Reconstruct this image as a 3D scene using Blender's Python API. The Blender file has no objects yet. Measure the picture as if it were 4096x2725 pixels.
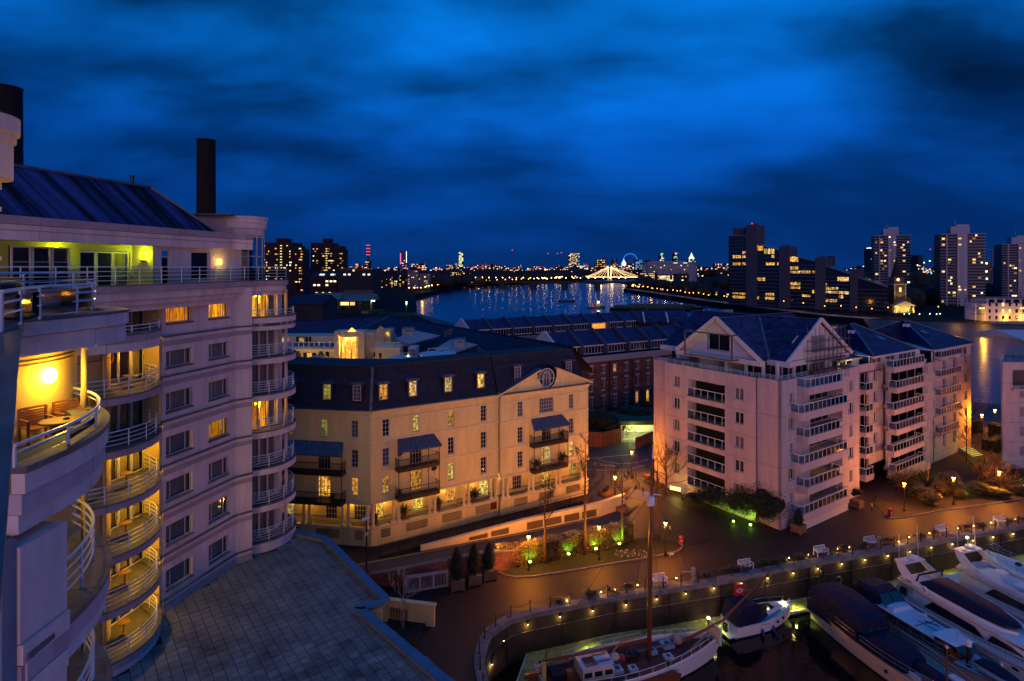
import bpy, math, random
from mathutils import Vector, Matrix
R = random.Random(7)
S = bpy.context.scene
COL = S.collection
PI = math.pi
# ---------------------------------------------------------------- camera, world, sun, exposure
H = 31.3                     # eye height above the quay
CD = bpy.data.cameras.new('camera'); CAM = bpy.data.objects.new('camera', CD); COL.objects.link(CAM)
CAM.location = (0, 0, H); CAM.rotation_euler = (PI/2, 0, 0)
CD.sensor_width = 36; CD.lens = 2350/4096*36; CD.shift_y = -292.5/4096
CD.clip_start = 0.1; CD.clip_end = 30000
S.camera = CAM
S.view_settings.view_transform = 'Standard'; S.view_settings.look = 'None'
S.view_settings.exposure = 0; S.view_settings.gamma = 1; S.view_settings.use_curve_mapping = False
S.render.engine = 'CYCLES'
S.cycles.use_denoising = True
S.cycles.max_bounces = 5; S.cycles.diffuse_bounces = 2; S.cycles.glossy_bounces = 3
S.cycles.transparent_max_bounces = 10; S.cycles.sample_clamp_indirect = 3.0
S.cycles.caustics_reflective = False; S.cycles.caustics_refractive = False
W = bpy.data.worlds.new('World'); S.world = W; W.use_nodes = True
def N(nt, typ, **kw):
 n = nt.nodes.new(typ)
 for k, v in kw.items():
  if k.startswith('i_'): n.inputs[k[2:].replace('_', ' ')].default_value = v
  elif k[0] == 'n' and k[1:].isdigit(): n.inputs[int(k[1:])].default_value = v
  else: setattr(n, k, v)
 return n
def ramp(nt, fac, pts):
 r = nt.nodes.new('ShaderNodeValToRGB'); e = r.color_ramp.elements
 while len(e) < len(pts): e.new(.5)
 for k, (p, c) in enumerate(pts):
  e[k].position = p; e[k].color = (c[0], c[1], c[2], 1) if not isinstance(c, float) else (c, c, c, 1)
 nt.links.new(fac, r.inputs[0]); return r.outputs[0]
def mth(nt, op, a, b=None, c=None):
 n = nt.nodes.new('ShaderNodeMath'); n.operation = op
 for i, x in enumerate((a, b, c)):
  if x is None: continue
  if isinstance(x, (int, float)): n.inputs[i].default_value = x
  else: nt.links.new(x, n.inputs[i])
 return n.outputs[0]
def make_sky():
 nt = W.node_tree; L = nt.links; nt.nodes.clear()
 out = N(nt, 'ShaderNodeOutputWorld'); bg = N(nt, 'ShaderNodeBackground')
 tc = N(nt, 'ShaderNodeTexCoord'); sx = N(nt, 'ShaderNodeSeparateXYZ'); L.new(tc.outputs['Generated'], sx.inputs[0])
 z = mth(nt, 'MAXIMUM', sx.outputs[2], 0.0)
 base = ramp(nt, z, [(0, (.0015,.030,.165)), (.06, (.001,.036,.21)), (.20, (.0008,.062,.33)), (.40, (.0008,.130,.52)), (1, (.001,.15,.60))])
 den = mth(nt, 'ADD', z, .30)
 u = mth(nt, 'DIVIDE', sx.outputs[0], den); v = mth(nt, 'DIVIDE', sx.outputs[1], den)
 cv = N(nt, 'ShaderNodeCombineXYZ'); L.new(u, cv.inputs[0]); L.new(v, cv.inputs[1])
 mp = N(nt, 'ShaderNodeMapping'); mp.inputs['Location'].default_value = SKL; mp.inputs['Rotation'].default_value = (0, 0, .25); mp.inputs['Scale'].default_value = (.80, 1.25, 1); L.new(cv.outputs[0], mp.inputs[0])
 n1 = N(nt, 'ShaderNodeTexNoise', i_Scale=1.0, i_Detail=5.0, i_Roughness=.46, i_Distortion=.15); L.new(mp.outputs[0], n1.inputs['Vector'])
 n2 = N(nt, 'ShaderNodeTexNoise', i_Scale=2.5, i_Detail=4.0, i_Roughness=.48, i_Distortion=.15); L.new(mp.outputs[0], n2.inputs['Vector'])
 def lobe(c, k0, k1):                 # broad thin and thick parts of the overcast
  c = Vector(c).normalized(); d = N(nt, 'ShaderNodeVectorMath', operation='DOT_PRODUCT'); L.new(tc.outputs['Generated'], d.inputs[0]); d.inputs[1].default_value = c
  return ramp(nt, d.outputs['Value'], [(k0, 0.0), (k1, 1.0)])
 s = mth(nt, 'MULTIPLY_ADD', n2.outputs[0], .72, mth(nt, 'SUBTRACT', n1.outputs[0], .18))
 s = mth(nt, 'MULTIPLY_ADD', lobe((.02,1,.40), .80, .995), .14, s)
 s = mth(nt, 'MULTIPLY_ADD', lobe((.72,1,.27), .965, .999), -.06, s)
 s = mth(nt, 'MULTIPLY_ADD', lobe((-.62,1,.36), .90, .999), -.09, s)
 cl = ramp(nt, s, [(.46, .15), (.59, .33), (.70, .78), (.82, 1.28), (.96, 1.85)])
 fade = ramp(nt, z, [(.0, .15), (.12, .55), (.25, 1.0)])
 mx = N(nt, 'ShaderNodeMix', data_type='FLOAT'); L.new(fade, mx.inputs[0]); mx.inputs[2].default_value = .92; L.new(cl, mx.inputs[3])
 mul = N(nt, 'ShaderNodeMix', data_type='RGBA', blend_type='MULTIPLY'); mul.inputs[0].default_value = 1
 L.new(base, mul.inputs[6]); L.new(mx.outputs[0], mul.inputs[7])
 L.new(mul.outputs[2], bg.inputs[0]); bg.inputs[1].default_value = SKY
 L.new(bg.outputs[0], out.inputs[0])
SKY = 1.0; SKL = (11.0, 9.2, 0)
make_sky()
# low afterglow of the sunset behind the camera, spread wide by the overcast
SD = bpy.data.lights.new('sun', 'SUN'); SUN = bpy.data.objects.new('sun', SD); COL.objects.link(SUN)
SD.energy = .95; SD.angle = math.radians(48); SD.color = (1.0, .55, .60)
SUN.rotation_euler = Vector((-.12, .99, -.03)).to_track_quat('-Z', 'Y').to_euler()
# ---------------------------------------------------------------- helpers
U = 1.7378; F = 2350/U; CX = 2048/U; HY = 1070/U          # the photograph read at 2357 px wide
def G(px, py, Z=0.0):                                      # where the photograph's point meets the level Z
 Y = F*(H-Z)/(py-HY); return Vector(((px-CX)/F*Y, Y, Z))
def D(px, py, Y): return Vector(((px-CX)/F*Y, Y, H-(py-HY)*Y/F))
def along(P, d, px):                                       # how far along a line from P the photograph's column px lies
 k = (px-CX)/F; return (k*P[1]-P[0])/(d[0]-k*d[1])
MATS = {}
def M(name, col, r=.8, m=0.0, n=None, b=None, spec=.4, stretch=None, emis=None, rnd=0, rp=None):
 if name in MATS: return MATS[name]
 mt = bpy.data.materials.new(name); mt.use_nodes = True; nt = mt.node_tree; L = nt.links
 p = nt.nodes['Principled BSDF']; p.inputs['Roughness'].default_value = r; p.inputs['Metallic'].default_value = m
 p.inputs['Specular IOR Level'].default_value = spec
 c4 = (*col, 1); p.inputs['Base Color'].default_value = c4
 geo = N(nt, 'ShaderNodeNewGeometry'); vec = geo.outputs['Position']
 if stretch:
  mp = N(nt, 'ShaderNodeMapping'); mp.inputs['Scale'].default_value = stretch; L.new(vec, mp.inputs[0]); vec = mp.outputs[0]
 fac = None
 if n:
  nz = N(nt, 'ShaderNodeTexNoise', i_Scale=n[0], i_Detail=5.0, i_Roughness=.65); L.new(vec, nz.inputs['Vector'])
  fac = ramp(nt, nz.outputs[0], [(rp[0], float(rp[2])), (rp[1], float(rp[3]))] if rp else [(.3, 1-n[1]), (.7, 1+n[1]*.6)])
 if rnd:
  oi = N(nt, 'ShaderNodeObjectInfo'); f2 = mth(nt, 'MULTIPLY_ADD', oi.outputs['Random'], 2*rnd, 1-rnd)
  fac = f2 if fac is None else mth(nt, 'MULTIPLY', fac, f2)
 if fac is not None:
  mx = N(nt, 'ShaderNodeMix', data_type='RGBA', blend_type='MULTIPLY'); mx.inputs[0].default_value = 1; mx.inputs[6].default_value = c4
  L.new(fac, mx.inputs[7]); L.new(mx.outputs[2], p.inputs['Base Color'])
 if b:
  nb = N(nt, 'ShaderNodeTexNoise', i_Scale=b[0], i_Detail=4.0); L.new(vec, nb.inputs['Vector'])
  bp = N(nt, 'ShaderNodeBump', i_Strength=1.0, i_Distance=b[1]); L.new(nb.outputs[0], bp.inputs['Height']); L.new(bp.outputs[0], p.inputs['Normal'])
 if emis: p.inputs['Emission Color'].default_value = (*emis[0], 1); p.inputs['Emission Strength'].default_value = emis[1]
 MATS[name] = mt; return mt
def E(name, col, s, var=None, samp=False):
 if name in MATS: return MATS[name]
 mt = bpy.data.materials.new(name); mt.use_nodes = True; nt = mt.node_tree; L = nt.links; nt.nodes.clear()
 o = N(nt, 'ShaderNodeOutputMaterial'); e = N(nt, 'ShaderNodeEmission'); e.inputs[0].default_value = (*col, 1); e.inputs[1].default_value = s
 if var:       # rooms seen through the window: furniture, lamps and curtains at the scale var
  geo = N(nt, 'ShaderNodeNewGeometry')
  mp = N(nt, 'ShaderNodeMapping'); mp.inputs['Scale'].default_value = var[1]; L.new(geo.outputs['Position'], mp.inputs[0])
  nz = N(nt, 'ShaderNodeTexNoise', i_Scale=var[0], i_Detail=3.0, i_Roughness=.6); L.new(mp.outputs[0], nz.inputs['Vector'])
  lo = [c*var[2] for c in col]; mid = [col[0]*.8, col[1]*.75, col[2]*.6]; hi = [min(1, c*1.3) for c in col]
  c = ramp(nt, nz.outputs[0], [(.36, lo), (.45, [mid[0]*.6, mid[1]*.45, mid[2]*.3]), (.55, tuple(col)), (.68, hi)]); L.new(c, e.inputs[0])
  oi = N(nt, 'ShaderNodeObjectInfo'); L.new(mth(nt, 'MULTIPLY', mth(nt, 'MULTIPLY_ADD', oi.outputs['Random'], 1.1, .4), s), e.inputs[1])
  tint = ramp(nt, mth(nt, 'FRACT', mth(nt, 'MULTIPLY', oi.outputs['Random'], 7.31)), [(0, (1,.62,.5)), (.35, (1,.86,.8)), (.7, (1,1.08,1.3)), (1, (1,1.2,3.0))])
  tm = N(nt, 'ShaderNodeMix', data_type='RGBA', blend_type='MULTIPLY'); tm.inputs[0].default_value = 1; L.new(c, tm.inputs[6]); L.new(tint, tm.inputs[7]); L.new(tm.outputs[2], e.inputs[0])
 L.new(e.outputs[0], o.inputs[0])
 mt.cycles.emission_sampling = 'AUTO' if samp else 'NONE'
 MATS[name] = mt; return mt
def clear_glass(name, tint=(1, 1, 1), r=.03, ior=1.5, op=0.0, gc=.55):
 if name in MATS: return MATS[name]
 mt = bpy.data.materials.new(name); mt.use_nodes = True; nt = mt.node_tree; L = nt.links; nt.nodes.clear()
 o = N(nt, 'ShaderNodeOutputMaterial'); t = N(nt, 'ShaderNodeBsdfTransparent'); t.inputs[0].default_value = (*tint, 1)
 g = N(nt, 'ShaderNodeBsdfGlossy'); g.inputs['Roughness'].default_value = r; g.inputs[0].default_value = (gc,gc,gc,1)
 f = N(nt, 'ShaderNodeFresnel'); f.inputs[0].default_value = ior
 ms = N(nt, 'ShaderNodeMixShader'); L.new(mth(nt, 'MULTIPLY_ADD', f.outputs[0], 1.0, op), ms.inputs[0]); L.new(t.outputs[0], ms.inputs[1]); L.new(g.outputs[0], ms.inputs[2])
 L.new(ms.outputs[0], o.inputs[0]); MATS[name] = mt; return mt
class MB:
 def __init__(s): s.v = []; s.f = []
 def face(s, *pts):
  i = len(s.v); s.v += [tuple(p) for p in pts]; s.f.append(tuple(range(i, i+len(pts)))); return s
 def box(s, x0, x1, y0, y1, z0, z1):
  i = len(s.v)
  s.v += [(x0,y0,z0),(x1,y0,z0),(x1,y1,z0),(x0,y1,z0),(x0,y0,z1),(x1,y0,z1),(x1,y1,z1),(x0,y1,z1)]
  s.f += [(i+3,i+2,i+1,i),(i+4,i+5,i+6,i+7),(i,i+1,i+5,i+4),(i+1,i+2,i+6,i+5),(i+2,i+3,i+7,i+6),(i+3,i,i+4,i+7)]; return s
 def bar(s, a, b, w, h=None, up=(0,0,1)):        # a square bar from a to b
  a = Vector(a); b = Vector(b); d = (b-a).normalized(); u = Vector(up)
  if abs(d.dot(u)) > .98: u = Vector((1,0,0))
  x = d.cross(u).normalized()*w/2; y = x.cross(d).normalized()*(h or w)/2; i = len(s.v)
  for p in (a, b): s.v += [tuple(p-x-y), tuple(p+x-y), tuple(p+x+y), tuple(p-x+y)]
  s.f += [(i,i+1,i+2,i+3),(i+7,i+6,i+5,i+4)]+[(i+k, i+4+k, i+4+(k+1)%4, i+(k+1)%4) for k in range(4)]; return s
 def prism(s, poly, z0, z1):
  n = len(poly); i = len(s.v); g = (lambda z, k: z[k] if isinstance(z, (list, tuple)) else z)
  s.v += [(p[0],p[1],g(z0,k)) for k, p in enumerate(poly)]+[(p[0],p[1],g(z1,k)) for k, p in enumerate(poly)]
  s.f += [tuple(range(i+n-1, i-1, -1)), tuple(range(i+n, i+2*n))]+[(i+k, i+(k+1)%n, i+n+(k+1)%n, i+n+k) for k in range(n)]; return s
 def prismx(s, poly, x0, x1):                    # polygon in (y,z), run along x
  n = len(poly); i = len(s.v)
  s.v += [(x0,p[0],p[1]) for p in poly]+[(x1,p[0],p[1]) for p in poly]
  s.f += [tuple(range(i+n-1, i-1, -1)), tuple(range(i+n, i+2*n))]+[(i+k, i+(k+1)%n, i+n+(k+1)%n, i+n+k) for k in range(n)]; return s
 def loft(s, rings, closed=True, cap=True):
  n = len(rings[0]); i = len(s.v)
  for r in rings: s.v += [tuple(p) for p in r]
  m = n if closed else n-1
  for a in range(len(rings)-1):
   for k in range(m): s.f.append((i+a*n+k, i+a*n+(k+1)%n, i+(a+1)*n+(k+1)%n, i+(a+1)*n+k))
  if cap and closed: s.f += [tuple(range(i+n-1, i-1, -1)), tuple(range(i+(len(rings)-1)*n, i+len(rings)*n))]
  return s
 def tube(s, pts, r, n=6):
  rings = []; pts = [Vector(p) for p in pts]
  for k, p in enumerate(pts):
   d = (pts[min(k+1, len(pts)-1)]-pts[max(k-1, 0)]).normalized(); u = Vector((0,0,1)) if abs(d.z) < .9 else Vector((1,0,0))
   x = d.cross(u).normalized(); y = x.cross(d); rr = r[k] if isinstance(r, (list, tuple)) else r
   rings.append([p+(x*math.cos(2*PI*j/n)+y*math.sin(2*PI*j/n))*rr for j in range(n)])
  return s.loft(rings)
 def lathe(s, prof, n=12, c=(0,0,0)):            # prof: (radius, z)
  return s.loft([[(c[0]+r*math.cos(2*PI*j/n), c[1]+r*math.sin(2*PI*j/n), c[2]+z) for j in range(n)] for r, z in prof])
 def mesh(s, name, mat, smooth=False):
  me = bpy.data.meshes.new(name); me.from_pydata(s.v, [], s.f)
  if smooth: me.polygons.foreach_set('use_smooth', [True]*len(me.polygons))
  if mat: me.materials.append(mat)
  me.update(); return me
 def build(s, name, mat, parent=None, loc=(0,0,0), rz=0, smooth=False, label=None, cat=None, group=None, kind=None):
  o = link(name, s.mesh(name, mat, smooth), parent, loc, rz); tag(o, label, cat, group, kind); return o
def link(name, data, parent=None, loc=(0,0,0), rz=0, sc=None):
 o = bpy.data.objects.new(name, data); COL.objects.link(o); o.parent = parent; o.location = loc
 o.rotation_euler = (0,0,rz) if not isinstance(rz, (tuple, list)) else rz
 if sc is not None: o.scale = sc
 return o
def tag(o, label=None, cat=None, group=None, kind=None):
 if label: o['label'] = label
 if cat: o['category'] = cat
 if group: o['group'] = group
 if kind: o['kind'] = kind
 return o
def T(name, label, cat, loc=(0,0,0), rz=0, group=None): return tag(link(name, None, None, loc, rz), label, cat, group)
CUBES = {}
def bx(name, mat, parent, x0, x1, y0, y1, z0, z1, rz=0, kind=None):
 if mat.name not in CUBES: CUBES[mat.name] = MB().box(-.5,.5,-.5,.5,-.5,.5).mesh('block', mat)
 o = link(name, CUBES[mat.name], parent, ((x0+x1)/2,(y0+y1)/2,(z0+z1)/2), rz, (x1-x0, y1-y0, z1-z0))
 if kind: o['kind'] = kind
 return o
CACHE = {}
def inst(key, name, fn, mat, parent=None, loc=(0,0,0), rz=0, sc=None, smooth=False):
 if key not in CACHE: CACHE[key] = fn().mesh(name, mat, smooth)
 return link(name, CACHE[key], parent, loc, rz, sc)
def dup(root, loc=None, rz=None, label=None, group=None, sc=None, kids=None):
 kids = kids if kids is not None else KIDS(root)
 c = root.copy(); COL.objects.link(c)
 if loc is not None: c.location = loc
 if rz is not None: c.rotation_euler = (0,0,rz) if not isinstance(rz, (tuple, list)) else rz
 if sc is not None: c.scale = (sc, sc, sc) if isinstance(sc, (int, float)) else sc
 if label: c['label'] = label
 if group: c['group'] = group
 def rec(src, dst):
  for ch, sub in src:
   k = ch.copy(); COL.objects.link(k); k.parent = dst; rec(sub, k)
 rec(kids, c); return c
def KIDS(o): return [(ch, KIDS(ch)) for ch in o.children]
ORD = 'first second third fourth fifth sixth seventh eighth ninth tenth eleventh twelfth thirteenth fourteenth fifteenth sixteenth seventeenth eighteenth nineteenth twentieth twenty-first twenty-second twenty-third twenty-fourth twenty-fifth twenty-sixth twenty-seventh twenty-eighth twenty-ninth thirtieth thirty-first thirty-second thirty-third thirty-fourth thirty-fifth thirty-sixth'.split()
def point(name, loc, col, w, r=.12, parent=None, spot=None, aim=None):
 d = bpy.data.lights.new(name, 'SPOT' if spot else 'POINT'); d.energy = w; d.color = col; d.shadow_soft_size = r
 if spot: d.spot_size = math.radians(spot); d.spot_blend = .6
 o = link(name, d, parent, loc)
 if aim: o.rotation_euler = Vector(aim).to_track_quat('-Z', 'Y').to_euler()
 return o
def wall(name, mat, parent, x0, x1, z0, z1, holes=(), y=0.0, t=.3, top=True):
 """a wall whose face lies at local y, outward -y, with real openings t deep"""
 m = MB(); xs = sorted({x0, x1, *[h[0] for h in holes], *[h[1] for h in holes]}); zs = sorted({z0, z1, *[h[2] for h in holes], *[h[3] for h in holes]})
 xs = [x for x in xs if x0-1e-6 <= x <= x1+1e-6]; zs = [z for z in zs if z0-1e-6 <= z <= z1+1e-6]
 for a, b in zip(xs, xs[1:]):
  run = None
  for c, d in zip(zs, zs[1:]):
   mx, mz = (a+b)/2, (c+d)/2
   if any(h[0] < mx < h[1] and h[2] < mz < h[3] for h in holes):
    if run: m.face((a,y,run[0]),(b,y,run[0]),(b,y,run[1]),(a,y,run[1]))
    run = None
   else: run = (run[0], d) if run else (c, d)
  if run: m.face((a,y,run[0]),(b,y,run[0]),(b,y,run[1]),(a,y,run[1]))
 for a, b, c, d in holes:
  q = y+t
  m.face((a,y,c),(a,y,d),(a,q,d),(a,q,c)); m.face((b,y,d),(b,y,c),(b,q,c),(b,q,d))
  m.face((a,y,c),(a,q,c),(b,q,c),(b,y,c)); m.face((a,y,d),(b,y,d),(b,q,d),(a,q,d))
 q = y+t
 m.face((x0,y,z0),(x0,y,z1),(x0,q,z1),(x0,q,z0)); m.face((x1,y,z1),(x1,y,z0),(x1,q,z0),(x1,q,z1))
 if top: m.face((x0,y,z1),(x1,y,z1),(x1,q,z1),(x0,q,z1))
 return m.build(name, mat, parent)
def window(parent, x, z, w, h, y, nv, nh, fm, back, glass, fw=.07, name='window', bars=.03, dep=.12, cur=None):
 """frame with glazing bars > pane, curtain; (x, z) is the lower left corner, y the face of the frame"""
 def fr():
  m = MB(); m.box(0,w,0,.08,0,fw); m.box(0,w,0,.08,h-fw,h); m.box(0,fw,0,.08,fw,h-fw); m.box(w-fw,w,0,.08,fw,h-fw)
  for k in (range(1, nv) if isinstance(nv, int) else nv):
   X = w*k/nv if isinstance(nv, int) else w*k
   b2 = bars if isinstance(nv, int) else fw*.8
   m.box(X-b2/2, X+b2/2, .01, .06, fw, h-fw)
  for k in (range(1, nh) if isinstance(nh, int) else nh):
   Z = h*k/nh if isinstance(nh, int) else h*k
   m.box(fw, w-fw, .015, .055, Z-bars/2, Z+bars/2)
  return m
 o = inst(('w', round(w,2), round(h,2), str(nv), str(nh), fm.name, fw, bars), name, fr, fm, parent, (x, y, z))
 inst(('p', round(w,2), round(h,2), glass.name), 'pane', lambda: MB().box(fw*.5, w-fw*.5, 0, .012, fw*.5, h-fw*.5), glass, o, (0, .06, 0))
 if cur == 'folds':
  def fo():
   m = MB(); n = max(8, int(w/.09)); pts = [(w*(.03+.94*k/n), .05*(k % 2)) for k in range(n+1)]
   for a, b in zip(pts, pts[1:]): m.face((a[0],a[1],.05),(b[0],b[1],.05),(b[0],b[1],h-.05),(a[0],a[1],h-.05))
   return m
  inst(('c', round(w,2), round(h,2), back.name), 'curtain', fo, back, o, (0, dep+.08, 0))
 else:
  inst(('c', round(w,2), round(h,2), back.name), 'curtain', lambda: MB().face((0,0,0),(w,0,0),(w,0,h),(0,0,h)), back, o, (0, dep+.08, 0))
 return o
def rail(parent, pts, hgt, nb, mat, step=1.2, r=.03, base=0.0, topr=None, glass=None, name='railing', post=None):
 """railing along pts (x,y,z): nb rails, posts every step; > rail, post, glass_panel"""
 pts = [Vector(p) for p in pts]; e = link(name, None, parent)
 for k in range(nb):
  z = base+(hgt-base)*(k+1)/nb
  MB().tube([p+Vector((0,0,z)) for p in pts], (topr or r*1.4) if k == nb-1 else r, 6).build('rail', mat, e)
 acc = 0; last = None; m = post or mat; pos = [pts[0]]
 for a, b in zip(pts, pts[1:]):
  L = (b-a).length
  while acc+L >= step*(len(pos)) : pos.append(a+(b-a)*((step*len(pos)-acc)/L))
  acc += L
 if (pos[-1]-pts[-1]).length > step*.4: pos.append(pts[-1])
 for p in pos: bx('post', m, e, p.x-.022, p.x+.022, p.y-.022, p.y+.022, p.z, p.z+hgt)
 if glass:
  for a, b in zip(pos, pos[1:]):
   d = b-a; n = Vector((d.y, -d.x, 0)).normalized()*.008; u = d.normalized()*.06; a2, b2 = a+u, b-u; z0, z1 = .08, hgt-.12
   q = [a2-n, b2-n, b2+n, a2+n]
   MB().prism([(v.x, v.y) for v in q], [v.z+z0 for v in q], [v.z+z1 for v in q]).build('glass_panel', glass, e)
 return e
# ---------------------------------------------------------------- materials
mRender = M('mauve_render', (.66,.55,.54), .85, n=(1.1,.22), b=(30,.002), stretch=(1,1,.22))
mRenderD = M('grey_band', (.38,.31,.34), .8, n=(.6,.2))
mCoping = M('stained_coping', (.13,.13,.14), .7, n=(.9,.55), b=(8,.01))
mCream = M('cream_render', (.80,.64,.25), .85, n=(1.0,.16), b=(25,.002), stretch=(1,1,.2))
mCreamT = M('cream_trim', (.80,.65,.32), .8, n=(.8,.16))
mWhiteB = M('pale_render', (.50,.39,.39), .85, n=(.9,.18), b=(25,.002), stretch=(1,1,.2))
mWhite = M('white_paint', (.74,.74,.76), .45)
mWhiteR = M('white_rail', (.68,.70,.74), .35)
mFrame = M('window_frame_white', (.62,.58,.58), .5)
mSlate = M('slate', (.022,.020,.055), .7, spec=.15, n=(1.4,.5), b=(5,.01), rnd=.12)
mSlateBlue = M('slate_blue', (.026,.026,.095), .6, n=(.9,.65), b=(4,.012), spec=.2)
mLead = M('lead_sheet', (.09,.11,.14), .4, n=(2,.35), m=.2)
mBrick = M('red_brick', (.20,.065,.045), .85, n=(3,.35), b=(12,.01), rnd=.2)
mBrickD = M('dark_brick', (.028,.012,.013), .9, n=(1.5,.4))
mBlack = M('black_iron', (.012,.012,.013), .45)
mStone = M('kerb_stone', (.19,.17,.16), .85, n=(1.5,.35), b=(9,.008), rnd=.15)
mConc = M('concrete', (.24,.23,.22), .85, n=(.8,.3))
mCurt = M('curtain_grey', (.36,.32,.27), .9, n=(1.2,.3), stretch=(6,6,.6))
mDark = M('dark_room', (.010,.010,.012), .9)
mDim = M('dim_room', (.05,.04,.03), .9, n=(1.8,.6))
gWin = clear_glass('window_glass', (.9,.92,.95), .03, 1.12, .03)
gRail = clear_glass('rail_glass', (.72,.82,.85), .05, 1.12, .01, .22)
gDark = M('dark_glass', (.006,.008,.012), .06, spec=.9)
gSky = M('tinted_glass', (.010,.03,.035), .05, spec=1.0)
eWarm = E('lit_room', (1,.48,.05), 1.25, (1.5,(1,1,1),.06))
eWarm2 = E('lit_room_soft', (1,.40,.03), .8, (1.1,(1,1,.8),.12))
eCurt = E('lit_curtain', (1,.42,.02), 1.15, (3.2,(3,3,.25),.35))
eYel = E('lit_stair', (1,.78,.16), 6, (.5,(1,1,1),.55))
eFarW = E('far_window_warm', (1,.55,.16), 1.2)
eFarC = E('far_window_cool', (.55,.75,1), .8)
eRed = E('beacon_red', (1,.05,.08), 1.6)
eLampO = E('lamp_orange', (1,.36,.03), 9)
eLampH = E('lamp_hot', (1,.62,.22), 14)
eLampG = E('lamp_green', (.45,1,.12), 9)
eLampC = E('lamp_cool', (.75,1,.8), 6)
mWood = M('varnished_wood', (.22,.05,.02), .35, n=(5,.4), stretch=(1,1,6))
mTeak = M('teak_furniture', (.22,.075,.025), .6, n=(6,.3))
mLeafD = M('dark_leaf', (.035,.055,.018), .6, n=(2,.5), rnd=.3)
mLeafG = M('hedge_leaf', (.15,.11,.035), .4, n=(7,.6), spec=.8, rp=(.42,.60,.12,2.2))  # noise contrast puts lamp highlights and dark gaps into the leaf colour
mBark = M('bark', (.06,.035,.022), .9, n=(3,.3))
mFarB = M('far_building', (.035,.033,.045), .9, n=(.05,.5), rnd=.45)
mFarP = M('far_pale_building', (.16,.15,.17), .9, n=(.05,.3), rnd=.3)
mFarT = M('far_tree', (.018,.022,.018), .95, n=(.2,.5))
mWaterM = M('marina_water', (.002,.003,.004), .08, b=(1.2,.02), spec=.35)
def brick_mat(name='brickwork', c1=(.26,.085,.05,1), c2=(.16,.05,.035,1), mo=(.12,.08,.06,1)):
 mt = bpy.data.materials.new(name); mt.use_nodes = True; nt = mt.node_tree; L = nt.links; p = nt.nodes['Principled BSDF']; geo = N(nt, 'ShaderNodeNewGeometry'); sp = N(nt, 'ShaderNodeSeparateXYZ'); L.new(geo.outputs['Position'], sp.inputs[0])
 cb = N(nt, 'ShaderNodeCombineXYZ'); L.new(mth(nt, 'ADD', sp.outputs[0], mth(nt, 'MULTIPLY', sp.outputs[1], .6)), cb.inputs[0]); L.new(sp.outputs[2], cb.inputs[1])
 br = N(nt, 'ShaderNodeTexBrick', i_Scale=1.0); br.inputs['Color1'].default_value = c1; br.inputs['Color2'].default_value = c2; br.inputs['Mortar'].default_value = mo; br.inputs['Brick Width'].default_value = .23; br.inputs['Row Height'].default_value = .075; br.inputs['Mortar Size'].default_value = .008
 L.new(cb.outputs[0], br.inputs['Vector']); nz = N(nt, 'ShaderNodeTexNoise', i_Scale=.8, i_Detail=5.0); L.new(geo.outputs['Position'], nz.inputs['Vector']); mx = N(nt, 'ShaderNodeMix', data_type='RGBA', blend_type='MULTIPLY'); mx.inputs[0].default_value = 1
 L.new(br.outputs[0], mx.inputs[6]); L.new(ramp(nt, nz.outputs[0], [(.3,.5),(.7,1.2)]), mx.inputs[7]); L.new(mx.outputs[2], p.inputs['Base Color']); p.inputs['Roughness'].default_value = .85
 bp = N(nt, 'ShaderNodeBump', i_Strength=.6, i_Distance=.012); bp.invert = True; L.new(br.outputs[1], bp.inputs['Height']); L.new(bp.outputs[0], p.inputs['Normal']); return mt
mBrickW = brick_mat('brickwork', (.36,.11,.06,1), (.20,.06,.04,1), (.15,.10,.08,1))
mQuayBrick = brick_mat('quay_brick', (.10,.045,.025,1), (.05,.024,.015,1), (.05,.04,.025,1))
# ---------------------------------------------------------------- river, banks, bridges, skyline
def paving_mat():
 mt = bpy.data.materials.new('brick_paving'); mt.use_nodes = True; nt = mt.node_tree; L = nt.links; p = nt.nodes['Principled BSDF']
 geo = N(nt, 'ShaderNodeNewGeometry'); mp = N(nt, 'ShaderNodeMapping'); mp.inputs['Rotation'].default_value = (0,0,.55); L.new(geo.outputs['Position'], mp.inputs[0])
 br = N(nt, 'ShaderNodeTexBrick', i_Scale=1.0); br.inputs['Color1'].default_value = (.036,.016,.007,1); br.inputs['Color2'].default_value = (.021,.010,.005,1); br.inputs['Mortar'].default_value = (.010,.005,.004,1)
 br.inputs['Brick Width'].default_value = .36; br.inputs['Row Height'].default_value = .18; br.inputs['Mortar Size'].default_value = .014; L.new(mp.outputs[0], br.inputs['Vector'])
 nz = N(nt, 'ShaderNodeTexNoise', i_Scale=.35, i_Detail=6.0, i_Roughness=.7); L.new(geo.outputs['Position'], nz.inputs['Vector'])
 f = ramp(nt, nz.outputs[0], [(.3, .6), (.7, 1.25)]); mx = N(nt, 'ShaderNodeMix', data_type='RGBA', blend_type='MULTIPLY'); mx.inputs[0].default_value = 1
 L.new(br.outputs[0], mx.inputs[6]); L.new(f, mx.inputs[7]); L.new(mx.outputs[2], p.inputs['Base Color']); p.inputs['Roughness'].default_value = .62
 bp = N(nt, 'ShaderNodeBump', i_Strength=.6, i_Distance=.01); L.new(br.outputs[1], bp.inputs['Height']); bp.invert = True; L.new(bp.outputs[0], p.inputs['Normal'])
 return mt
mPave = paving_mat()
mLand = M('dark_ground', (.015,.015,.016), .95, n=(.02,.4), spec=.05)
mRiver = M('river_water', (.006,.05,.14), .20, b=(.30,.09), spec=1.0, stretch=(1,.5,1))  # blue base stands in for the sky reflected off the waves
mAsph = M('asphalt', (.045,.045,.05), .75, n=(1.2,.35), b=(60,.003))
MZ = -3.9                                                     # water level in the marina
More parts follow.
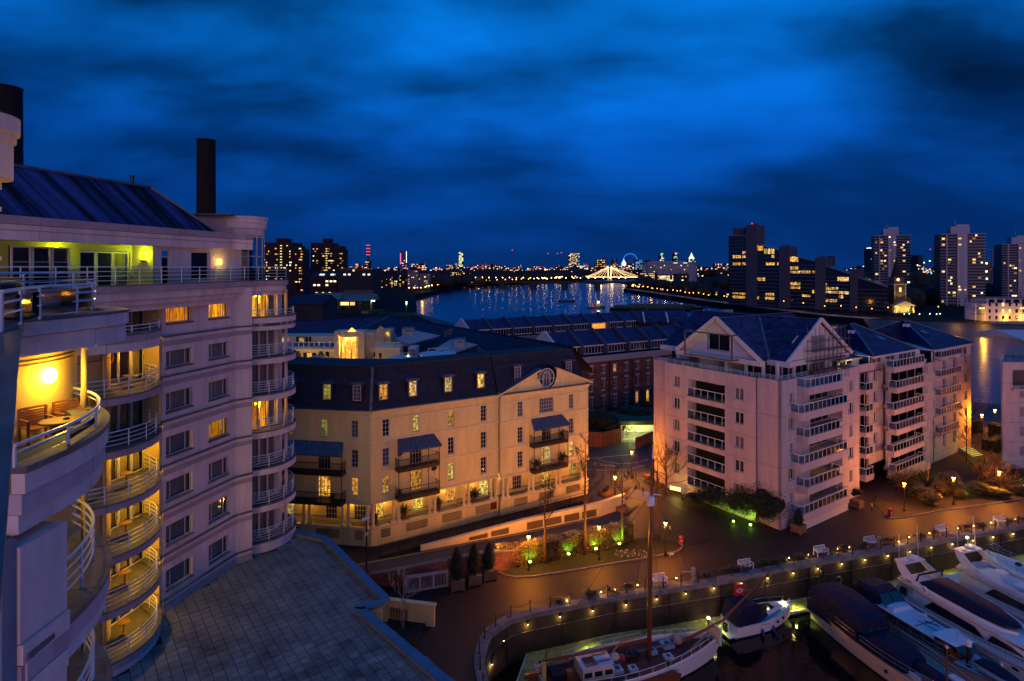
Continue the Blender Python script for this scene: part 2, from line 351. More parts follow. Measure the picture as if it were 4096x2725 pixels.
quay_px = [(1118,1568),(1107,1527),(1112,1493),(1128,1459),(1170,1428),(1218,1414),(1286,1400.5),(1405,1376.5),(1525,1359),(1662,1337),(1784,1311.5)]
QE = [G(*p) for p in quay_px]
qd = Vector((.958,.285,0)); qa = QE[-1]
quay_line = [Vector((-1.2,30,0)), Vector((-1.6,38,0))]+[Vector((q.x,q.y,0)) for q in QE]+[qa+qd*(k*12) for k in range(1, 14)]
outer = [(220,160),(118,131),(100,140),(60,205),(-20,300),(-66,405),(-700,420),(-700,-60),(-1,-60)]
m = MB(); m.prism([(p.x,p.y) for p in quay_line]+outer, -9, 0); m.build('quay_ground', mPave, kind='structure')
MB().face((-2.6,25,MZ),(260,25,MZ),(260,140,MZ),(-2.6,70,MZ)).build('marina_water', mWaterM, kind='structure')
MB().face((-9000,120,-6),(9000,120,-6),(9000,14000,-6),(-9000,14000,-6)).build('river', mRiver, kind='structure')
MB().prism([(-66,408),(-112,680),(-95,1020),(60,1320),(180,1700),(900,2300),(9000,5200),(9000,15000),(-12000,15000),(-12000,424),(-700,424)], -9, -.5).build('north_bank_land', mLand, kind='structure')
MB().prism([(288,331),(225,370),(210,399),(194,503),(186,598),(170,896),(192,985),(330,1490),(520,1780),(1300,2100),(9000,4600),(9000,170),(700,170),(420,215)][::-1], -9, -1.2).build('south_bank_land', mLand, kind='structure')
mSand = M('foreshore_mud', (.022,.014,.009), .6, n=(.15,.4), b=(1.5,.05))
MB().prism([(222,371),(288,331),(420,215),(380,195),(262,300),(215,352)], -9, [-1.4,-1.4,-1.4,-5.9,-5.85,-5.9]).build('foreshore', mSand, kind='structure')
MB().prism([(-700,150),(-75,150),(-30,290),(-68,402),(-700,415)], .0, .05).build('yard_ground', mLand, kind='structure')
def blob(c, r, seed, n=5, m_=9, sq=.8):
 rr = random.Random(seed); rings = []
 for i in range(n+1):
  th = PI*i/n
  rings.append([(c[0]+r*math.sin(th)*math.cos(2*PI*j/m_)*(k := rr.uniform(.7,1.15)), c[1]+r*math.sin(th)*math.sin(2*PI*j/m_)*k, c[2]-r*sq*math.cos(th)) for j in range(m_)])
 return rings
def wood(pts, hgt, rad, n, kind='stuff', name='woodland'):
 mb = MB(); rr = random.Random(len(pts)*31+n)
 for k in range(n):
  t = rr.random()*(len(pts)-1); i = int(t); f = t-i; a, b = Vector(pts[i]), Vector(pts[i+1]); p = a.lerp(b, f)
  r = rad*rr.uniform(.6,1.2); mb.loft(blob((p.x+rr.uniform(-1,1)*rad*1.5, p.y+rr.uniform(-1,1)*rad*2, p.z+hgt*rr.uniform(.45,.9)), r, rr.random(), sq=.75))
 o = mb.build(name, mFarT, kind=kind); return o
wood([D(780,615,1500)*1+Vector((0,0,-27)), D(1130,615,1700)+Vector((0,0,-29)), D(1500,615,1900)+Vector((0,0,-29)), D(1700,615,1800)+Vector((0,0,-29))], 14, 12, 420)
wood([Vector((-110,900,-1)), Vector((-85,1100,-1)), Vector((80,1420,-1)), Vector((220,1800,-1))], 14, 9, 200)
wood([Vector((215,620,-1)), Vector((205,900,-1)), Vector((260,1150,-1)), Vector((340,1450,-1))], 12, 7, 150)
wood([Vector((300,480,-1)), Vector((380,560,-1)), Vector((520,620,-1))], 12, 9, 120)
wood([Vector((300,800,-1)), Vector((560,900,-1)), Vector((900,1000,-1))], 15, 16, 160)
def fb(name, label, cat, px0, px1, pyt, Y, dep, mat, zb=-1.0, group=None, yaw=0.0):
 X0 = (px0-CX)/F*Y; X1 = (px1-CX)/F*Y; h = H-(pyt-HY)*Y/F-zb
 t = T(name, label, cat, (X0,Y,zb), yaw, group); w = X1-X0
 if mat: bx('wall', mat, t, 0, w, 0, dep, 0, h)
 return t, w, h
WQ = {}
def lit(t, x, z, w, h, mat, y=-.12, name='window', rz=0): return bx(name, mat, t, x, x+w, y, y+.1, z, z+h, rz)
def lits(t, x0, x1, z0, z1, nx, nz, prob, w, h, mats, seed=1, y=-.12, dep=None):
 rr = random.Random(seed)
 for j in range(nz):
  for i in range(nx):
   if rr.random() < prob:
    ww = w*rr.choice((.6,1,1,1.5)); lit(t, x0+(x1-x0)*(i+.5)/nx-ww/2, z0+(z1-z0)*(j+.5)/nz-h/2, ww, h, rr.choice(mats), y)
FW = [eFarW, eFarW, E('far_window_yellow', (1,.75,.2), 1.6), E('far_window_pale', (1,.8,.5), 2.2), E('far_window_dim', (.8,.35,.1), .5)]
# brick tower blocks with stepped tops
def brick_tower(px0, px1, Y, label, seed, steps):
 zb = -.5; X0 = (px0-CX)/F*Y
 t = T('tower_block', label, 'tower block', (X0,Y,zb), 0, 'brick tower blocks beyond the hotel')
 for a, b, top, dep, yo in steps:
  xa = (a-CX)/F*Y-X0; xb = (b-CX)/F*Y-X0; hh = H-(top-HY)*Y/F-zb
  bx('wall', mBrickD, t, xa, xb, yo, dep, 0, hh)
 W_ = (px1-px0)/F*Y; rr = random.Random(seed)
 for j in range(17):
  z = 8+j*2.83
  xs = (a_ for a_ in (.07,.13,.18,.34,.38,.42,.56,.63,.7,.83,.9,.94))
  for xf in xs:
   if rr.random() < .36: lit(t, xf*W_, z, rr.choice((.9,1.5,2.2)), 1.1, rr.choice(FW), yo_at(steps, px0+xf*(px1-px0))-.15)
  lit(t, .48*W_, z+.3, 1.9, .8, FW[2], yo_at(steps, px0+.48*(px1-px0))-.15)
 return t
def yo_at(steps, px):
 return min([s[4] for s in steps if s[0] <= px <= s[1]] or [0])
brick_tower(600, 697, 600, 'dark brick tower block with yellow stair lights, partly behind the hotel turret', 3, [(600,642,558.5,26,0),(630,655,548,20,6),(642,675,558.5,26,-2),(655,684,566,24,-1),(684,697,572.6,20,1)])
brick_tower(715, 790, 700, 'dark brick tower block with yellow stair lights, beside the radio mast', 8, [(715,742,559,26,0),(740,755,548.5,20,6),(742,765,559,26,-2),(765,783,566,24,-1),(783,790,573,20,1)])
# works and sheds on the creek
t, w, h = fb('works_building', 'large dark brick works building with sloping glazed roof lights', 'works', 715, 778, 637, 520, 30, mBrickD)
MB().prismx([(0,h),(30,h),(22,h+4.2),(8,h+4.2)], 0, w*.97).build('roof', mSlate, t)
for k, (a, n) in enumerate(((.30,1),(.36,1),(.42,1),(.70,1),(.76,1),(.82,1))): 
 o = bx('roof_light', FW[3] if k < 5 else eFarC, t, a*w, a*w+1.2, 1.6, 3.4, h+1.6, h+2.0); o.rotation_euler = (.48,0,0)
for a, z in ((.55,.80),(.70,.80),(.84,.80),(.10,.66),(.25,.66),(.55,.66)): lit(t, a*w, h*z, 2.2, 1.4, FW[3])
for a in (.18,.42,.66): lit(t, a*w, h*.33, 1.8, 2.4, FW[2])
t, w, h = fb('works_building', 'tall dark works block with flat overhanging roof above the green lit shed', 'works', 776, 858, 625, 520, 34, M('works_wall', (.02,.022,.03), .9), )
bx('penthouse', mDim, t, 1, w-1, 2, 30, h, h+1.8); bx('roof', mLead, t, -.6, w+.2, 0, 33, h+1.8, h+2.2)
for a in (.18,.31,.72,.86): lit(t, a*w, h-3.4, 2, 1.3, FW[3])
lit(t, .42*w, h+.1, 1.6, 1.5, FW[2], 1.8)
def shed(px0, px1, py_e, py_r, Y, dep, label, matr, base=-.5, open_=False):
 t, w, h = fb('shed', label, 'shed', px0, px1, py_e, Y, dep, None, base)
 hr = H-(py_r-HY)*(Y+dep*.5)/F-base
 if open_:
  bx('wall', mDark, t, 0, w, 4, dep, 0, h)
  for k in range(4): bx('post', mConc, t, w*(.02+.32*k), w*(.02+.32*k)+.3, .2, .5, 0, h)
 else: bx('wall', mFarB, t, 0, w, 0, dep, 0, h)
 MB().prismx([(-.8,h),(dep+.8,h),(dep*.5,hr)], -.5, w+.5).build('roof', matr, t); return t, w, h
mZinc = M('sheet_roof', (.13,.16,.15), .45, n=(.3,.3))
t, w, h = shed(775, 855, 693, 676, 440, 26, 'open sided shed with pale sheet roof on the creek side', mZinc, open_=True)
bx('roof_monitor', M('cladding_olive', (.07,.075,.06), .8), t, w*.05, w*.92, 13, 18, h+3, h+7.5)
lit(t, .0, h-3.2, 9, 2.4, FW[2], -.3); lit(t, 10, h-3.2, 3.6, 2.4, eFarW, -.3)
for a, c in ((1.0, 'lamp_green'), (1.06, 'lamp_cool')): bx('lamp', MATS[c], t, a*w, a*w+.9, -.6, .3, h-.2, h+.5)
point('lamp_light', (w*1.03, -1.2, h-.3), (.5,1,.6), 900, .3, t)
shed(712, 775, 690, 674, 430, 30, 'wide low shed with shallow pale roof behind the cream courtyard', mZinc)
shed(657, 742, 700, 678, 300, 26, 'dark pitched roof workshop with two roof lights, against the hotel turret', mSlate)
shed(668, 720, 690, 682, 380, 12, 'small boxy outbuilding with flat roof left of the shed', mZinc)
t, w, h = fb('site_wall', 'long dark concrete site wall along the creek edge', 'wall', 700, 868, 716, 398, .6, mFarB); 
for k in range(9): bx('panel', mConc if k == 7 else mFarB, t, w*(.05+k*.105), w*(.05+k*.105)+w*.095, -.2, -.02, 0, h*(.85+.1*(k % 2)))
def jetty():
 a = D(862, 716, 400); t = T('jetty', 'dark timber jetty on posts with a lit green beacon at its end', 'jetty', (a.x, 396, -6)); 
 bx('deck', mDark, t, 0, 23, 0, 7, 5.2, 6.0)
 for k in range(7):
  for y in (0.6, 6.2): bx('post', mBlack, t, 1+3.3*k, 1.5+3.3*k, y, y+.5, 0, 5.2)
 bx('beacon_post', mBlack, t, 22, 22.5, 1, 1.5, 6, 13); 
 for z in (12.4, 13.6): bx('beacon_lamp', eLampG if z < 13 else eLampC, t, 21.9, 22.6, .8, 1.5, z, z+.7)
 point('beacon_light', (22.2, -.5, 12), (.4,1,.5), 600, .3, t)
jetty()
# Battersea side: arched road bridge
def arch_bridge():
 A = Vector((-72,1064,-6)); B = Vector((198,983,-6)); d = (B-A); L = d.length; ang = math.atan2(d.y, d.x)
 t = T('road_bridge', 'dark five arched iron road bridge low over the river', 'bridge', A, ang)
 z1 = 12.2; n = 5; sp = L/n
 m = MB()
 for k in range(n):
  x0 = k*sp; pts = [(x0, 6.0)]+[(x0+sp*(i/12), 6.0+4.6*math.sin(PI*i/12)) for i in range(1, 12)]+[(x0+sp, 6.0)]
  for p, q in zip(pts, pts[1:]):
   for y in (0, 12): m.face((p[0],y,p[1]),(q[0],y,q[1]),(q[0],y,z1),(p[0],y,z1))
   m.face((p[0],0,p[1]),(p[0],12,p[1]),(q[0],12,q[1]),(q[0],0,q[1]))
 m.build('arch_span', M('bridge_iron', (.03,.028,.03), .7), t)
 bx('deck', mAsph, t, -4, L+4, -.4, 12.4, z1, z1+.5)
 for k in range(1, n): bx('pier', mConc if 0 else MATS['bridge_iron'], t, k*sp-4, k*sp+4, -2, 14, 0, 7)
 for k in range(n): bx('parapet', MATS['bridge_iron'], t, k*sp, k*sp+sp-.4, -.5, -.2, z1+.5, z1+1.7)
 g = 'street lamps on the arched road bridge'
 for k in range(22):
  p = A+d*((k+.5)/22); far_lamp((p.x, p.y+(8 if k % 2 else -1), 6.8), 5.5, eLampC if k % 3 == 0 else eLampH, g, 'small street lamp standing on the dark road bridge, %s from the left' % ORD[k])
 return t
LSPH = {}
def far_lamp(loc, h, em, group, label, r=None, arm=False):
 r = r or max(.14, loc[1]*.00075)
 t = T('street_lamp', label, 'lamp', loc, 0, group)
 inst(('flp', h), 'post', lambda: MB().lathe([(.12,0),(.07,h)], 5), mBlack, t)
 inst(('fls', em.name), 'globe', lambda: MB().lathe([(.1,-1),(.75,-.6),(1,0),(.75,.6),(.1,1)], 8), em, t, (0,0,h+r), 0, (r,r,r))
 return t
arch_bridge()
def cable_bridge():
 Y = 1500; t = T('suspension_bridge', 'brightly lit white suspension bridge strung with lamps beyond the dark arches', 'bridge', (189, Y, -6), math.atan2(-40, 130))
 wm = M('bridge_paint_glow', (.7,.66,.55), .5, emis=((1,.6,.25), .25)); em = E('bridge_bulbs', (1,.66,.30), 3.2)  # paint given its own glow for the bulbs' light on the bridge
 L = 136; zd = 12
 bx('deck', wm, t, 0, L, 0, 9, zd, zd+1.8)
 bx('deck_lights', em, t, 0, L, -.6, -.1, zd+.4, zd+1.3)
 xt = 56
 for dx in (0, 7):
  for dy in (0, 9):
   m = MB(); m.lathe([(1.3,0),(1.3,zd)], 8, (xt+dx,dy,0)); m.lathe([(1.1,zd),(.9,38),(1.5,38.3),(1.5,39.4),(.5,41),(.2,43)], 8, (xt+dx,dy,0)); m.build('pylon', wm, t)
   bx('pylon_lights', em, t, xt+dx-.5, xt+dx+.5, dy-1.6, dy-1.2, zd+2, 39)
  bx('cross_beam', wm, t, xt+dx-.6, xt+dx+.6, 0, 9, 34, 36.5)
 for dx, ends in ((0, (-52,-44,-35,-26,-17,-9)), (7, (9,18,28,39,50,62,72))):
  for e in ends:
   for dy in (0, 9): MB().bar((xt+dx,dy,38), (xt+dx+e,dy,zd+2.5), .34).build('stay', em if dy == 0 else wm, t)
 for k in (-1, 1): MB().tube([(xt+3.5+k*3.5+k*s*58, 0, zd+3+26*(1-s)**1.9) for s in [i/10 for i in range(11)]], .3, 5).build('main_cable', em, t)
 for s in range(5): point('string_light', (12+s*28, -8, zd+4), (1,.7,.3), 5000, 2, t)
 m = MB(); m.box(xt-4,xt+11,-3,12,0,5); m.build('pier', mConc, t)
cable_bridge()
# glass apartment building stepping down to the river
def stepped_glass():
 A = Vector((185,503,-1)); B = Vector((268,415,-1)); d = (B-A); L = d.length; d.normalize(); ang = math.atan2(d.y, d.x)
 t = T('glass_apartment_building', 'tall dark glass apartment building stepping down in sloped roofs beside the church', 'building', A, ang)
 def q(px, py):
  s = along(A, d, px); Y = A.y+s*d.y; return s, H-(py-HY)*Y/F+1
 gl = M('curtain_wall', (.012,.016,.025), .12, spec=.8); tr = M('slab_edge', (.12,.14,.2), .6); co = M('core_concrete', (.045,.05,.075), .8)
 segs = [[(1677,543.5),(1707,543.5),(1707,545),(1732,545)], [(1732,561),(1793,576)], [(1810,586.6),(1877,603)], [(1895,612),(1957,632)], [(1984,641),(2040,660)]]
 bodies = [(1677,1732,543.5,543.5),(1732,1800,561,578),(1800,1885,584,604),(1885,1965,608,634),(1965,2045,636,662)]
 tops = []
 for a, b, ya, yb in bodies:
  xa, za = q(a, ya); xb, zb = q(b, yb); m = MB(); i = 0
  m.v += [(xa,0,0),(xb,0,0),(xb,18,0),(xa,18,0),(xa,0,za),(xb,0,zb),(xb,18,zb),(xa,18,za)]; m.f += [(3,2,1,0),(4,5,6,7),(0,1,5,4),(1,2,6,5),(2,3,7,6),(3,0,4,7)]
  m.build('glazed_wing', gl, t); tops.append((xa, xb, za, zb))
  MB().bar((xa,-.5,za+.3),(xb,-.5,zb+.3), .6, .8).build('roof_edge', tr, t)
 for a, b, y, dy in ((1684,1718,526,3),(1718,1743,518.5,5),(1794,1819,567.6,4),(1877,1901,593,4),(1957,1975,619,4)):
  xa, za = q(a, y); xb, _ = q(b, y); bx('lift_core', co, t, xa, xb, -1 if dy > 3 else 2, 14, 0, za)
  if dy > 3: MB().bar((xa+1,5,za+1.2),(xb-2,5,za+.3), 1.4, .9).build('window_crane', co, t)
 xa, za = q(1727, 516); bx('beacon', eRed, t, xa, xa+.8, 2, 2.8, za, za+.9)
 n = 21; rr = random.Random(5)
 def topat(x):
  for xa, xb, za, zb in tops:
   if xa <= x <= xb: return za+(zb-za)*(x-xa)/(xb-xa)
  return 0
 for j in range(n+1):
  z = 2.95*j+1.5
  for xa, xb, za, zb in tops:
   if min(za, zb) > z+1: bx('floor_slab', tr, t, xa+.8, xb-.8, -.35, -.02, z, z+.22)
 def lw(px0, px1, py, py2, n_=4):
  x0, z1 = q(px0, py); x1, z0 = q(px1, py2); w = (x1-x0)/n_
  for k in range(n_): lit(t, x0+k*w+.12, z0, w-.24, z1-z0, E('glass_flat_light', (1,.62,.12), 1.1, (.8,(1,1,1.6),.05)), -.25, 'window')
 Z = lambda x, y: ((2880+x/3.802)/U, (880+y/3.802)/U)
 for x0, y0, x1, y1, n_ in ((195,540,320,580,5),(340,480,392,515,2),(340,540,392,580,2),(425,540,470,572,1),(497,540,542,572,2),(497,385,660,465,6),(670,440,828,515,5),(785,535,828,577,2),(195,650,315,690,3),(340,650,398,692,2),(700,650,835,690,4),(870,650,895,690,1),(1018,560,1192,636,5),(1010,710,1192,757,6),(945,712,997,757,2),(1013,775,1225,812,7),(945,772,997,812,2),(1235,772,1380,812,4),(1405,772,1462,812,2),(425,872,470,918,1),(480,876,688,925,6),(905,940,995,992,3),(1010,945,1225,993,7),(1010,1012,1225,1050,7),(945,1005,992,1050,2),(1500,952,1555,1002,2),(1572,968,1627,1002,2),(1572,1020,1800,1062,7),(1572,1078,1795,1118,7),(1805,1085,1965,1132,5),(1400,1070,1435,1115,1),(1500,1072,1550,1118,1),(190,1105,330,1130,4),(335,1105,385,1140,2),(690,1110,825,1150,4),(690,1170,828,1213,4),(490,1160,595,1205,3),(190,1150,385,1195,5),(425,1158,465,1190,1),(1250,1135,1375,1172,3),(1570,1200,1785,1252,6),(1805,1148,1875,1192,2),(1535,1262,1588,1305,2),(1785,870,1960,935,4),(1992,1090,2010,1132,1),(512,1048,545,1075,1)):
  a = Z(x0, y0); b = Z(x1, y1); lw(a[0], b[0], a[1], b[1], n_)
stepped_glass()
# riverside church
def church():
 Y = 420; X0 = (2015-CX)/F*Y; t = T('church', 'small brick church with floodlit portico, clock tower and dark spire', 'church', (X0, Y, -1))
 k = Y/F; gx = lambda px: (px-2015)*k; gz = lambda py: H-(py-HY)*k+1
 lb = M('church_brick', (.16,.09,.05), .85); ls = M('church_stone', (.55,.45,.28), .8)
 bx('nave_wall', lb, t, gx(2032), gx(2103), 3, 26, 0, gz(686))
 MB().prism([(gx(2032),3),(gx(2103),3),(gx(2103),26),(gx(2032),26)], gz(686), gz(686)+.01)
 m = MB(); a, b, c = gx(2030), gx(2067), gx(2105); z0, z1 = gz(686), gz(668)
 m.v += [(a,2.5,z0),(c,2.5,z0),(b,2.5,z1),(a,27,z0),(c,27,z0),(b,27,z1)]; m.f += [(0,1,2),(5,4,3),(0,2,5,3),(2,1,4,5),(0,3,4,1)]; m.build('roof', mSlate, t)
 bx('aisle_wall', mBrickD, t, gx(2015), gx(2032), 8, 28, 0, gz(690))
 bx('tower_wall', lb, t, gx(2056), gx(2083), -1, 7, 0, gz(656))
 for x in (2056, 2081): bx('quoin_strip', ls, t, gx(x), gx(x+2.4), -1.15, -.98, gz(688), gz(656))
 bx('cornice', ls, t, gx(2054), gx(2085), -1.6, 7.5, gz(656), gz(653.5))
 bx('belfry_wall', lb, t, gx(2058), gx(2081), 0, 6.5, gz(653.5), gz(638)); bx('clock_face', eLampH, t, gx(2065), gx(2068.5), -.35, -.05, gz(646), gz(642))
 m = MB(); cx, cy = gx(2069.5), 3.2; m.loft([[(cx+s*gx(2015+r)*math.cos(2*PI*j/8), cy+gx(2015+r)*math.sin(2*PI*j/8), gz(z)) for j in range(8)] for r, z, s in ((11,638,1),(8,626,1),(4,608,1),(.5,592,1))]); m.build('spire', mBrickD, t)
 bx('arched_window', FW[2], t, gx(2067.5), gx(2072.5), -1.1, -1.02, gz(672), gz(662))
 bx('portico_wall', ls, t, gx(2048), gx(2094), -3, -.2, 0, gz(704))
 m = MB(); m.v += [(gx(2045),-6.5,gz(703)),(gx(2096),-6.5,gz(703)),(gx(2070),-6.5,gz(692)),(gx(2045),-1,gz(703)),(gx(2096),-1,gz(703)),(gx(2070),-1,gz(692))]; m.f += [(0,1,2),(5,4,3),(0,2,5,3),(2,1,4,5),(0,3,4,1)]; m.build('pediment', ls, t)
 for x in (2050, 2060, 2079, 2090): MB().lathe([(.55,0),(.5,gz(704))], 8, (gx(x),-5.5,0)).build('column', ls, t)
 for x in (2053, 2084): bx('door', mDark, t, gx(x), gx(x+4), -3.1, -3.02, 0, 3)
 for x, z in ((2052,-9),(2070,-9),(2088,-9)): point('floodlight', (gx(x), z, .6), (1,.75,.2), 2600, .3, t, 100, (0,.8,.6))
 point('tower_floodlight', (gx(2069), -5.5, gz(690)), (1,.7,.15), 1500, .3, t, 90, (0,.5,1))
 for i, x in enumerate((2030,2045,2063,2090,2100,2112)): far_lamp((X0+gx(x), 396+i % 2*2, -1.2), .8, eLampC, 'ground lights in front of the church', 'low white ground light on the grass in front of the church')
church()
def white_tower(px0, px1, pyt, Y, label, nf, seed, plant=True):
 wl = M('pale_concrete', (.34,.34,.40), .85); t, w, h = fb('tower_block', label, 'tower block', px0, px1, pyt, Y, 26, None, group='pale slab towers beyond the church', yaw=-.42)
 sh = h/nf; rr = random.Random(seed)
 MB().prism([(.8,.8),(w*.3,-1.4),(w*.36,0),(w*.6,0),(w*.62,1),(w-.8,1),(w-.8,25),(.8,25)], 0, h).build('wall', M('tower_recess', (.03,.03,.045), .6), t)
 bx('wall_panel', wl, t, w*.37, w*.60, -.6, 0, 0, h); bx('wall_panel', wl, t, w*.13, w*.16, -.9, 0, 0, h)
 for k in range(1, nf+1):
  z = k*sh
  MB().prism([(0,.2),(w*.14,-1.4),(w*.34,-1.6),(w*.36,.6),(0,.8)], z-.55, z).build('balcony_band', wl, t); bx('balcony_band', wl, t, w*.61, w, -.2, 1.1, z-.55, z)
  for xf in (.03,.17,.22,.27,.40,.53,.66,.72,.78,.84,.9):
   if rr.random() < .13: lit(t, xf*w, z-2.2, rr.choice((1.2,2)), 1.2, rr.choice(FW), -1.5 if xf < .36 else (-.75 if xf < .6 else .85))
   elif .36 < xf < .6: bx('dark_window', gDark, t, xf*w, xf*w+1.2, -.68, -.61, z-2.2, z-1)
 if plant: bx('plant_room', wl, t, w*.28, w*.7, 6, 20, h, h+6.5); bx('plant_room', wl, t, w*.42, w*.7, 8, 19, h+6.5, h+8.2)
 MB().bar((w*.4,10,h+6),(w*.4,10,h+13), .25).build('mast', wl, t)
white_tower(2012, 2084, 542.6, 560, 'pale concrete tower block with curved balconies directly behind the church spire', 25, 3)
white_tower(2164, 2249, 539, 500, 'broadest pale concrete tower block with roof plant room, right of the church', 24, 5)
white_tower(2306, 2385, 562, 560, 'pale tower block cut off by the right edge, full of lit windows', 23, 9)
t, w, h = fb('tower_block', 'slim tan tower block with a lit stairway beside the broad pale tower', 'tower block', 2249, 2281, 602, 620, 18, M('tan_panel', (.16,.13,.11), .85))
for k in range(12): lit(t, w*.32, 14+k*2.7, 1.6, 1.4, FW[2])
for a, z in ((.6,.92),(.6,.7),(.62,.5)): lit(t, a*w, h*z, 2.2, 2, FW[3])
def gas_holder():
 t, w, h = fb('gas_holder_frame', 'pale blue gas holder frame standing behind the slim tan tower', 'gas holder', 2249, 2283, 573, 900, 20, None); c = M('holder_steel', (.10,.14,.22), .7)
 for k in range(4): bx('column', c, t, w*k/3.0, w*k/3.0+1.2, 0, 1.2, 0, h)
 for z in (.70,.99): bx('girder', c, t, 0, w, .2, 1, h*z-1.2, h*z)
gas_holder()
# riverside flats right of the church
def river_flats():
 t, w, h = fb('riverside_flats', 'white four storey riverside flats lit orange at their foot, far right', 'flats', 2268, 2380, 686, 352, 16, None)
 wm = M('flats_render', (.50,.48,.55), .8); holes = []
 for j in range(3):
  for i in range(7): holes.append((2+i*4.0, 3.6+i*4.0, 1.2+j*3.9, 3.3+j*3.9))
 wall('wall', wm, t, 0, w, 0, h-3.4, [q for q in holes if q[1] < w-1], 0, .4)
 bx('wall', wm, t, 0, w, .45, 16, 0, h-3.5)
 for i, q in enumerate([q for q in holes if q[1] < w-1]): bx('window', FW[2] if i in (5,9,10,16) else gDark, t, q[0], q[1], .38, .42, q[2], q[3])
 bx('penthouse', wm, t, 3, w, 2.5, 15, h-3.4, h-.5); bx('roof', mLead, t, 1.5, w+1, 1, 16, h-.5, h)
 for i in range(5): bx('window', gDark, t, 4+i*5, 7.5+i*5, 2.38, 2.49, h-3, h-1)
 bx('balcony', mLead, t, -5, 0, 1, 5, 3.8, 4.0); bx('balcony', mLead, t, -5, 0, 1, 5, 7.6, 7.8); bx('post', mFrame, t, -4.8, -4.6, 1.2, 1.4, 0, 11)
 for i, x in enumerate((-4, 12, 22)): point('wall_light', (x, -2.5, 2.0), (1,.42,.03), 2200, .3, t)
 for x in (-6, 18): 
  l = T('street_lamp', 'twin headed street lamp before the white riverside flats, %s' % ('at its left corner' if x < 0 else 'midway along'), 'lamp', (t.location.x+x, 347, -1), 0, 'lamps before the riverside flats')
  bx('post', mFrame, l, -.1, .1, -.1, .1, 0, 8)
  for s in (-.9, .9): bx('lantern', eLampO, l, s-.35, s+.35, -.3, .3, 7.9, 8.4)
 bx('road', mAsph, None, 238, 300, 338, 350, -1.19, -1.15).update_tag() if 0 else None
 m = MB(); m.prism([(t.location.x-8,338),(t.location.x+60,326),(t.location.x+60,327),(t.location.x-8,339)], -5, .2); m.build('embankment_wall', mConc, label='pale embankment wall below the white riverside flats', cat='wall')
river_flats()
# curved pale office with rounded end, low lit offices before it, brick flats along the far quay
def curved_office():
 t, w, h = fb('curved_office', 'pale curved office building with rounded right end behind the lit bridge', 'office', 1488, 1612, 601, 1350, 40, None)
 cw = M('office_panel', (.20,.24,.30), .6)
 prof = [(0,4),(w*.03,0)]+[(w*.80+w*.17*math.sin(a), 14-14*math.cos(a)) for a in (0,.4,.8,1.2,1.57)]+[(w*.97,40),(0,40)]
 MB().prism(prof, 0, h-6).build('wall', cw, t); MB().prism([(a*1.01-1, b-1) for a, b in prof], h-6, h-3).build('roof', M('roof_blue', (.16,.24,.36), .5), t)
 bx('roof_plant', cw, t, w*.1, w*.75, 12, 34, h-3, h)
 rr = random.Random(2)
 for j in range(7):
  for i in range(12):
   if rr.random() < .75: bx('dark_window', gDark, t, w*.05+i*w*.062, w*.05+i*w*.062+4.2, -.35, -.1, 6+j*4.6, 7.6+j*4.6)
 lits(t, w*.05, w*.8, 6, h-8, 12, 7, .14, 2.4, 2, FW, 4, -.5)
 for x in (.5, .68): bx('roof_light_strip', FW[3], t, w*x, w*x+9, -1.3, -1.1, h-5, h-4)
curved_office()
for i, (a, b, y, lab) in enumerate(((1472,1512,628,'low office block glowing yellow right of the lit bridge'),(1512,1560,634,'longer low yellow lit office below the curved building'),(1556,1586,630,'short dark office end beside the yellow lit rows'))):
 t, w, h = fb('office_block', lab, 'office', a, b, y, 1120-i*40, 16, mFarB)
 lits(t, 1, w-1, 5, h-.5, int(w/3.2), 5, .8 if i < 2 else .2, 2.3, 1.5, FW[:4], i)
rr = random.Random(12)
def quay_house(px0, px1, pyt, Y, label, group, wm, n, prob, gable=True, seed=0):
 t, w, h = fb('riverside_house', label, 'house', px0, px1, pyt, Y, 12, wm, -1, group)
 if gable: MB().prismx([(-.3,h),(12.3,h),(6,h+3.2)], -.3, w+.3).build('roof', mSlate, t)
 lits(t, .6, w-.6, 1.2, h-.3, n, max(2, int(h/3)), prob, 1.3, 1.4, FW, seed); return t, w, h
g = 'dark brick flats along the far embankment'
for k in range(13):
 px = 1446+k*18; Y = 900-(k*31) if k < 7 else 700-(k-7)*22
 Y = 905-k*27
 quay_house(px, px+16.5, 652+k*1.9-(k % 3)*1.5, Y+22, 'dark brick flats with steep roof on the right embankment, %s from the bridge' % ORD[k], g, mBrickD, 5, .26, True, k)
g = 'houses along the left river bank'
hs = [(860,893,640,880,mBrickD),(893,915,637,900,mFarB),(915,938,633,930,mBrickD),(938,962,622,860,mFarP),(962,990,630,870,mFarP),(990,1010,634,960,mBrickD),(1010,1036,637,1000,mFarP),(1036,1062,626,1080,mBrickD),(1062,1084,624,1120,mBrickD),(1084,1106,630,1160,mBrickD),(1106,1135,633,1250,mFarB),(1135,1170,634,1350,mBrickD),(1170,1205,635,1400,mFarB),(1205,1250,634,1500,mBrickD),(1250,1300,635,1600,mFarB),(1300,1345,636,1650,mBrickD)]
for k, (a, b, y, Y, m_) in enumerate(hs):
 quay_house(a, b, y, Y, 'brightly lit white gabled house on the river bank near the works' if k == 3 else ('smaller white house beside the bright gabled one' if k == 4 else 'dark terraced house on the lamp lit left river bank, %s from the left' % ORD[k]), g, m_, 6, .2 if k != 7 else .6, True, k+40)
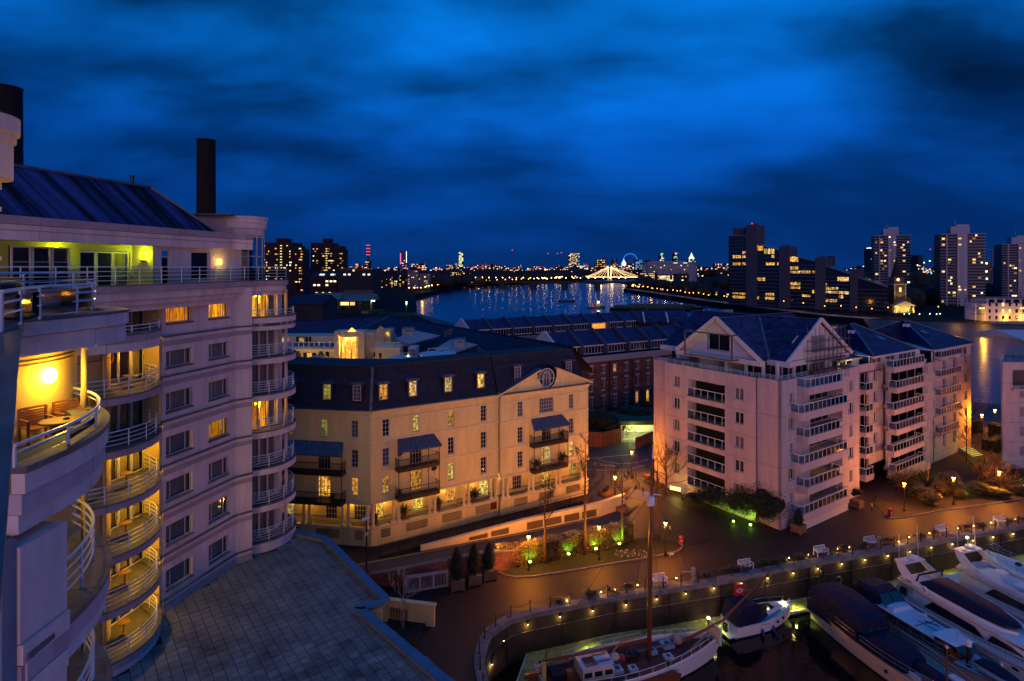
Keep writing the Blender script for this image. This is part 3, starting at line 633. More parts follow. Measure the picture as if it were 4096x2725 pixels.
# lamps along the banks
def bank_lamps(pts, n, em, group, label, h=5.5, jit=4):
 rr = random.Random(n)
 P = [Vector(p) for p in pts]; seg = len(P)-1
 for k in range(n):
  t = (k+.5)/n*seg; i = min(int(t), seg-1); p = P[i].lerp(P[i+1], t-i)
  far_lamp((p.x+rr.uniform(-jit,jit)*.3, p.y+rr.uniform(-jit,jit), p.z), h*rr.uniform(.9,1.2), em if not isinstance(em, list) else rr.choice(em), group, label+(', %s in the row' % ORD[k] if n < 36 and jit < 60 else ''))
bank_lamps([(-125,700,-.5),(-112,880,-.5),(-100,1020,-.5),(40,1310,-.5)], 34, [eLampO,eLampH,eLampO], 'street lamps on the left bank road', 'small orange street lamp on the busy left bank road', jit=14)
bank_lamps([(60,1330,-.5),(120,1500,-.5),(175,1700,-.5)], 44, [eLampH,eLampC,eLampO], 'street lamps beyond the road bridge', 'tiny street lamp glowing beyond the dark road bridge', jit=60)
bank_lamps([(206,978,-1.2),(182,890,-1.2),(191,700,-1.2),(200,590,-1.2)], 26, eLampO, 'orange lamps along the right embankment', 'small orange lamp on the curving right embankment walk', 4.5, 1)
bank_lamps([(200,585,-1.2),(205,510,-1.2),(222,412,-1.2),(250,382,-1.2)], 13, eLampO, 'lamps below the glass apartment building', 'small orange lamp on the embankment below the dark glass building', 5, .5)
bank_lamps([(250,400,-1),(330,390,-1),(400,420,-1)], 9, eLampO, 'lamps among the trees right of the church', 'small orange lamp between dark trees right of the church', 6, 12)
mRoadO = M('embankment_road', (.16,.13,.11), .8)
MB().prism([(170,896),(186,598),(194,503),(210,399),(225,370),(236,374),(219,408),(204,506),(196,600),(181,900)][::-1], -1.2, -1.15).build('embankment_path', mRoadO, kind='structure')
for i, (x, y) in enumerate(((180,850),(184,790),(187,730),(190,670),(192,615),(200,560),(203,520),(207,480),(213,440),(219,405),(228,385),(245,378))): point('lamp_light', (x+3, y, 4.5), (1,.36,.04), 1100, .3)
for x, y in ((-105,900),(-100,980),(-60,1110),(0,1230),(-118,800)): point('lamp_light', (x-4, y, 6), (1,.45,.08), 5000, .5)
for x, y, w in ((275,342,2600),(262,346,2000),(300,325,2200)): point('lamp_light', (x, y, 4), (1,.40,.03), w, .3)
# skyline
def near_(px):
 L_ = [(791,'just right of the second brick tower block'),(845,'near the red ringed telecom tower'),(928,'near the tower with the white edge'),(1060,'near the slim green lit tower'),(1188,'near the lone crane'),(1270,'below the group of cranes'),(1322,'near the wide lit slab tower'),(1383,'near the lit palace block'),(1436,'near the white dome'),(1470,'right of the ferris wheel'),(1523,'near the left red beacon skyscraper'),(1555,'near the right red beacon skyscraper'),(1593,'near the spired skyscraper'),(1650,'left of the dark glass building'),(1918,'near the narrow tower with the red crown'),(1985,'left of the first pale tower'),(2120,'between the two pale towers'),(2200,'behind the broad pale tower'),(2290,'left of the edge tower'),(2400,'at the right edge')]
 return min(L_, key=lambda q: abs(q[0]-px))[1]
NC_ = {}
def skl_(n): NC_[n] = NC_.get(n, 0)+1; return '%s low dark skyline block %s' % (ORD[NC_[n]-1], n)
far_g = 'low lit blocks on the far skyline'; rr = random.Random(77)
for k in range(120):
 px = 785+k*13.3+rr.uniform(-5,5)
 if 1672 < px < 1960 and k % 3: continue
 Y = rr.choice((2200,2600,3200)); yt = 615.7-rr.choice((-6,-3,0,1,2,4,6,9)); wd = rr.uniform(7,22)
 t, w, h = fb('skyline_building', skl_(near_(px)), 'building', px, px+wd, yt, Y, 30, mFarB, -1, far_g)
 lits(t, 0, w, h*.45, h, 5, 4, .38, rr.uniform(3,6), rr.uniform(1.8,3), [E('skyline_light', (1,.75,.5), 3), E('skyline_blue', (.4,.7,1), 2), E('skyline_orange', (1,.4,.12), 2.6), FW[0], eRed], k)
def sky_tower(px0, px1, pyt, label, Y=2600, m_=None, dens=.5, mats=None, nx=4, nz=12, seed=1, name='skyline_tower'):
 t, w, h = fb(name, label, 'tower', px0, px1, pyt, Y, 30, m_ or mFarB); lits(t, 0, w, h*.35, h, nx, nz, dens, w/nx*.75, 2.4, mats or FW, seed); return t, w, h
t, w, h = sky_tower(841, 851, 601, 'slender telecom tower ringed with red lights behind the tower blocks', 2600, dens=.7, nz=4)
bx('shaft', mFarB, t, w*.3, w*.7, 8, 14, h, h+72)
for k in range(4): bx('red_ring', E('neon_red', (1,.10,.16), 1.3), t, w*.15, w*.85, 5, 17, h+26+k*14, h+29.5+k*14)
t, w, h = sky_tower(921, 936, 578, 'flat topped skyline tower with a glowing white edge and red strip', 2600, M('tower_blue', (.05,.09,.16), .6), .06)
bx('light_strip', E('strip_white', (1,.8,.7), 4), t, w-1.6, w-.2, -.5, -.1, h*.5, h-2); bx('light_strip', E('strip_red', (1,.1,.25), 2.5), t, .5, 3.5, -.5, -.1, h*.45, h*.9)
sky_tower(1056, 1066, 580, 'slim skyline tower lit green and white above the left bank houses', 2600, None, .85, [E('sky_green', (.6,1,.5), 1.6), FW[3]], 3, 14)
sky_tower(1309, 1334, 583, 'wide lit slab tower on the skyline left of the bright bridge', 2600, None, .62, [FW[3], FW[0], eFarC], 9, 14, 4)
sky_tower(1374, 1392, 597, 'lit stone palace block on the skyline above the bright bridge', 2600, None, .6, FW, 6, 5, 5)
sky_tower(1391, 1396, 592, 'thin red brick tower on the skyline beside the lit palace block', 2600, mBrick, .1)
sky_tower(1410, 1422, 596, 'small lit tower immediately left of the white dome', 2600, None, .5, FW, 4, 6, 6)
sky_tower(1463, 1478, 598, 'blue lit tower immediately right of the ferris wheel', 2600, None, .6, [eFarC, E('blue_strip', (.1,.35,1), 2)], 4, 6, 7)
sky_tower(1487, 1500, 599, 'dark riverside tower second to the right of the ferris wheel', 2600, None, .2, FW, 4, 6, 8)
for px, top, lab in ((1519,583,'skyscraper with red beacons and green lights, left of the twin'),(1551,582,'skyscraper with red beacons and scaffold top, right of its twin')):
 t, w, h = sky_tower(px, px+9, top, lab, 2800, None, .5, [FW[3], E('sky_green2', (.3,1,.8), 1.4)], 3, 12, px)
 for k in range(3): bx('beacon', MATS['neon_red'], t, w*.2+k*4, w*.2+k*4+3, -.6, -.1, h-3-k*9, h+1-k*9)
t, w, h = sky_tower(1585, 1602, 596, 'tapering lit skyscraper with a spire at the end of the row', 2800, None, .6, [MATS['sky_green2'], FW[3]], 4, 9, 9)
MB().loft([[(w*.5+r*math.cos(a), 12+r*math.sin(a), z) for a in (0,1.57,3.14,4.71)] for r, z in ((w*.45,h),(w*.2,h+14),(.6,h+30))]).build('spire', E('spire_lit', (.9,1,.7), 1.2), t)
t, w, h = sky_tower(2005, 2012, 570, 'tall lit skyscraper with glowing crown left of the first pale tower', 1500, None, .4, [FW[3]], 2, 10, 3)
for k in range(3): bx('crown_light', E('crown_lit', (.9,1,.6), 3), t, k*.8, w-k*.8, -.4, 20, h-2-k*5, h-k*5)
bx('light_strip', MATS['crown_lit'], t, w*.4, w*.55, -.6, -.2, 10, h-12)
sky_tower(1915, 1922, 590, 'narrow dark tower with a red crown above the sloped glass roofs', 1900, None, .1, [eRed], 2, 8, 2)
sky_tower(2113, 2124, 587, 'dark rounded tower right of the first pale tower', 1300, None, .1)
for i, (px, t0, t1) in enumerate(((1270,590,600),(1283,588,602),(1292,590,600),(2146,578,606),(2150,580,604),(2178,583,600),(1188,582,600))):
 Y = 2400; a = D(px, 612, Y); b = D(px, t0+8, Y); c = D(px+(9 if i % 2 else -9), t0-6, Y)
 t = T('tower_crane', 'thin distant tower crane with a raised jib on the skyline', 'crane', a, 0, 'tower cranes on the skyline')
 MB().bar((0,0,-10), b-a, 1.8).build('mast', M('crane_steel', (.05,.06,.09), .8), t); MB().bar(b-a, c-a, 1.6).build('jib', MATS['crane_steel'], t); bx('beacon', MATS['neon_red'], t, (c-a).x-1.8, (c-a).x+1.8, -1, 1, (c-a).z-1.8, (c-a).z+1.8)
for i, (px, py) in enumerate(((2112,612),(2127,606),(2140,602),(2153,612),(2165,618),(2182,610),(2192,618),(2170,622))):
 p = D(px, py, 1100); far_lamp((p.x, p.y, -1), p.z+1, (eLampO if i % 3 == 1 else MATS['neon_red'] if i % 2 else eLampC), 'site floodlights between the pale towers', 'bright site floodlight on a mast between the two pale towers', 1.0)
rr = random.Random(31)
for em, n_, lab in ((E('city_light_warm', (1,.62,.30), 2.6), 380, 0), (E('city_light_cool', (.55,.8,1), 1.8), 150, 0), (E('city_light_orange', (1,.35,.08), 2.6), 120, 0)):
 m = MB()
 for _ in range(n_):
  Y = rr.uniform(1500, 3800); x = (rr.uniform(785, 2350)-CX)/F*Y; z = rr.uniform(3, 12+Y*.010*rr.random()); q = Y*rr.uniform(.00035,.0007); m.box(x-q*rr.choice((1,1,3)), x+q, Y-q, Y+q, z-q, z+q)
 m.build('distant_city_lights', em, kind='stuff')
def ferris():
 Y = 2900; c = D(1450.5, 601, Y); t = T('ferris_wheel', 'blue lit ferris wheel beside the white dome on the skyline', 'ferris wheel', (c.x, c.y, -1)); r = 12.5*Y/F*1.5
 pts = [(r*.9*math.cos(a), r*.3*math.sin(a)*0, c.z-3+r*math.sin(a)) for a in [2*PI*k/40 for k in range(40)]]
 MB().tube(pts+[pts[0]], 1.4, 5).build('rim', E('wheel_blue', (.05,.25,1), 1.3), t)
 for s in (-1, 1): MB().bar((s*14, 10, 0), (0, 0, c.z), 1.6).build('leg', mFarP, t)
 for k in range(8): MB().bar((0,0,c.z-3), pts[k*5], .4).build('spoke', mFarP, t)
ferris()
def dome():
 Y = 2900; c = D(1436, 616, Y); t = T('domed_cathedral', 'small floodlit cathedral dome left of the ferris wheel', 'cathedral', (c.x, c.y, -1)); em = E('dome_lit', (1,.85,.55), 1.8)  # floodlight given as the dome's own glow
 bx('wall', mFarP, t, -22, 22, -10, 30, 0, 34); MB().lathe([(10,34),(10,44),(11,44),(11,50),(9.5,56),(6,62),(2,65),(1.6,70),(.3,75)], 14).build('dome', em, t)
dome()
# chimneys of the power station
def chimney(px0, px1, pyt, Y, label, band):
 x = ((px0+px1)/2-CX)/F*Y; r = (px1-px0)/2/F*Y; h = H-(pyt-HY)*Y/F
 t = T('brick_chimney', label, 'chimney', (x, Y, 0), 0, 'power station chimneys'); n = 12
 for k in range(n):
  z0, z1 = h*k/n, h*(k+1)/n; r0 = r*(1.08-.10*z0/h); r1 = r*(1.08-.10*z1/h)
  MB().lathe([(r0,z0),(r1,z1-.25),(r1*1.025,z1-.25),(r1*1.025,z1)], 28).build('shaft_course', M('chimney_red_course', (.010,.004,.004), .9, n=(1,.4)) if 5 < k < 10 and band else M('chimney_brick', (.004,.003,.004), .9, n=(.6,.4), b=(1.2,.06)), t, smooth=False)
 MB().lathe([(r*1.0,h-.02),(r*1.04,h+.3),(r*.8,h+.35)], 28).build('rim', M('chimney_cap', (.02,.012,.012), .9), t)
chimney(454.5, 494.5, 324, 235, 'tall dark brick chimney standing alone behind the hotel roof', True)
chimney(-30, 43, 203, 190, 'dark brick chimney cut off by the left edge behind the rounded turret', False)
# moored craft on the river
def hull(L, B, D_, sheer=.35, n=9, bow=1.8, transom=.75):
 """rings of a hull from stern (x=0) to bow (x=L), deck at z~D_"""
 rings = []
 for i in range(n):
  s = i/(n-1); w = B/2*(transom+(1-transom)*min(1, s*2.2))*(1-max(0, (s-.45)/.55)**bow*.985); z1 = D_*(1+sheer*(s-.35)**2*2); rake = L*.07*max(0, s-.6)/.4
  kx = L*s
  rings.append([(kx, -w*.75, -.35), (kx+rake*.5, -w*.93, z1*.45), (kx+rake, -w, z1), (kx+rake, w, z1), (kx+rake*.5, w*.93, z1*.45), (kx, w*.75, -.35)])
 return rings
def river_boat(px0, px1, py, label, group=None, mat=None, cabin=True, L=None):
 a = G(px0, py, -6); b = G(px1, py, -6); L = (b-a).length; t = T('moored_boat', label, 'boat', a, math.atan2(b.y-a.y, b.x-a.x), group)
 MB().loft(hull(L, L*.24, L*.07+.5)).build('hull', mat or mBlack, t)
 if cabin: bx('cabin', mFarP, t, L*.15, L*.55, -L*.07, L*.07, L*.07+.5, L*.12+1); bx('window', FW[0], t, L*.25, L*.3, -L*.07-.1, -L*.07, L*.09+.6, L*.11+.6)
 return t
rr = random.Random(6)
for k in range(12):
 px = 1062+k*14.5+rr.uniform(-3,3); river_boat(px, px+rr.uniform(10,20), 664.5-k*.55+rr.uniform(-1,1.5), 'small dark houseboat on the left river bank, %s from the works' % ORD[k], 'houseboats moored by the left bank')
for k in range(7): px = 868+k*13; river_boat(px, px+15, 684-k*2.5, 'dark barge moored in the creek mouth, %s from the works' % ORD[k], 'barges moored in the creek mouth')
a = G(1284, 697, -6)
t = river_boat(1284, 1322, 695, 'empty dark barge lying alone in mid river', None, mBlack, False)
for k in range(2):
 a = G(1404+k*36, 714-k*4, -6); t = T('container_barge', ['long green topped barge of containers right of the tug', 'farther container barge lying behind the first'][k], 'barge', a, -.24)
 L = 66; MB().loft(hull(L, 14, 2.2, .1, 7, 5, .95)).build('hull', mBlack, t)
 for i in range(9):
  for j in range(2): bx('container', M('container_green', (.035,.05,.025), .7, rnd=.4), t, 4+i*6.3, 10+i*6.3, -5+j*5, -.4+j*5, 2.0, 4.4)
t = river_boat(1350, 1392, 711, 'small tug with bright deck light beside the container barges', None, mBlack, False)
L = 14; bx('wheelhouse', mDim, t, 8, 12, -2, 2, 2, 6); bx('deck_light', E('tug_light', (1,.75,.5), 12), t, 9.5, 11, -2.6, -2.1, 5.4, 6.8); bx('funnel', M('tug_red', (.3,.02,.02), .5), t, 5, 6.4, -.7, .7, 2, 4.6)
point('deck_flood', (10, -6, 6), (1,.75,.5), 3500, .5, t)
river_boat(1888, 1935, 737, 'old sailing barge hull moored below the glass building', None, M('red_hull', (.12,.03,.025), .7))
river_boat(1938, 1995, 745, 'blue decked lighter moored next to the sailing barge hull', None, M('blue_deck', (.04,.06,.12), .5))
# ---------------------------------------------------------------- curved hotel on the left
ZP = H-23.4
DK = lambda k: H-4.45-3.03*k
def arc(c, r, a0, a1, n, z=0.0): return [Vector((c[0]+r*math.cos(math.radians(a0+(a1-a0)*i/n)), c[1]+r*math.sin(math.radians(a0+(a1-a0)*i/n)), z)) for i in range(n+1)]
def resample(pts, step):
 out = [pts[0]]; acc = 0
 for a, b in zip(pts, pts[1:]):
  L = (b-a).length; s = step-acc
  while s < L: out.append(a+(b-a)*(s/L)); s += step
  acc = L-(s-step)
 if (out[-1]-pts[-1]).length > .02: out.append(pts[-1])
 return out
def offs(pts, d):       # offset to the right of the travel direction
 o = []
 for k, p in enumerate(pts):
  t = (pts[min(k+1, len(pts)-1)]-pts[max(k-1, 0)]); n = Vector((t.y, -t.x, 0)).normalized(); o.append(p+n*d)
 return o
def band(par, pts, z0, z1, out, th, mat, name='fascia_panel', step=1.8, gap=.015):
 """facing panels along pts, proud by out, th thick, one object per panel"""
 P = resample(pts, .3); A = offs(P, out); B = offs(P, out-th); L = 0; cuts = [0]
 for k in range(1, len(P)):
  L += (P[k]-P[k-1]).length
  if L >= step-1e-6 or k == len(P)-1: cuts.append(k); L = 0
 for a, b in zip(cuts, cuts[1:]):
  f = A[a:b+1]; g = B[a:b+1]
  if len(f) < 2: continue
  f = [f[0]+(f[1]-f[0]).normalized()*gap]+f[1:-1]+[f[-1]-(f[-1]-f[-2]).normalized()*gap]
  g = [g[0]+(g[1]-g[0]).normalized()*gap]+g[1:-1]+[g[-1]-(g[-1]-g[-2]).normalized()*gap]
  m = MB(); m.loft([[(p.x,p.y,z0),(p.x,p.y,z1),(q.x,q.y,z1),(q.x,q.y,z0)] for p, q in zip(f, g)]); m.build(name, mat, par)
def slab(par, outer, inner, z0, z1, mat, name='deck'):
 m = MB(); m.prism([(p.x,p.y) for p in outer]+[(p.x,p.y) for p in inner], z0, z1); return m.build(name, mat, par)
mDeck = M('balcony_deck', (.10,.09,.085), .6, n=(2,.5))
mLampYellow = M('lamp_yellow_render', (.60,.44,.17), .85, n=(.5,.1)); mLowMauve = M('mauve_lower_band', (.50,.40,.44), .85, n=(.9,.2), stretch=(1,1,.3)); mGold = M('curtain_gold', (.55,.42,.18), .9, n=(2,.3), stretch=(5,5,.5))  # balcony lamp glow is put into the yellow of this render
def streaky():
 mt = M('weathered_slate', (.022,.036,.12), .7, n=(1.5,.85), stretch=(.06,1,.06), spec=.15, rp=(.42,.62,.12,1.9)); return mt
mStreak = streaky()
HOT = T('hotel', 'curved mauve hotel with yellow lit balconies and slate roof along the left side', 'hotel', (0,0,0))
A0 = Vector((-23.7,39.75,0)); B0 = Vector((-21.85,46.3,0)); B1 = Vector((-20.9,47.25,0))
fd = (B0-A0); FL = fd.length; fa = math.atan2(fd.y, fd.x)
bay = arc((-26,35.8), 3.9, -75, 72, 20); bay = bay+[A0+Vector((0,-.0,0))]
CT = (-22.3,51.0)
# flat facade with its two window columns
fr = link('window_wall', None, HOT, A0, fa)
def fx(px): return along(A0, fd.normalized(), px)
w1 = (fx(382), fx(443)); w2 = (fx(480.5), fx(527)); holes = []; spec = []
for k in range(7):
 zc = H-3.16-3.04*k
 for c, w in ((0, w1), (1, w2)): holes.append((w[0], w[1], zc-.68, zc+.68)); spec.append((w, zc-.68, 1.36, (k == 0) or (k == 3 and c == 1)))
wall('wall', mRender, fr, 0, FL, ZP-.5, H-1.6, holes, 0, .32)
for w, z, h, lt in spec:
 window(fr, w[0]+.02, z+.02, w[1]-w[0]-.04, h-.04, .16, (.21,.79), 1, mFrame, eCurt if lt else mCurt, gWin, .06, cur='folds')
 bx('window_sill', mCoping, fr, w[0]-.06, w[1]+.06, -.07, .16, z-.1, z)
flat = [A0, B0, B1]
for k in range(0, 8):
 d = DK(k)-(.3 if k == 0 else 0); kk = 0 if k else .15
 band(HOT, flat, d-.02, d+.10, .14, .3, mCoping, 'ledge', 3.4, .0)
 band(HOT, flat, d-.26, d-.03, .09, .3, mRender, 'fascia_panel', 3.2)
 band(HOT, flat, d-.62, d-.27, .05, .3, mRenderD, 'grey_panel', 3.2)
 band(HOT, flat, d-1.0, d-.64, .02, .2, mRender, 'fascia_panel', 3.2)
# short wall beside the turret and the core behind it
wl = link('end_wall', None, HOT, B0, math.atan2((B1-B0).y, (B1-B0).x)); wall('wall', mRender, wl, 0, (B1-B0).length, ZP-.5, H-1.6, (), 0, .5)
slab(HOT, [Vector((-25.6,40.0,0)), Vector((-23.6,47.0,0)), Vector((-24.2,56,0))], [Vector((-34,60,0)), Vector((-36,39.9,0))], ZP-.5, H-1.2, mDark, 'dark_core')
# balcony bays between tower and flat facade
c3 = (-27.05,35.0)
for k in range(7):
 d = DK(k)
 inner = [Vector((-29.5,39.9,0)), Vector((-30,31.5,0))]
 slab(HOT, bay, inner, d-.4, d-.03, mDeck, 'balcony_slab')
 if k == 0:
  band(HOT, bay, d+.45, d+.62, .10, .5, mCoping, 'coping', 2.2, 0); band(HOT, bay, d+.05, d+.45, .08, .2, mRenderD, 'fascia_panel', 2.2); band(HOT, bay, d-.45, d+.03, .04, .2, mRender, 'fascia_panel', 2.2)
  rail(HOT, [p+Vector((0,0,d+.62)) for p in bay[2:-1]], .40, 2, mWhiteR, 1.4, .022)
 else:
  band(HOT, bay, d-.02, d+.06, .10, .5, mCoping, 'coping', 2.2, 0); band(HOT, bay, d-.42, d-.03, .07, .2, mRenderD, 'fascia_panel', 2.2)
  rail(HOT, [p+Vector((0,0,d+.05)) for p in offs(bay, -.15)[2:-1]], 1.0, 4, mWhiteR, 1.3, .02)
 zt = d+2.6
 # return wall, glazing, rounded lamp-yellow wall, post
 bx('return_wall', mLampYellow, HOT, -24.75, -23.72, 39.5, 39.75, d-.03, zt)
 for a, b, c in ((0,.62,-24.0),(.62,2.55,-24.4)): bx('wall_joint', mCoping, HOT, -24.74, -23.73, 39.485, 39.5, d+b, d+b+.015)
 g = link('glazed_doors', None, HOT, (-25.35,36.6,d), math.atan2(2.95,.6)); L = 3.0
 lt = k in (1, 3, 4, 5, 6)
 for i in range(3):
  w_ = L/3; window(g, i*w_, 0, w_-.03, 2.45, 0, 1, 1, mFrame, (mGold if not (k == 1 and i < 2) else M('salmon_room', (.5,.16,.05), .9)), gWin, .07, cur='folds' if not (k == 1 and i < 2) else None, dep=.25 if not (k == 1 and i < 2) else 1.6, name='door')
 MB().loft([[(c3[0]+2.6*math.cos(math.radians(a)), c3[1]+2.6*math.sin(math.radians(a)), z) for a in range(-80, 75, 8)] for z in (d-.03, zt)], closed=False, cap=False).build('rounded_wall', mLampYellow, HOT, smooth=True)
 MB().loft([[(c3[0]+2.64*math.cos(math.radians(a)), c3[1]+2.64*math.sin(math.radians(a)), z) for a in range(-80, 75, 8)] for z in (d+1.95, d+2.0)], closed=False, cap=False).build('groove', mCoping, HOT, smooth=True)
 MB().lathe([(.11,d),(.11,zt)], 12, (-24.35,35.1,0)).build('post', mLampYellow, HOT, smooth=True)
 if k in (1, 3, 4, 5, 6): point('balcony_light', (-24.1, 37.6, d+2.1), (1,.52,.008), 230 if k > 1 else 120, .12, HOT)
 if k == 1: point('room_light', (-26.2, 38.0, d+1.9), (1,.35,.06), 110, .1, HOT)
 if k in (1,3,4,5,6):
  t = T('balcony_table', 'small dark round table on the %s far balcony up from the roof terrace' % ORD[6-k], 'table', (-24.0, 36.9-.1*k, d), 0, 'round tables on the far balconies')
  MB().lathe([(.36,.70),(.36,.73)], 14).build('top', mTeak, t); MB().lathe([(.22,0),(.04,.05),(.035,.7)], 8).build('pedestal', mTeak, t)
band(HOT, bay, ZP-.5, DK(6)-.42, .0, .2, mRender, 'base_panel', 2.4); band(HOT, flat, ZP-.5, ZP+.22, .12, .2, mRenderD, 'base_panel', 2.4)
def mirror_room():
 d = DK(1); MB().tube([(-26.45, 38.6+.38*math.cos(a), d+1.5+.38*math.sin(a)) for a in [2*PI*i/16 for i in range(17)]], .05, 6).build('mirror_frame', mWood, HOT)
 t = T('television', 'black television inside the orange lit hotel room', 'television', (-26.4, 37.3, d)); bx('screen', mDark, t, 0, .08, -.5, .5, .9, 1.5); bx('cabinet', mWood, t, -.2, .3, -.7, .8, 0, .85)
mirror_room()
# rounded end turret with stacked balconies
tc = arc(CT, 3.28, -72, 78, 18)
lowarc = [B1]+tc
for k in range(7):
 d = DK(k); slab(HOT, tc, [Vector((-24,55,0)), Vector((-24,47.5,0))], d-.42, d-.03, mDeck, 'balcony_slab')
 if k == 0:
  band(HOT, tc, d+.30, d+.42, .08, .5, mCoping, 'coping', 2.6, 0); band(HOT, tc, d-.15, d+.30, .05, .2, mRender, 'fascia_panel', 2.6); band(HOT, tc, d-.75, d-.17, .0, .2, mRender, 'fascia_panel', 2.6)
  rail(HOT, [p+Vector((0,0,d+.42)) for p in offs(tc, -.1)[:-4]], .5, 2, mWhiteR, 1.5, .022)
 else:
  band(HOT, tc, d-.03, d+.05, .08, .5, mCoping, 'coping', 2.6, 0); band(HOT, tc, d-.5, d-.05, .05, .2, mRender, 'fascia_panel', 2.6)
  rail(HOT, [p+Vector((0,0,d+.04)) for p in offs(tc, -.12)[:-2]], 1.05, 5, mWhiteR, 1.4, .02)
 zt = d+2.55; g = link('glazed_doors', None, HOT, (-21.62,48.6,d), math.atan2(2.4,1.12))
 for i in range(3): window(g, i*.88, 0, .85, 2.5, 0, 1, 1, mRender, eCurt if k in (0, 3) and i < 2 else mCurt, gWin, .08, cur='folds', name='door')
 bx('pier_wall', mRender, HOT, -20.75, -20.35, 51.0, 52.0, d-.03, zt)
 bx('back_wall', mRender, HOT, -24, -20.6, 52.0, 52.3, d-.03, zt)
 MB().lathe([(.14,d),(.14,zt)], 12, (-19.75,51.3,0)).build('post', mLampYellow if k in (0,3) else mRender, HOT, smooth=True)  # lamplight coloured into the posts of the lit levels
 if k in (0, 3): point('balcony_light', (-20.9, 49.3, d+2.0), (1,.5,.02), 80, .1, HOT)
band(HOT, tc, ZP-.5, DK(6)-.5, .04, .25, mRender, 'base_panel', 3)
# penthouse floor: deck edge, rail, wall, fascia, roof
pk = [Vector((-25.2,28,0)), Vector((-23.4,34.4,0)), Vector((-22.1,41,0)), Vector((-21.2,46.7,0))]; pt = arc(CT, 2.66, -60, 70, 12); pk2 = pk+[Vector((-20.9,48.3,0))]+pt[1:]
zk = H-1.05
slab(HOT, offs(pk2, -.7), [Vector((-34,56,0)), Vector((-36,28,0))], zk-.9, zk-.45, mDeck, 'roof_deck')
band(HOT, pk2, zk-.06, zk, .06, .5, mCoping, 'coping', 3.5, 0); band(HOT, pk2, zk-.45, zk-.07, .04, .3, mRenderD, 'fascia_panel', 3.5)
band(HOT, pk2, zk-.95, zk-.47, -.12, .3, mRender, 'fascia_panel', 3.5, .012); band(HOT, pk2, zk-1.3, zk-.97, -.28, .3, mRender, 'fascia_panel', 3.5)
band(HOT, pk, zk-1.7, zk-1.32, -.5, .3, mRender, 'fascia_panel', 3.5)
rail(HOT, [p+Vector((0,0,zk)) for p in offs(pk2, -.15)], 1.08, 4, mWhiteR, 1.75, .022, glass=gRail)
F0 = Vector((-27.2,24,0)); F1 = Vector((-21.9,46.4,0)); pd = (F1-F0); PL = pd.length; pu = pd.normalized(); pa = math.atan2(pd.y, pd.x)
pf = link('penthouse_front', None, HOT, F0, pa)
px_ = lambda x, off=0.0: along(F0+Vector((-pu.y, pu.x, 0))*off, pu, x)
x365 = px_(365); 
wall('wall', mRender, pf, x365, PL+1.2, zk-.5, H+1.7, [(px_(372,.3), px_(394,.3), zk-.4, H+1.15), (px_(440,.3), px_(484,.3), zk+.1, H+1.15)], .3, .3)
window(pf, px_(372,.3), zk-.4, px_(394,.3)-px_(372,.3), 1.55+.65, .45, 1, 1, mFrame, mDark, gWin, .07, name='door')
window(pf, px_(440,.3), zk+.1, px_(484,.3)-px_(440,.3), 2.1, .45, 1, 1, mFrame, mDark, gWin, .07)
a0 = px_(112, 2.0)-3.2; 
recw = [(px_(185,2.), px_(300,2.), zk-.45, H+1.05)]
mGreenWall = M('recess_render', (.46,.42,.22), .85, n=(.5,.1))
wall('recess_wall', mGreenWall, pf, -2, x365, zk-.5, H+1.8, recw, 2.0, .25)
o_ = px_(185,2.); w_ = (px_(300,2.)-o_)/3
for i in range(3): window(pf, o_+i*w_, zk-.45, w_-.03, 2.5, 2.1, 1, 1, mFrame, mDark if i < 2 else mCurt, gWin, .08, name='door', cur='folds' if i == 2 else None)
bx('side_wall', mGreenWall, pf, x365-.15, x365, .3, 2.0, zk-.5, H+1.7)
bx('ceiling', mGreenWall, pf, -2, x365, .25, 2.0, H+1.45, H+1.55)
for x, y in ((px_(121,2.)+.1, 1.78), (x365-.32, 1.0)):
 MB().lathe([(.04,0),(.16,.1),(.26,.12)], 10, (0,0,0)).build('uplighter', mBlack, pf, (x, y, H+.35))
 point('uplighter_light', (x, y-.1, H+.85), (.80,1,.01), 85, .10, pf)
# glazed screen at the near end of the recess
for i in range(3): window(pf, px_(26,1.)+i*1.1, zk-.3, 1.05, 2.5, 1.0+.0*i, 1, (.66,), mFrame, mDim, gWin, .08, name='screen')
bx('wall_lamp', E('wall_lamp_amber', (1,.62,.06), 9), pf, px_(503,.3)-.16, px_(503,.3)+.16, .16, .28, H+.25, H+.62); point('wall_lamp_light', (px_(503,.3), .0, H+.4), (1,.6,.08), 30, .1, pf)
for z0, z1, o, mm in ((H+2.25, H+2.68, .12, mRenderD), (H+1.95, H+2.23, .06, mRender), (H+1.42, H+1.93, .0, mRender)): band(HOT, [F0-pu*3, F1, F1+Vector((.9,1.2,0))], z0, z1, o, .6, mm, 'fascia_panel', 5.2, .012)
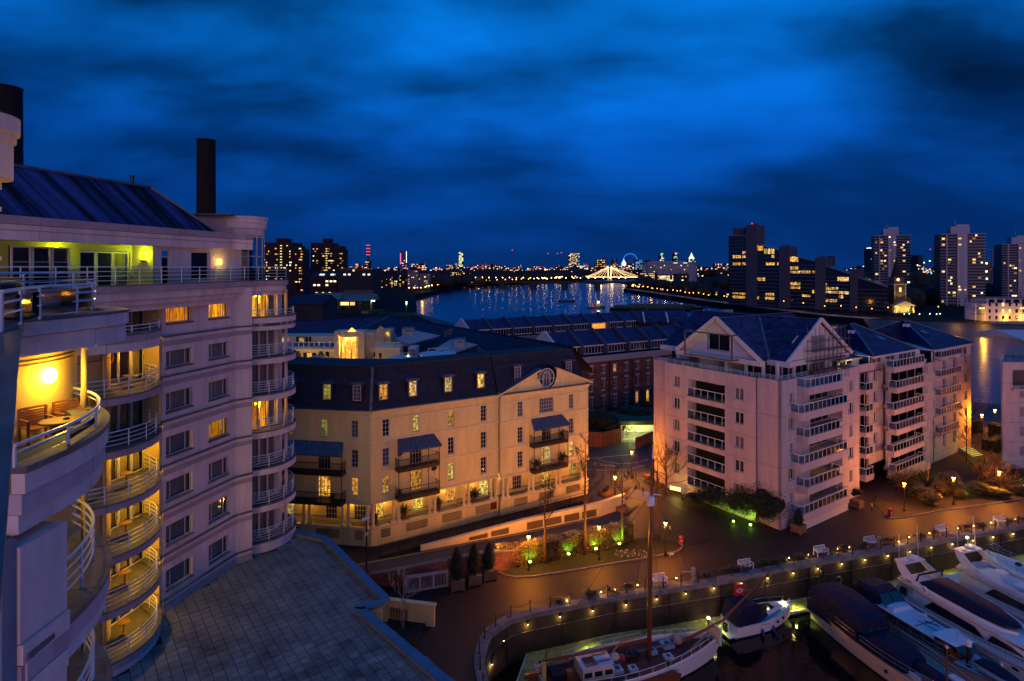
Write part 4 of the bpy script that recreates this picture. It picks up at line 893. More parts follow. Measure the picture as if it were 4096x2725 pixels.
# slate roof in courses, hipped at the far end
nl = Vector((-pu.y, pu.x, 0)); rw, rh = 3.1, 3.15; nC = 24; Ls = -4.0; Le = px_(507)
for i in range(nC):
 s0, s1 = i/nC, (i+1)/nC; z0 = H+2.62+rh*s0; z1 = H+2.62+rh*s1
 a = F0+pu*Ls+nl*(.25+rw*s0); b = F0+pu*(Le-rw*s0)+nl*(.25+rw*s0); c = F0+pu*(Le-rw*s1)+nl*(.25+rw*s1); d = F0+pu*Ls+nl*(.25+rw*s1)
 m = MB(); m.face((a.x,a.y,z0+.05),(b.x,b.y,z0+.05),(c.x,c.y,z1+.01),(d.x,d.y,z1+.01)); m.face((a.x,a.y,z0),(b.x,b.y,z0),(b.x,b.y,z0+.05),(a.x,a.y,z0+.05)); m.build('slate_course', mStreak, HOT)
e0 = F0+pu*Le+nl*.25; e1 = F0+pu*(Le-rw)+nl*(.25+rw); e2 = F0+pu*Le+nl*(.25+2*rw); r0 = F0+pu*Ls+nl*(.25+rw); zr = H+2.62+rh
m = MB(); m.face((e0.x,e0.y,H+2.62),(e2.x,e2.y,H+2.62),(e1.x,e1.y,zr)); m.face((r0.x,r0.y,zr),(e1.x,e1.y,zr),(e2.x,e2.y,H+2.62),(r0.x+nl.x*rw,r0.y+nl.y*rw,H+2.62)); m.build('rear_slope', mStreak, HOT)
MB().bar((r0.x,r0.y,zr+.05),(e1.x,e1.y,zr+.05),.28,.16).bar((e1.x,e1.y,zr+.05),(e0.x,e0.y,H+2.7),.22,.14).build('ridge_tile', mLead, HOT)
v = F0+pu*px_(306,3.3)+nl*(.25+rw); MB().lathe([(.11,zr),(.11,zr+.55),(.16,zr+.56),(.16,zr+.68)], 8, (v.x,v.y,0)).build('vent_pipe', mBlack, HOT)
# drum over the end turret
C2 = (-23.4,51.0)
MB().lathe([(1.75,H+2.72),(1.75,H+3.3),(1.95,H+3.32),(1.95,H+3.75),(2.0,H+3.78),(2.0,H+4.15),(2.08,H+4.17),(2.08,H+4.32)], 40, (*C2,0)).build('drum', mRender, HOT, smooth=False)
m = MB(); m.prism([(-29,47.5),(-23.4,49.2),(-23.4,53),(-29,53)], H+2.7, H+4.28); m.build('drum_link_wall', mRenderD, HOT)
bx('flat_roof', mCoping, HOT, -29, -23, 48, 53, H+4.28, H+4.4)
for i in range(7):
 a = math.radians(-75+i*25); b = a+math.radians(25); p = (C2[0]+1.72*math.cos(a), C2[1]+1.72*math.sin(a)); q = (C2[0]+1.72*math.cos(b), C2[1]+1.72*math.sin(b))
 for z in (zk-.4, H+.95, H+2.6): MB().bar((*p,z),(*q,z),.09).build('mullion', mFrame, HOT)
 MB().bar((*p,zk-.4),(*p,H+2.7),.09).build('mullion', mFrame, HOT)
 MB().face((*p,zk-.4),(*q,zk-.4),(*q,H+2.6),(*p,H+2.6)).build('pane', gWin, HOT)
bx('pier_wall', mRender, HOT, -23.1, -22.5, 48.2, 48.8, zk-.5, H+2.7)
MB().lathe([(1.2,zk-.4),(1.2,H+2.6)], 12, (-23.9,51.2,0)).build('inner_wall', mDim, HOT)
# ---- near tower of the hotel
NC = (-14.75,12.0); NR = 5.3; narc = [Vector((-9.4,11.25,0))]+arc(NC, NR, 2, 78, 22)
C1 = (-14.8,15.6)
for k in range(0, 8):
 d = DK(k); inn = [Vector((-19,20.5,0)), Vector((-20,11.3,0))]
 slab(HOT, offs(narc, -.3), inn, d-.45, d-.03, mDeck, 'balcony_slab')
 if k == 0:
  zt0 = d+.62; band(HOT, narc, zt0-.12, zt0, .10, .75, mCoping, 'coping', 2.1, .01); band(HOT, narc, zt0-.52, zt0-.13, .06, .25, mRender, 'fascia_panel', 2.1); band(HOT, narc, zt0-.92, zt0-.53, .0, .25, mLowMauve, 'fascia_panel', 2.1); band(HOT, narc, zt0-1.3, zt0-.93, -.06, .25, mRender, 'fascia_panel', 2.1)
  rl = [p+Vector((0,0,zt0)) for p in offs(narc, -.12)]
  rail(HOT, rl, .42, 2, mWhiteR, 1.5, .025, .12, .036, glass=gRail)
 else:
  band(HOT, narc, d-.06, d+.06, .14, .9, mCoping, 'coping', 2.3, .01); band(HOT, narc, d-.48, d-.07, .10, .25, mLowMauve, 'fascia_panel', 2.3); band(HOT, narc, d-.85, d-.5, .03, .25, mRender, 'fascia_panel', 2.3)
  rail(HOT, [p+Vector((0,0,d+.06)) for p in offs(narc[1:], -.25)], 1.0, 4, mWhiteR, 1.45, .024, .1, .038)
 zt = d+2.62
 MB().loft([[(C1[0]+2.61*math.cos(math.radians(a)), C1[1]+2.61*math.sin(math.radians(a)), z) for a in range(-120, 100, 8)] for z in (d-.03, zt)], closed=False, cap=False).build('rounded_wall', mLampYellow, HOT, smooth=True)
 for zz in (1.93, 2.03): MB().loft([[(C1[0]+r*math.cos(math.radians(a)), C1[1]+r*math.sin(math.radians(a)), z) for a in range(-120, 100, 8)] for r, z in ((2.6,d+zz),(2.65,d+zz+.01),(2.65,d+zz+.04),(2.6,d+zz+.05))], closed=False, cap=False).build('moulding', mLampYellow, HOT, smooth=True)
 MB().lathe([(.075,d-.03),(.075,zt)], 14, (-11.72,16.1,0)).build('post', mLampYellow, HOT, smooth=True)
 bx('side_wall', mLampYellow, HOT, -13.6, -9.75, 11.15, 11.4, d-.03, zt if k else DK(0)+.62)
o = MB().lathe([(.02,-.02),(.14,.0),(.19,.05),(.2,.1),(.17,.15),(.05,.2)], 18).build('wall_lamp', E('balcony_lamp', (1,.86,.35), 14), HOT, (-12.18,15.38,DK(0)+1.62)); o.rotation_euler = (0, PI/2, 0)
point('wall_lamp_light', (-11.75,15.3,DK(0)+1.6), (1,.54,.006), 125, .17, HOT)
point('balcony_light', (-12.2,14.9,DK(1)+2.1), (1,.52,.01), 80, .15, HOT); point('balcony_light', (-12.2,14.9,DK(2)+2.1), (1,.52,.01), 30, .15, HOT)
point('balcony_light', (-13.2,19.2,DK(0)+2.0), (1,.52,.01), 120, .15, HOT); point('balcony_light', (-13.6,21.5,DK(-1)+1.1), (1,.52,.01), 200, .15, HOT)
# flat panelled wall of the near tower
for k in range(0, 8):
 d = DK(k)
 if k: 
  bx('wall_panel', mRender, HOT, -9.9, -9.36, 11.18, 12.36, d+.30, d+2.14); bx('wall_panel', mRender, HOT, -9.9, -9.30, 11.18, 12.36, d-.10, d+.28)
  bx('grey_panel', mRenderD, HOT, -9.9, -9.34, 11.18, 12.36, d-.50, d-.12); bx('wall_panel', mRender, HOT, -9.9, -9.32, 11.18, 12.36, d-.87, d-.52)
bx('end_wall', M('skylit_render', (.16,.22,.30), .6, n=(1.2,.25)), HOT, -20, -9.42, 10.85, 11.17, -1, DK(0)-.7)  # blue tone painted in for a face lit by sky alone
# top balcony at eye level, its rails and the wet parapet that runs back towards the viewer
P0 = Vector((-1.75,2.0,0)); P1 = Vector((-11.8,14.15,0)); k1 = H-1.25
top = [P1, Vector((-11.58,15.4,0)), Vector((-11.42,16.6,0)), Vector((-11.5,17.6,0)), Vector((-12.2,18.3,0)), Vector((-13.4,18.9,0)), Vector((-16,19.6,0))]
slab(HOT, offs(top, -.3), [Vector((-24,26,0)), Vector((-24,16,0))], k1-.85, k1-.40, mDeck, 'roof_deck')
band(HOT, top, k1-.07, k1, .06, .6, mCoping, 'coping', 2.0, .0); band(HOT, top, k1-.42, k1-.08, .04, .25, mRender, 'fascia_panel', 2.2); band(HOT, top, k1-.92, k1-.44, -.03, .25, mRender, 'fascia_panel', 1.9)
r1 = [Vector((-9.9,11.4,0)), Vector((-11.2,13.6,0)), Vector((-11.75,14.8,0)), Vector((-11.85,16.0,0)), Vector((-12.1,17.1,0)), Vector((-12.9,17.9,0))]
rail(HOT, [p+Vector((0,0,k1-.02)) for p in resample(r1, .4)], .80, 3, M('blue_white_rail', (.55,.60,.66), .35), 1.7, .028, .12, .04, glass=gRail)
rail(HOT, [p+Vector((0,0,k1-.1)) for p in (Vector((-12.5,14.0,0)), Vector((-13.2,16.0,0)), Vector((-13.2,18.6,0)))], 1.2, 4, MATS['blue_white_rail'], 1.9, .026, .3, .038, glass=gRail)
dl = (P1-P0).normalized(); nn = Vector((-dl.y, dl.x, 0))
m = MB(); q = [P0, P1, P1+nn*1.9, P0+nn*1.9]; m.prism([(p.x,p.y) for p in q], k1-.05, k1+.001); m.build('parapet_coping', M('wet_coping', (.05,.075,.09), .38, n=(1.3,.8), b=(5,.01), stretch=(1,1,1)), HOT)
m = MB(); q = [P0-nn*-.05, P1+nn*.05, P1+nn*.5, P0+nn*.5]; m.prism([(p.x,p.y) for p in q], k1-.86, k1-.06); m.build('parapet_wall', mRender, HOT)
# rounded turret with glass column, top left
C4 = (-17.55,18.5)
MB().lathe([(1.38,H+2.85),(1.42,H+2.86),(1.42,H+4.05),(1.5,H+4.07),(1.5,H+4.3),(1.6,H+4.33),(1.6,H+4.85)], 48, (*C4,0)).build('drum', mRender, HOT)
MB().lathe([(1.12,H+2.7),(1.12,H+2.86)], 40, (*C4,0)).build('drum_neck', mRender, HOT)
MB().lathe([(1.06,H-1.5),(1.06,H+2.7)], 40, (*C4,0)).build('glass_column', M('teal_glass', (.02,.07,.08), .12, spec=.9), HOT, smooth=True)
for z in (.3, 1.9, 2.62, -.9): MB().lathe([(1.07,H+z-.06),(1.12,H+z-.06),(1.12,H+z+.06),(1.07,H+z+.06)], 40, (*C4,0)).build('ring', mFrame, HOT)
def armchair(label, loc, rz):
 t = T('garden_chair', label, 'chair', loc, rz, 'slatted wooden chairs on the hotel balconies')
 for x in (-.28,.28):
  bx('leg', mTeak, t, x-.025, x+.025, -.27, -.22, 0, .62); bx('leg', mTeak, t, x-.025, x+.025, .22, .27, 0, .9); bx('armrest', mTeak, t, x-.03, x+.03, -.28, .25, .62, .65)
 for k in range(7): bx('seat_slat', mTeak, t, -.27, .27, -.25+k*.068, -.20+k*.068, .41, .43)
 b = link('backrest', MB().box(-.28,.28,.24,.27,.86,.91).mesh('top_rail', mTeak), t)
 for k in range(6): bx('slat', mTeak, b, -.26, .26, .235, .255, .47+k*.062, .515+k*.062)
 return t
armchair('left slatted wooden chair below the glowing balcony lamp', (-12.0,14.85,DK(0)), math.radians(60))
armchair('right slatted wooden chair behind the round table on the lamp lit balcony', (-11.72,15.6,DK(0)), math.radians(64))
def rtable(label, loc):
 t = T('round_table', label, 'table', loc, 0, 'round wooden tables on the near balconies'); MB().lathe([(.40,.66),(.42,.67),(.42,.70),(.40,.71)], 22).build('top', mTeak, t)
 for a in range(4): MB().bar((.30*math.cos(a*1.57+.7),.30*math.sin(a*1.57+.7),0),(-.22*math.cos(a*1.57+.7),-.22*math.sin(a*1.57+.7),.66),.04).build('leg', mTeak, t)
rtable('round wooden table with ashtray on the lamp lit balcony', (-11.1,14.4,DK(0)))
t = T('ashtray', 'small black ashtray on the round table under the balcony lamp', 'ashtray', (-11.0,14.5,DK(0)+.71)); MB().lathe([(.06,0),(.07,.04),(.05,.04),(.045,.01)], 10).build('bowl', mBlack, t)
armchair('slatted wooden chair on the first balcony below the lamp', (-11.3,13.5,DK(1)), math.radians(60)); rtable('round wooden table on the first balcony below the lamp', (-10.6,12.9,DK(1)))
armchair('slatted wooden chair on the second balcony below the lamp', (-11.3,13.5,DK(2)), math.radians(60)); rtable('round wooden table on the second balcony below the lamp', (-10.6,12.9,DK(2)))
# ---- paved terrace roof at the foot of the hotel
mTile = M('roof_slab', (.17,.19,.185), .7, n=(.55,.6), rp=(.34,.62,.40,1.2), b=(14,.004), rnd=.22)
TR = T('terrace_podium', 'paved flat roof terrace with blue coping at the foot of the hotel', 'terrace')
zc = ZP+.38
cp = [Vector((-21,52.5,0)), G(682,1226,zc), G(742,1238,zc), G(882,1379,zc), G(817,1397,zc), G(1018,1568,zc), Vector((2.2,27.5,0)), Vector((6,23,0))]
for p in cp: p.z = 0
poly = [(p.x,p.y) for p in cp]+[(-30,23),(-30,53)]
MB().prism(poly[::-1], 0, ZP-.06).build('podium_wall', mCream, TR); MB().prism([(p[0],p[1]) for p in poly[::-1]], ZP-.055, ZP-.03).build('joint_bed', mDark, TR)
band(TR, cp, ZP-.05, zc-.1, 0, .25, mConc, 'upstand', 4, 0); band(TR, cp, zc-.1, zc, .12, .62, M('coping_metal', (.05,.16,.27), .5, n=(1.2,.35)), 'coping', 2.4, .006)
def inside(x, y, P):
 c = False; n = len(P)
 for i in range(n):
  x0, y0 = P[i]; x1, y1 = P[(i+1) % n]
  if (y0 > y) != (y1 > y) and x < (x1-x0)*(y-y0)/(y1-y0)+x0: c = not c
 return c
lim = [(p.x,p.y) for p in offs(cp, -.62)]+[(-30,23),(-30,53)]
hot = [(p.x,p.y) for p in [Vector((-9.2,10,0))]+[Vector((-9.2,12.4,0))]+arc(NC, NR+.25, 5, 78, 8)+arc((-26,35.8), 4.0, -75, 72, 10)+[A0,B0,B1]+arc(CT, 3.4, -72, 60, 8)]+[(-40,56),(-40,10)]
td = (cp[3]-cp[2]).normalized(); tn = Vector((-td.y, td.x, 0)); ts = .62; g = .020; tiles = []
for i in range(-30, 62):
 for j in range(-52, 20):
  c = cp[2]+td*(i*ts)+tn*(j*ts+(ts/2 if i % 2 else 0)*0)
  if not inside(c.x, c.y, lim) or inside(c.x, c.y, hot): continue
  if any(not inside((c+td*a+tn*b).x, (c+td*a+tn*b).y, lim) for a, b in ((.45,0),(-.45,0),(0,.45),(0,-.45))) and (i+j) % 1: continue
  u, v = (c.x/c.y*F+CX, HY+F*(H-ZP)/c.y)
  if c.y > 24 and u > 60: tiles.append((c.y if v < 1640 else 99, c))
tiles.sort(key=lambda t: t[0]); R2 = random.Random(3)
tz = math.atan2(td.y, td.x)
tm = MB().box(-.5,.5,-.5,.5,0,1).mesh('paving_tile', mTile)
for n_, (_, c) in enumerate(tiles[:300]):
 link('paving_tile', tm, TR, (c.x, c.y, ZP-.06), (R2.uniform(-.004,.004), R2.uniform(-.004,.004), tz), (ts-g*2, ts-g*2, .06+R2.uniform(0,.012)))
m = MB()
for _, c in tiles[300:]:
 a, b = td*(ts/2-g), tn*(ts/2-g); q = [c-a-b, c+a-b, c+a+b, c-a+b]; h_ = [ZP+R2.uniform(-.003,.012) for _ in q]; k = len(m.v)
 m.v += [(p.x,p.y,ZP-.05) for p in q]+[(p.x,p.y,z) for p, z in zip(q, h_)]; m.f += [(k+4,k+5,k+6,k+7)]+[(k+i,k+(i+1)%4,k+4+(i+1)%4,k+4+i) for i in range(4)]
m.build('paving_tiles', M('roof_slab_far', (.17,.19,.185), .75, n=(.55,.45), b=(14,.004)), TR, kind='stuff')
print('tiles', len(tiles))
# ---------------------------------------------------------------- cream mansion block with mansard roof
CR = T('mansion_block', 'cream mansion block with slate mansard, dormers and iron balconies', 'mansion block')
CC = Vector((-15.5,64.5,0)); cd = Vector((.852,.523,0)).normalized(); cl = Vector((.989,-.15,0)).normalized()
ca = math.atan2(cd.y, cd.x); cla = math.atan2(cl.y, cl.x); LL = 27.0; CL0 = CC-cl*LL
ZB, ZC, ZT = 1.0, 15.5, 20.0
cz = lambda x: 604.2+x/2.7248                               # photograph column from the enlarged crop
tx = lambda x, off=0.0: along(CC-Vector((-cd.y, cd.x, 0))*off, cd, cz(x))
tlx = lambda x, off=0.0: along(CL0-Vector((-cl.y, cl.x, 0))*off, cl, cz(x))
mBar = M('baluster_iron', (.02,.018,.016), .5)
eRooms = [E('mansion_room_a', (1,.62,.06), 1.5, (3.4,(1,1,1),.02)), E('mansion_room_b', (1,.50,.05), 1.2, (4.2,(1,1,1),.03)), E('mansion_room_c', (.9,.8,.08), .55, (1.2,(1,1,1),.2))]
mGrey = M('net_curtain', (.16,.17,.16), .9, n=(2,.3))
wi = random.Random(21)
def swin(par, xc, z0, w, h, lit_, y=0.0, nv=2, nh=4, sill=True):
 back = eRooms[lit_-1] if lit_ > 0 else (mGrey if lit_ == -1 else mDark)
 o = window(par, xc-w/2, z0, w, h, y+.12, nv, nh, mFrame, back, gWin, .07, bars=.035)
 if sill: bx('sill', mCreamT, par, xc-w/2-.12, xc+w/2+.12, y-.09, y+.12, z0-.12, z0-.02)
 return o
def tril(z0, z1): return (z0, z1)
rA, rB, rC, rG = (12.5,1.9), (9.2,1.98), (6.1,2.0), (2.75,2.3)
def facade(fr, L, cols, y=0.0, x0=0.0, ground=True, band_=True):
 """cols: (xc, kind, litA, litB, litC, litG) with kind w / b (balcony doors) / t (triple)"""
 holes = []
 for xc, kind, a, b, c, g_ in cols:
  wA = 2.3 if kind == 't' else .82
  if a is not None: holes.append((xc-wA/2, xc+wA/2, rA[0], rA[0]+rA[1]))
  for r, v in ((rB, b), (rC, c)):
   if v is None: continue
   ww = 1.5 if kind in 'bt' else .82; zz = r[0]-(.35 if kind in 'bt' else 0); holes.append((xc-ww/2, xc+ww/2, zz, r[0]+r[1]))
 wall('wall', mCream, fr, x0, L, 5.45, ZC, holes, y, .35)
 for xc, kind, a, b, c, g_ in cols:
  if a is not None: swin(fr, xc, rA[0], 2.3 if kind == 't' else .82, rA[1], a, y, 6 if kind == 't' else 2)
  for r, v in ((rB, b), (rC, c)):
   if v is None: continue
   if kind in 'bt': swin(fr, xc, r[0]-.35, 1.5, r[1]+.35, v, y, 4, 4, False)
   else: swin(fr, xc, r[0], .82, r[1], v, y)
 for z in (12.1, 8.8): bx('string_course', mCreamT, fr, x0, L, y-.09, y, z-.10, z+.10)
 bx('string_course', mCreamT, fr, x0, L, y-.16, y+.3, 5.25, 5.45); bx('string_course', mCreamT, fr, x0, L, y-.07, y, 5.5, 5.62)
 bx('cornice', mCreamT, fr, x0, L, y-.10, y, ZC-1.1, ZC-.95)
 m = MB(); m.prismx([(y+.3,ZC-.35),(y-.15,ZC-.35),(y-.25,ZC-.12),(y-.5,ZC-.05),(y-.5,ZC+.08),(y+.3,ZC+.2)], x0, L); m.build('cornice', mCreamT, fr)
 bx('gutter', mLead, fr, x0, L, y-.58, y-.05, ZC+.09, ZC+.2)
fR = link('right_front', None, CR, CC, ca); fL = link('left_front', None, CR, CL0, cla)
xP = tx(1480); xE = tx(2043, .5)
facade(fR, xP, [(tx(775),'w',0,-1,2,2),(tx(963),'b',1,0,1,1),(tx(1183),'w',1,0,1,1),(tx(1388),'w',0,0,0,1)])
facade(fR, xE, [(tx(1618,.5),'w',-1,0,0,0),(tx(1783,.5),'t',-1,0,2,1),(tx(1938,.5),'w',-1,0,1,1)], -.5, xP)
facade(fL, LL, [(tlx(385),'b',3,0,2,0),(tlx(577),'w',-1,0,2,0),(tlx(165),'w',3,None,None,0)])
bx('end_wall', mCream, fR, xE-.35, xE-.02, -.1, 12, ZB, ZC)
# arcade: set back wall, paired columns, railings, plinth with grilles
def column(par, x, y, z0, z1, r=.17):
 return inst(('col', round(z1-z0,2), r), 'column', lambda: MB().box(-r*1.5,r*1.5,-r*1.5,r*1.5,0,.14).lathe([(r*1.3,.14),(r*1.3,.2),(r,.26),(r*.86,z1-z0-.22),(r*1.2,z1-z0-.16)], 14).box(-r*1.4,r*1.4,-r*1.4,r*1.4,z1-z0-.15,z1-z0), mCreamT, par, (x,y,z0))
def ironrail(par, x0, x1, y, z, h=1.0, name='balustrade', side=None):
 def f():
  m = MB(); w = x1-x0; m.box(0,w,-.03,.03,h-.06,h); m.box(0,w,-.02,.02,.08,.12)
  n = max(2, int(w/.13))
  for k in range(n+1): m.box(w*k/n-.011, w*k/n+.011, -.011, .011, .12, h-.06)
  return m
 return inst(('ir', round(x1-x0,2), h), name, f, mBar, par, (x0,y,z))
def iron_y(par, x, y0, y1, z, h=1.0):
 o = ironrail(par, 0, y1-y0, 0, 0, h); o.location = (x, y0, z); o.rotation_euler = (0,0,PI/2); return o
def arcade(fr, L, pairs, y=0.0, x0=0.0, doors=()):
 wall('arcade_wall', mCream, fr, x0, L, 2.5, 5.4, [(d-.7, d+.7, 2.75, 5.0) for d, _ in doors], y+1.4, .3)
 for d, lt in doors: swin(fr, d, 2.75, 1.4, 2.25, lt, y+1.4, 4, 4, False)
 bx('arcade_floor', mConc, fr, x0, L, y-.1, y+1.4, 2.45, 2.6)
 bx('plinth', mCream, fr, x0, L, y-.02, y+.3, ZB-1.2, 2.5); bx('plinth_cap', mCreamT, fr, x0, L, y-.14, y+.3, 2.5, 2.66)
 last = x0
 for p in pairs:
  for dx in (-.33, .33): column(fr, p+dx, y+.14, 2.66, 5.3)
  if p-.5 > last+.3: ironrail(fr, last, p-.52, y+.14, 2.66, .95)
  if p-last > 1.6: inst(('gr', round(p-last-1.4,1)), 'vent_grille', lambda: grille(round(p-last-1.4,1)), mBar, fr, (last+.7, y-.05, ZB+.35))
  last = p+.52
 if L-last > .4: ironrail(fr, last, L-.1, y+.14, 2.66, .95)
 return last
def grille(w):
 m = MB(); m.box(0,w,0,.03,0,.05); m.box(0,w,0,.03,.85,.9); n = max(3, int(w/.11))
 for k in range(n+1): m.box(w*k/n-.02, w*k/n+.02, 0, .03, .05, .85)
 return m
arcade(fR, xP, [tx(v, .1) for v in (680,842,1070,1283,1455)], 0, .05, [(tx(750),1),(tx(985,-1),1),(tx(1190,-1),2),(tx(1400,-1),1)])
arcade(fR, xE, [tx(v, .6) for v in (1530,1690,1860,2020)], -.5, xP, [(tx(1600,-.8),0),(tx(1775,-.8),2),(tx(1950,-.8),1)])
arcade(fL, LL, [tlx(v, .1) for v in (270,515,668)], 0, 0, [(tlx(420,-1),0),(tlx(600,-1),0),(tlx(150,-1),1)])
for p, d, n in ((CC, cd, 8), (CL0, cl, 5)):
 for k in range(n):
  q = p+d*((k+.5)*(30.0 if d is cd else LL)/n)+Vector((-d.y,d.x,0))*.9; point('arcade_light', (q.x,q.y,5.0), (1,.48,.05), 75, .12)
# iron balconies under seamed lead awnings
def balcony(fr, xa, xb, y, z, dep=1.15, front_posts=True, ztop=None):
 b = link('balcony', MB().box(xa,xb,y-dep,y,z-.32,z-.06).box(xa,xb,y-dep+.1,y,z-.45,z-.32).mesh('balcony_floor', mBar), fr)
 r = ironrail(b, xa, xb, y-dep+.04, z-.06, 1.05); iron_y(b, xa+.03, y-dep, y, z-.06, 1.05); iron_y(b, xb-.03, y-dep, y, z-.06, 1.05)
 if ztop:
  for x in (xa+.05, xb-.05, xa+(xb-xa)*.28, xb-(xb-xa)*.28)[:2 if (xb-xa) < 4.6 else 4]: bx('post', mBar, b, x-.03, x+.03, y-dep+.02, y-dep+.08, z-.06, ztop)
 return b
def awning(fr, xa, xb, y, z, dep=1.35, drop=1.15):
 m = MB(); m.v += [(xa-.15,y-dep,z-drop),(xb+.15,y-dep,z-drop),(xb-.35,y,z),(xa+.35,y,z),(xa-.15,y-dep,z-drop-.12),(xb+.15,y-dep,z-drop-.12),(xb-.35,y,z-.12),(xa+.35,y,z-.12)]
 m.f += [(0,1,2,3),(7,6,5,4),(0,4,5,1),(1,5,6,2),(3,7,4,0)]
 o = m.build('awning', mLead, fr); n = max(5, int((xb-xa)/.55)); s = MB()
 for k in range(n+1): f = k/n; s.bar((xa-.15+(xb-xa+.3)*f, y-dep, z-drop+.03), (xa+.35+(xb-xa-.7)*f, y, z+.03), .05, .06)
 s.build('standing_seam', mLead, o)
for xa, xb, y, fr in ((tx(850,1.), tx(1110,1.), 0, fR), (tx(1700,1.5), tx(1915,1.5), -.5, fR), (tlx(30,1.), tlx(500,1.), 0, fL)):
 awning(fr, xa, xb, y, 12.0); balcony(fr, xa, xb, y, 8.95, ztop=10.9); balcony(fr, xa, xb, y, 5.7, ztop=8.6)
def pot_plant(label, p, s=1.0, kind='bushy', mat=None):
 t = T('pot_plant', label, 'plant', p, 0, 'plants on the mansion balconies'); MB().lathe([(.13*s,0),(.19*s,.32*s),(.2*s,.36*s),(.16*s,.36*s)], 10).build('pot', M('terracotta', (.18,.07,.04), .8), t)
 rr = random.Random(label); m = MB()
 for k in range(46):
  a = rr.uniform(0, 2*PI); e = rr.uniform(.1, 1.4); L = rr.uniform(.3,.75)*s; q = Vector((math.cos(a)*math.cos(e), math.sin(a)*math.cos(e), math.sin(e)))*L; b = Vector((0,0,.34*s)); w = Vector((-math.sin(a), math.cos(a), 0))*.045*s
  m.face(b-w, b+w, b+q*.7+w*1.2, b+q, b+q*.7-w*1.2)
 m.build('foliage', mat or mLeafD, t); return t
def fp(fr, x, y, z): 
 o, d = (CC, cd) if fr is fR else (CL0, cl); return o+d*x+Vector((-d.y,d.x,0))*y+Vector((0,0,z))
for lab, fr, x, y, z, s in (('spiky potted palm behind the arcade railing by the cream corner', fR, tx(720,.1)+.0, .7, 2.6, 1.6), ('palm in the second arcade bay right of the corner balcony', fR, tx(900), .7, 2.6, 1.7), ('dense bush in the third arcade bay of the cream block', fR, tx(1120), .7, 2.6, 1.6), ('tall palm in the fourth arcade bay before a lit door', fR, tx(1345), .7, 2.6, 2.0),
 ('leafy plant at the right end of the upper balcony under the pediment', fR, tx(1890,1.5), -1.2, 8.9, 1.2), ('climbing plant at the left end of the lower balcony under the pediment', fR, tx(1730,1.5), -1.2, 5.65, 1.5), ('round bush at the right end of the lower balcony under the pediment', fR, tx(1885,1.5), -1.2, 5.65, 1.7),
 ('potted shrub on the lower balcony beside the corner windows', fR, tx(865,1.), -.8, 5.65, 1.1), ('planted trough greenery on the long left balcony', fL, tlx(430,1.), -.8, 5.65, 1.0)):
 pot_plant(lab, fp(fr, x, y, z), s)
def dish(label, p):
 t = T('satellite_dish', label, 'satellite dish', p, 0, 'satellite dishes on the mansion balconies'); MB().lathe([(.02,0),(.22,.03),(.36,.11),(.34,.12),(.2,.05),(.02,.02)], 14).build('dish', mBar, t).rotation_euler = (-1.2,0,.6); MB().bar((0,0,-.6),(0,.05,0),.04).build('arm', mBar, t)
dish('dark satellite dish on the upper corner balcony of the cream block', fp(fR, tx(868,1.), -1.0, 10.6)); dish('dark satellite dish at the right of the lower corner balcony', fp(fR, tx(1080,1.), -1.0, 8.2))
bx('plaque', M('red_plaque', (.16,.02,.02), .5), fR, tx(1428), tx(1428)+.9, -.06, -.01, ZB+.4, ZB+1.3)
# mansard with slate courses, dormers
def mansard(fr, x0, x1, y, setb=1.7, e0=0.0, e1=0.0, n=15):
 for k in range(n):
  s0, s1 = k/n, (k+1)/n; yb, yt = y+setb*s0, y+setb*s1; zb, zt = ZC+.15+(ZT-ZC-.15)*s0, ZC+.15+(ZT-ZC-.15)*s1
  m = MB(); a0, a1, b0, b1 = x0+e0*s0, x0+e0*s1, x1+e1*s0, x1+e1*s1
  m.face((a0,yb-.05,zb),(b0,yb-.05,zb),(b1,yt-.01,zt),(a1,yt-.01,zt)); m.face((a0,yb,zb),(b0,yb,zb),(b0,yb-.05,zb),(a0,yb-.05,zb)); m.build('slate_course', mSlateM, fr)
 bx('ridge_coping', M('mossy_ridge', (.05,.035,.03), .9, n=(2,.6)), fr, x0+e0, x1+e1, y+setb-.1, y+setb+.35, ZT-.02, ZT+.16)
mSlateM = M('mansard_slate', (.024,.021,.036), .7, n=(1.6,.5), b=(6,.01), rnd=.18)
ang = (ca-cla)/2; kk = math.tan(ang)
mansard(fR, 0, xP-.2, .05, e0=-1.7*kk*-1 if 0 else 1.7*kk*-0, e1=0); mansard(fR, xP-.2, xE-.1, -.25, e1=-1.2); mansard(fL, 0, LL, .05)
MB().bar((CC.x,CC.y,ZC+.1),(CC.x-.2,CC.y+1.7,ZT), .3,.3).build('hip_cap', mLead, CR)
m = MB(); q = [fp(fR,0,1.75,0), fp(fR,xE-1.3,1.75,0), fp(fR,xE-1.3,6.5,0), fp(fR,6,6.5,0), fp(fL,LL-4,8,0), fp(fL,0,8,0), fp(fL,0,1.75,0)]; m.prism([(p.x,p.y) for p in q], ZC-1, ZT-.05); m.build('flat_roof', M('roof_felt', (.03,.03,.035), .9), CR)
q = [fp(fR,0.5,.9,0), fp(fR,xE-.5,.9,0), fp(fR,xE-.5,11,0), fp(fR,8,11,0), fp(fL,LL-6,14,0), fp(fL,0,14,0), fp(fL,0,.9,0)]
MB().prism([(p.x,p.y) for p in q], 5.4, ZC-.1).build('dark_core', mDark, CR)
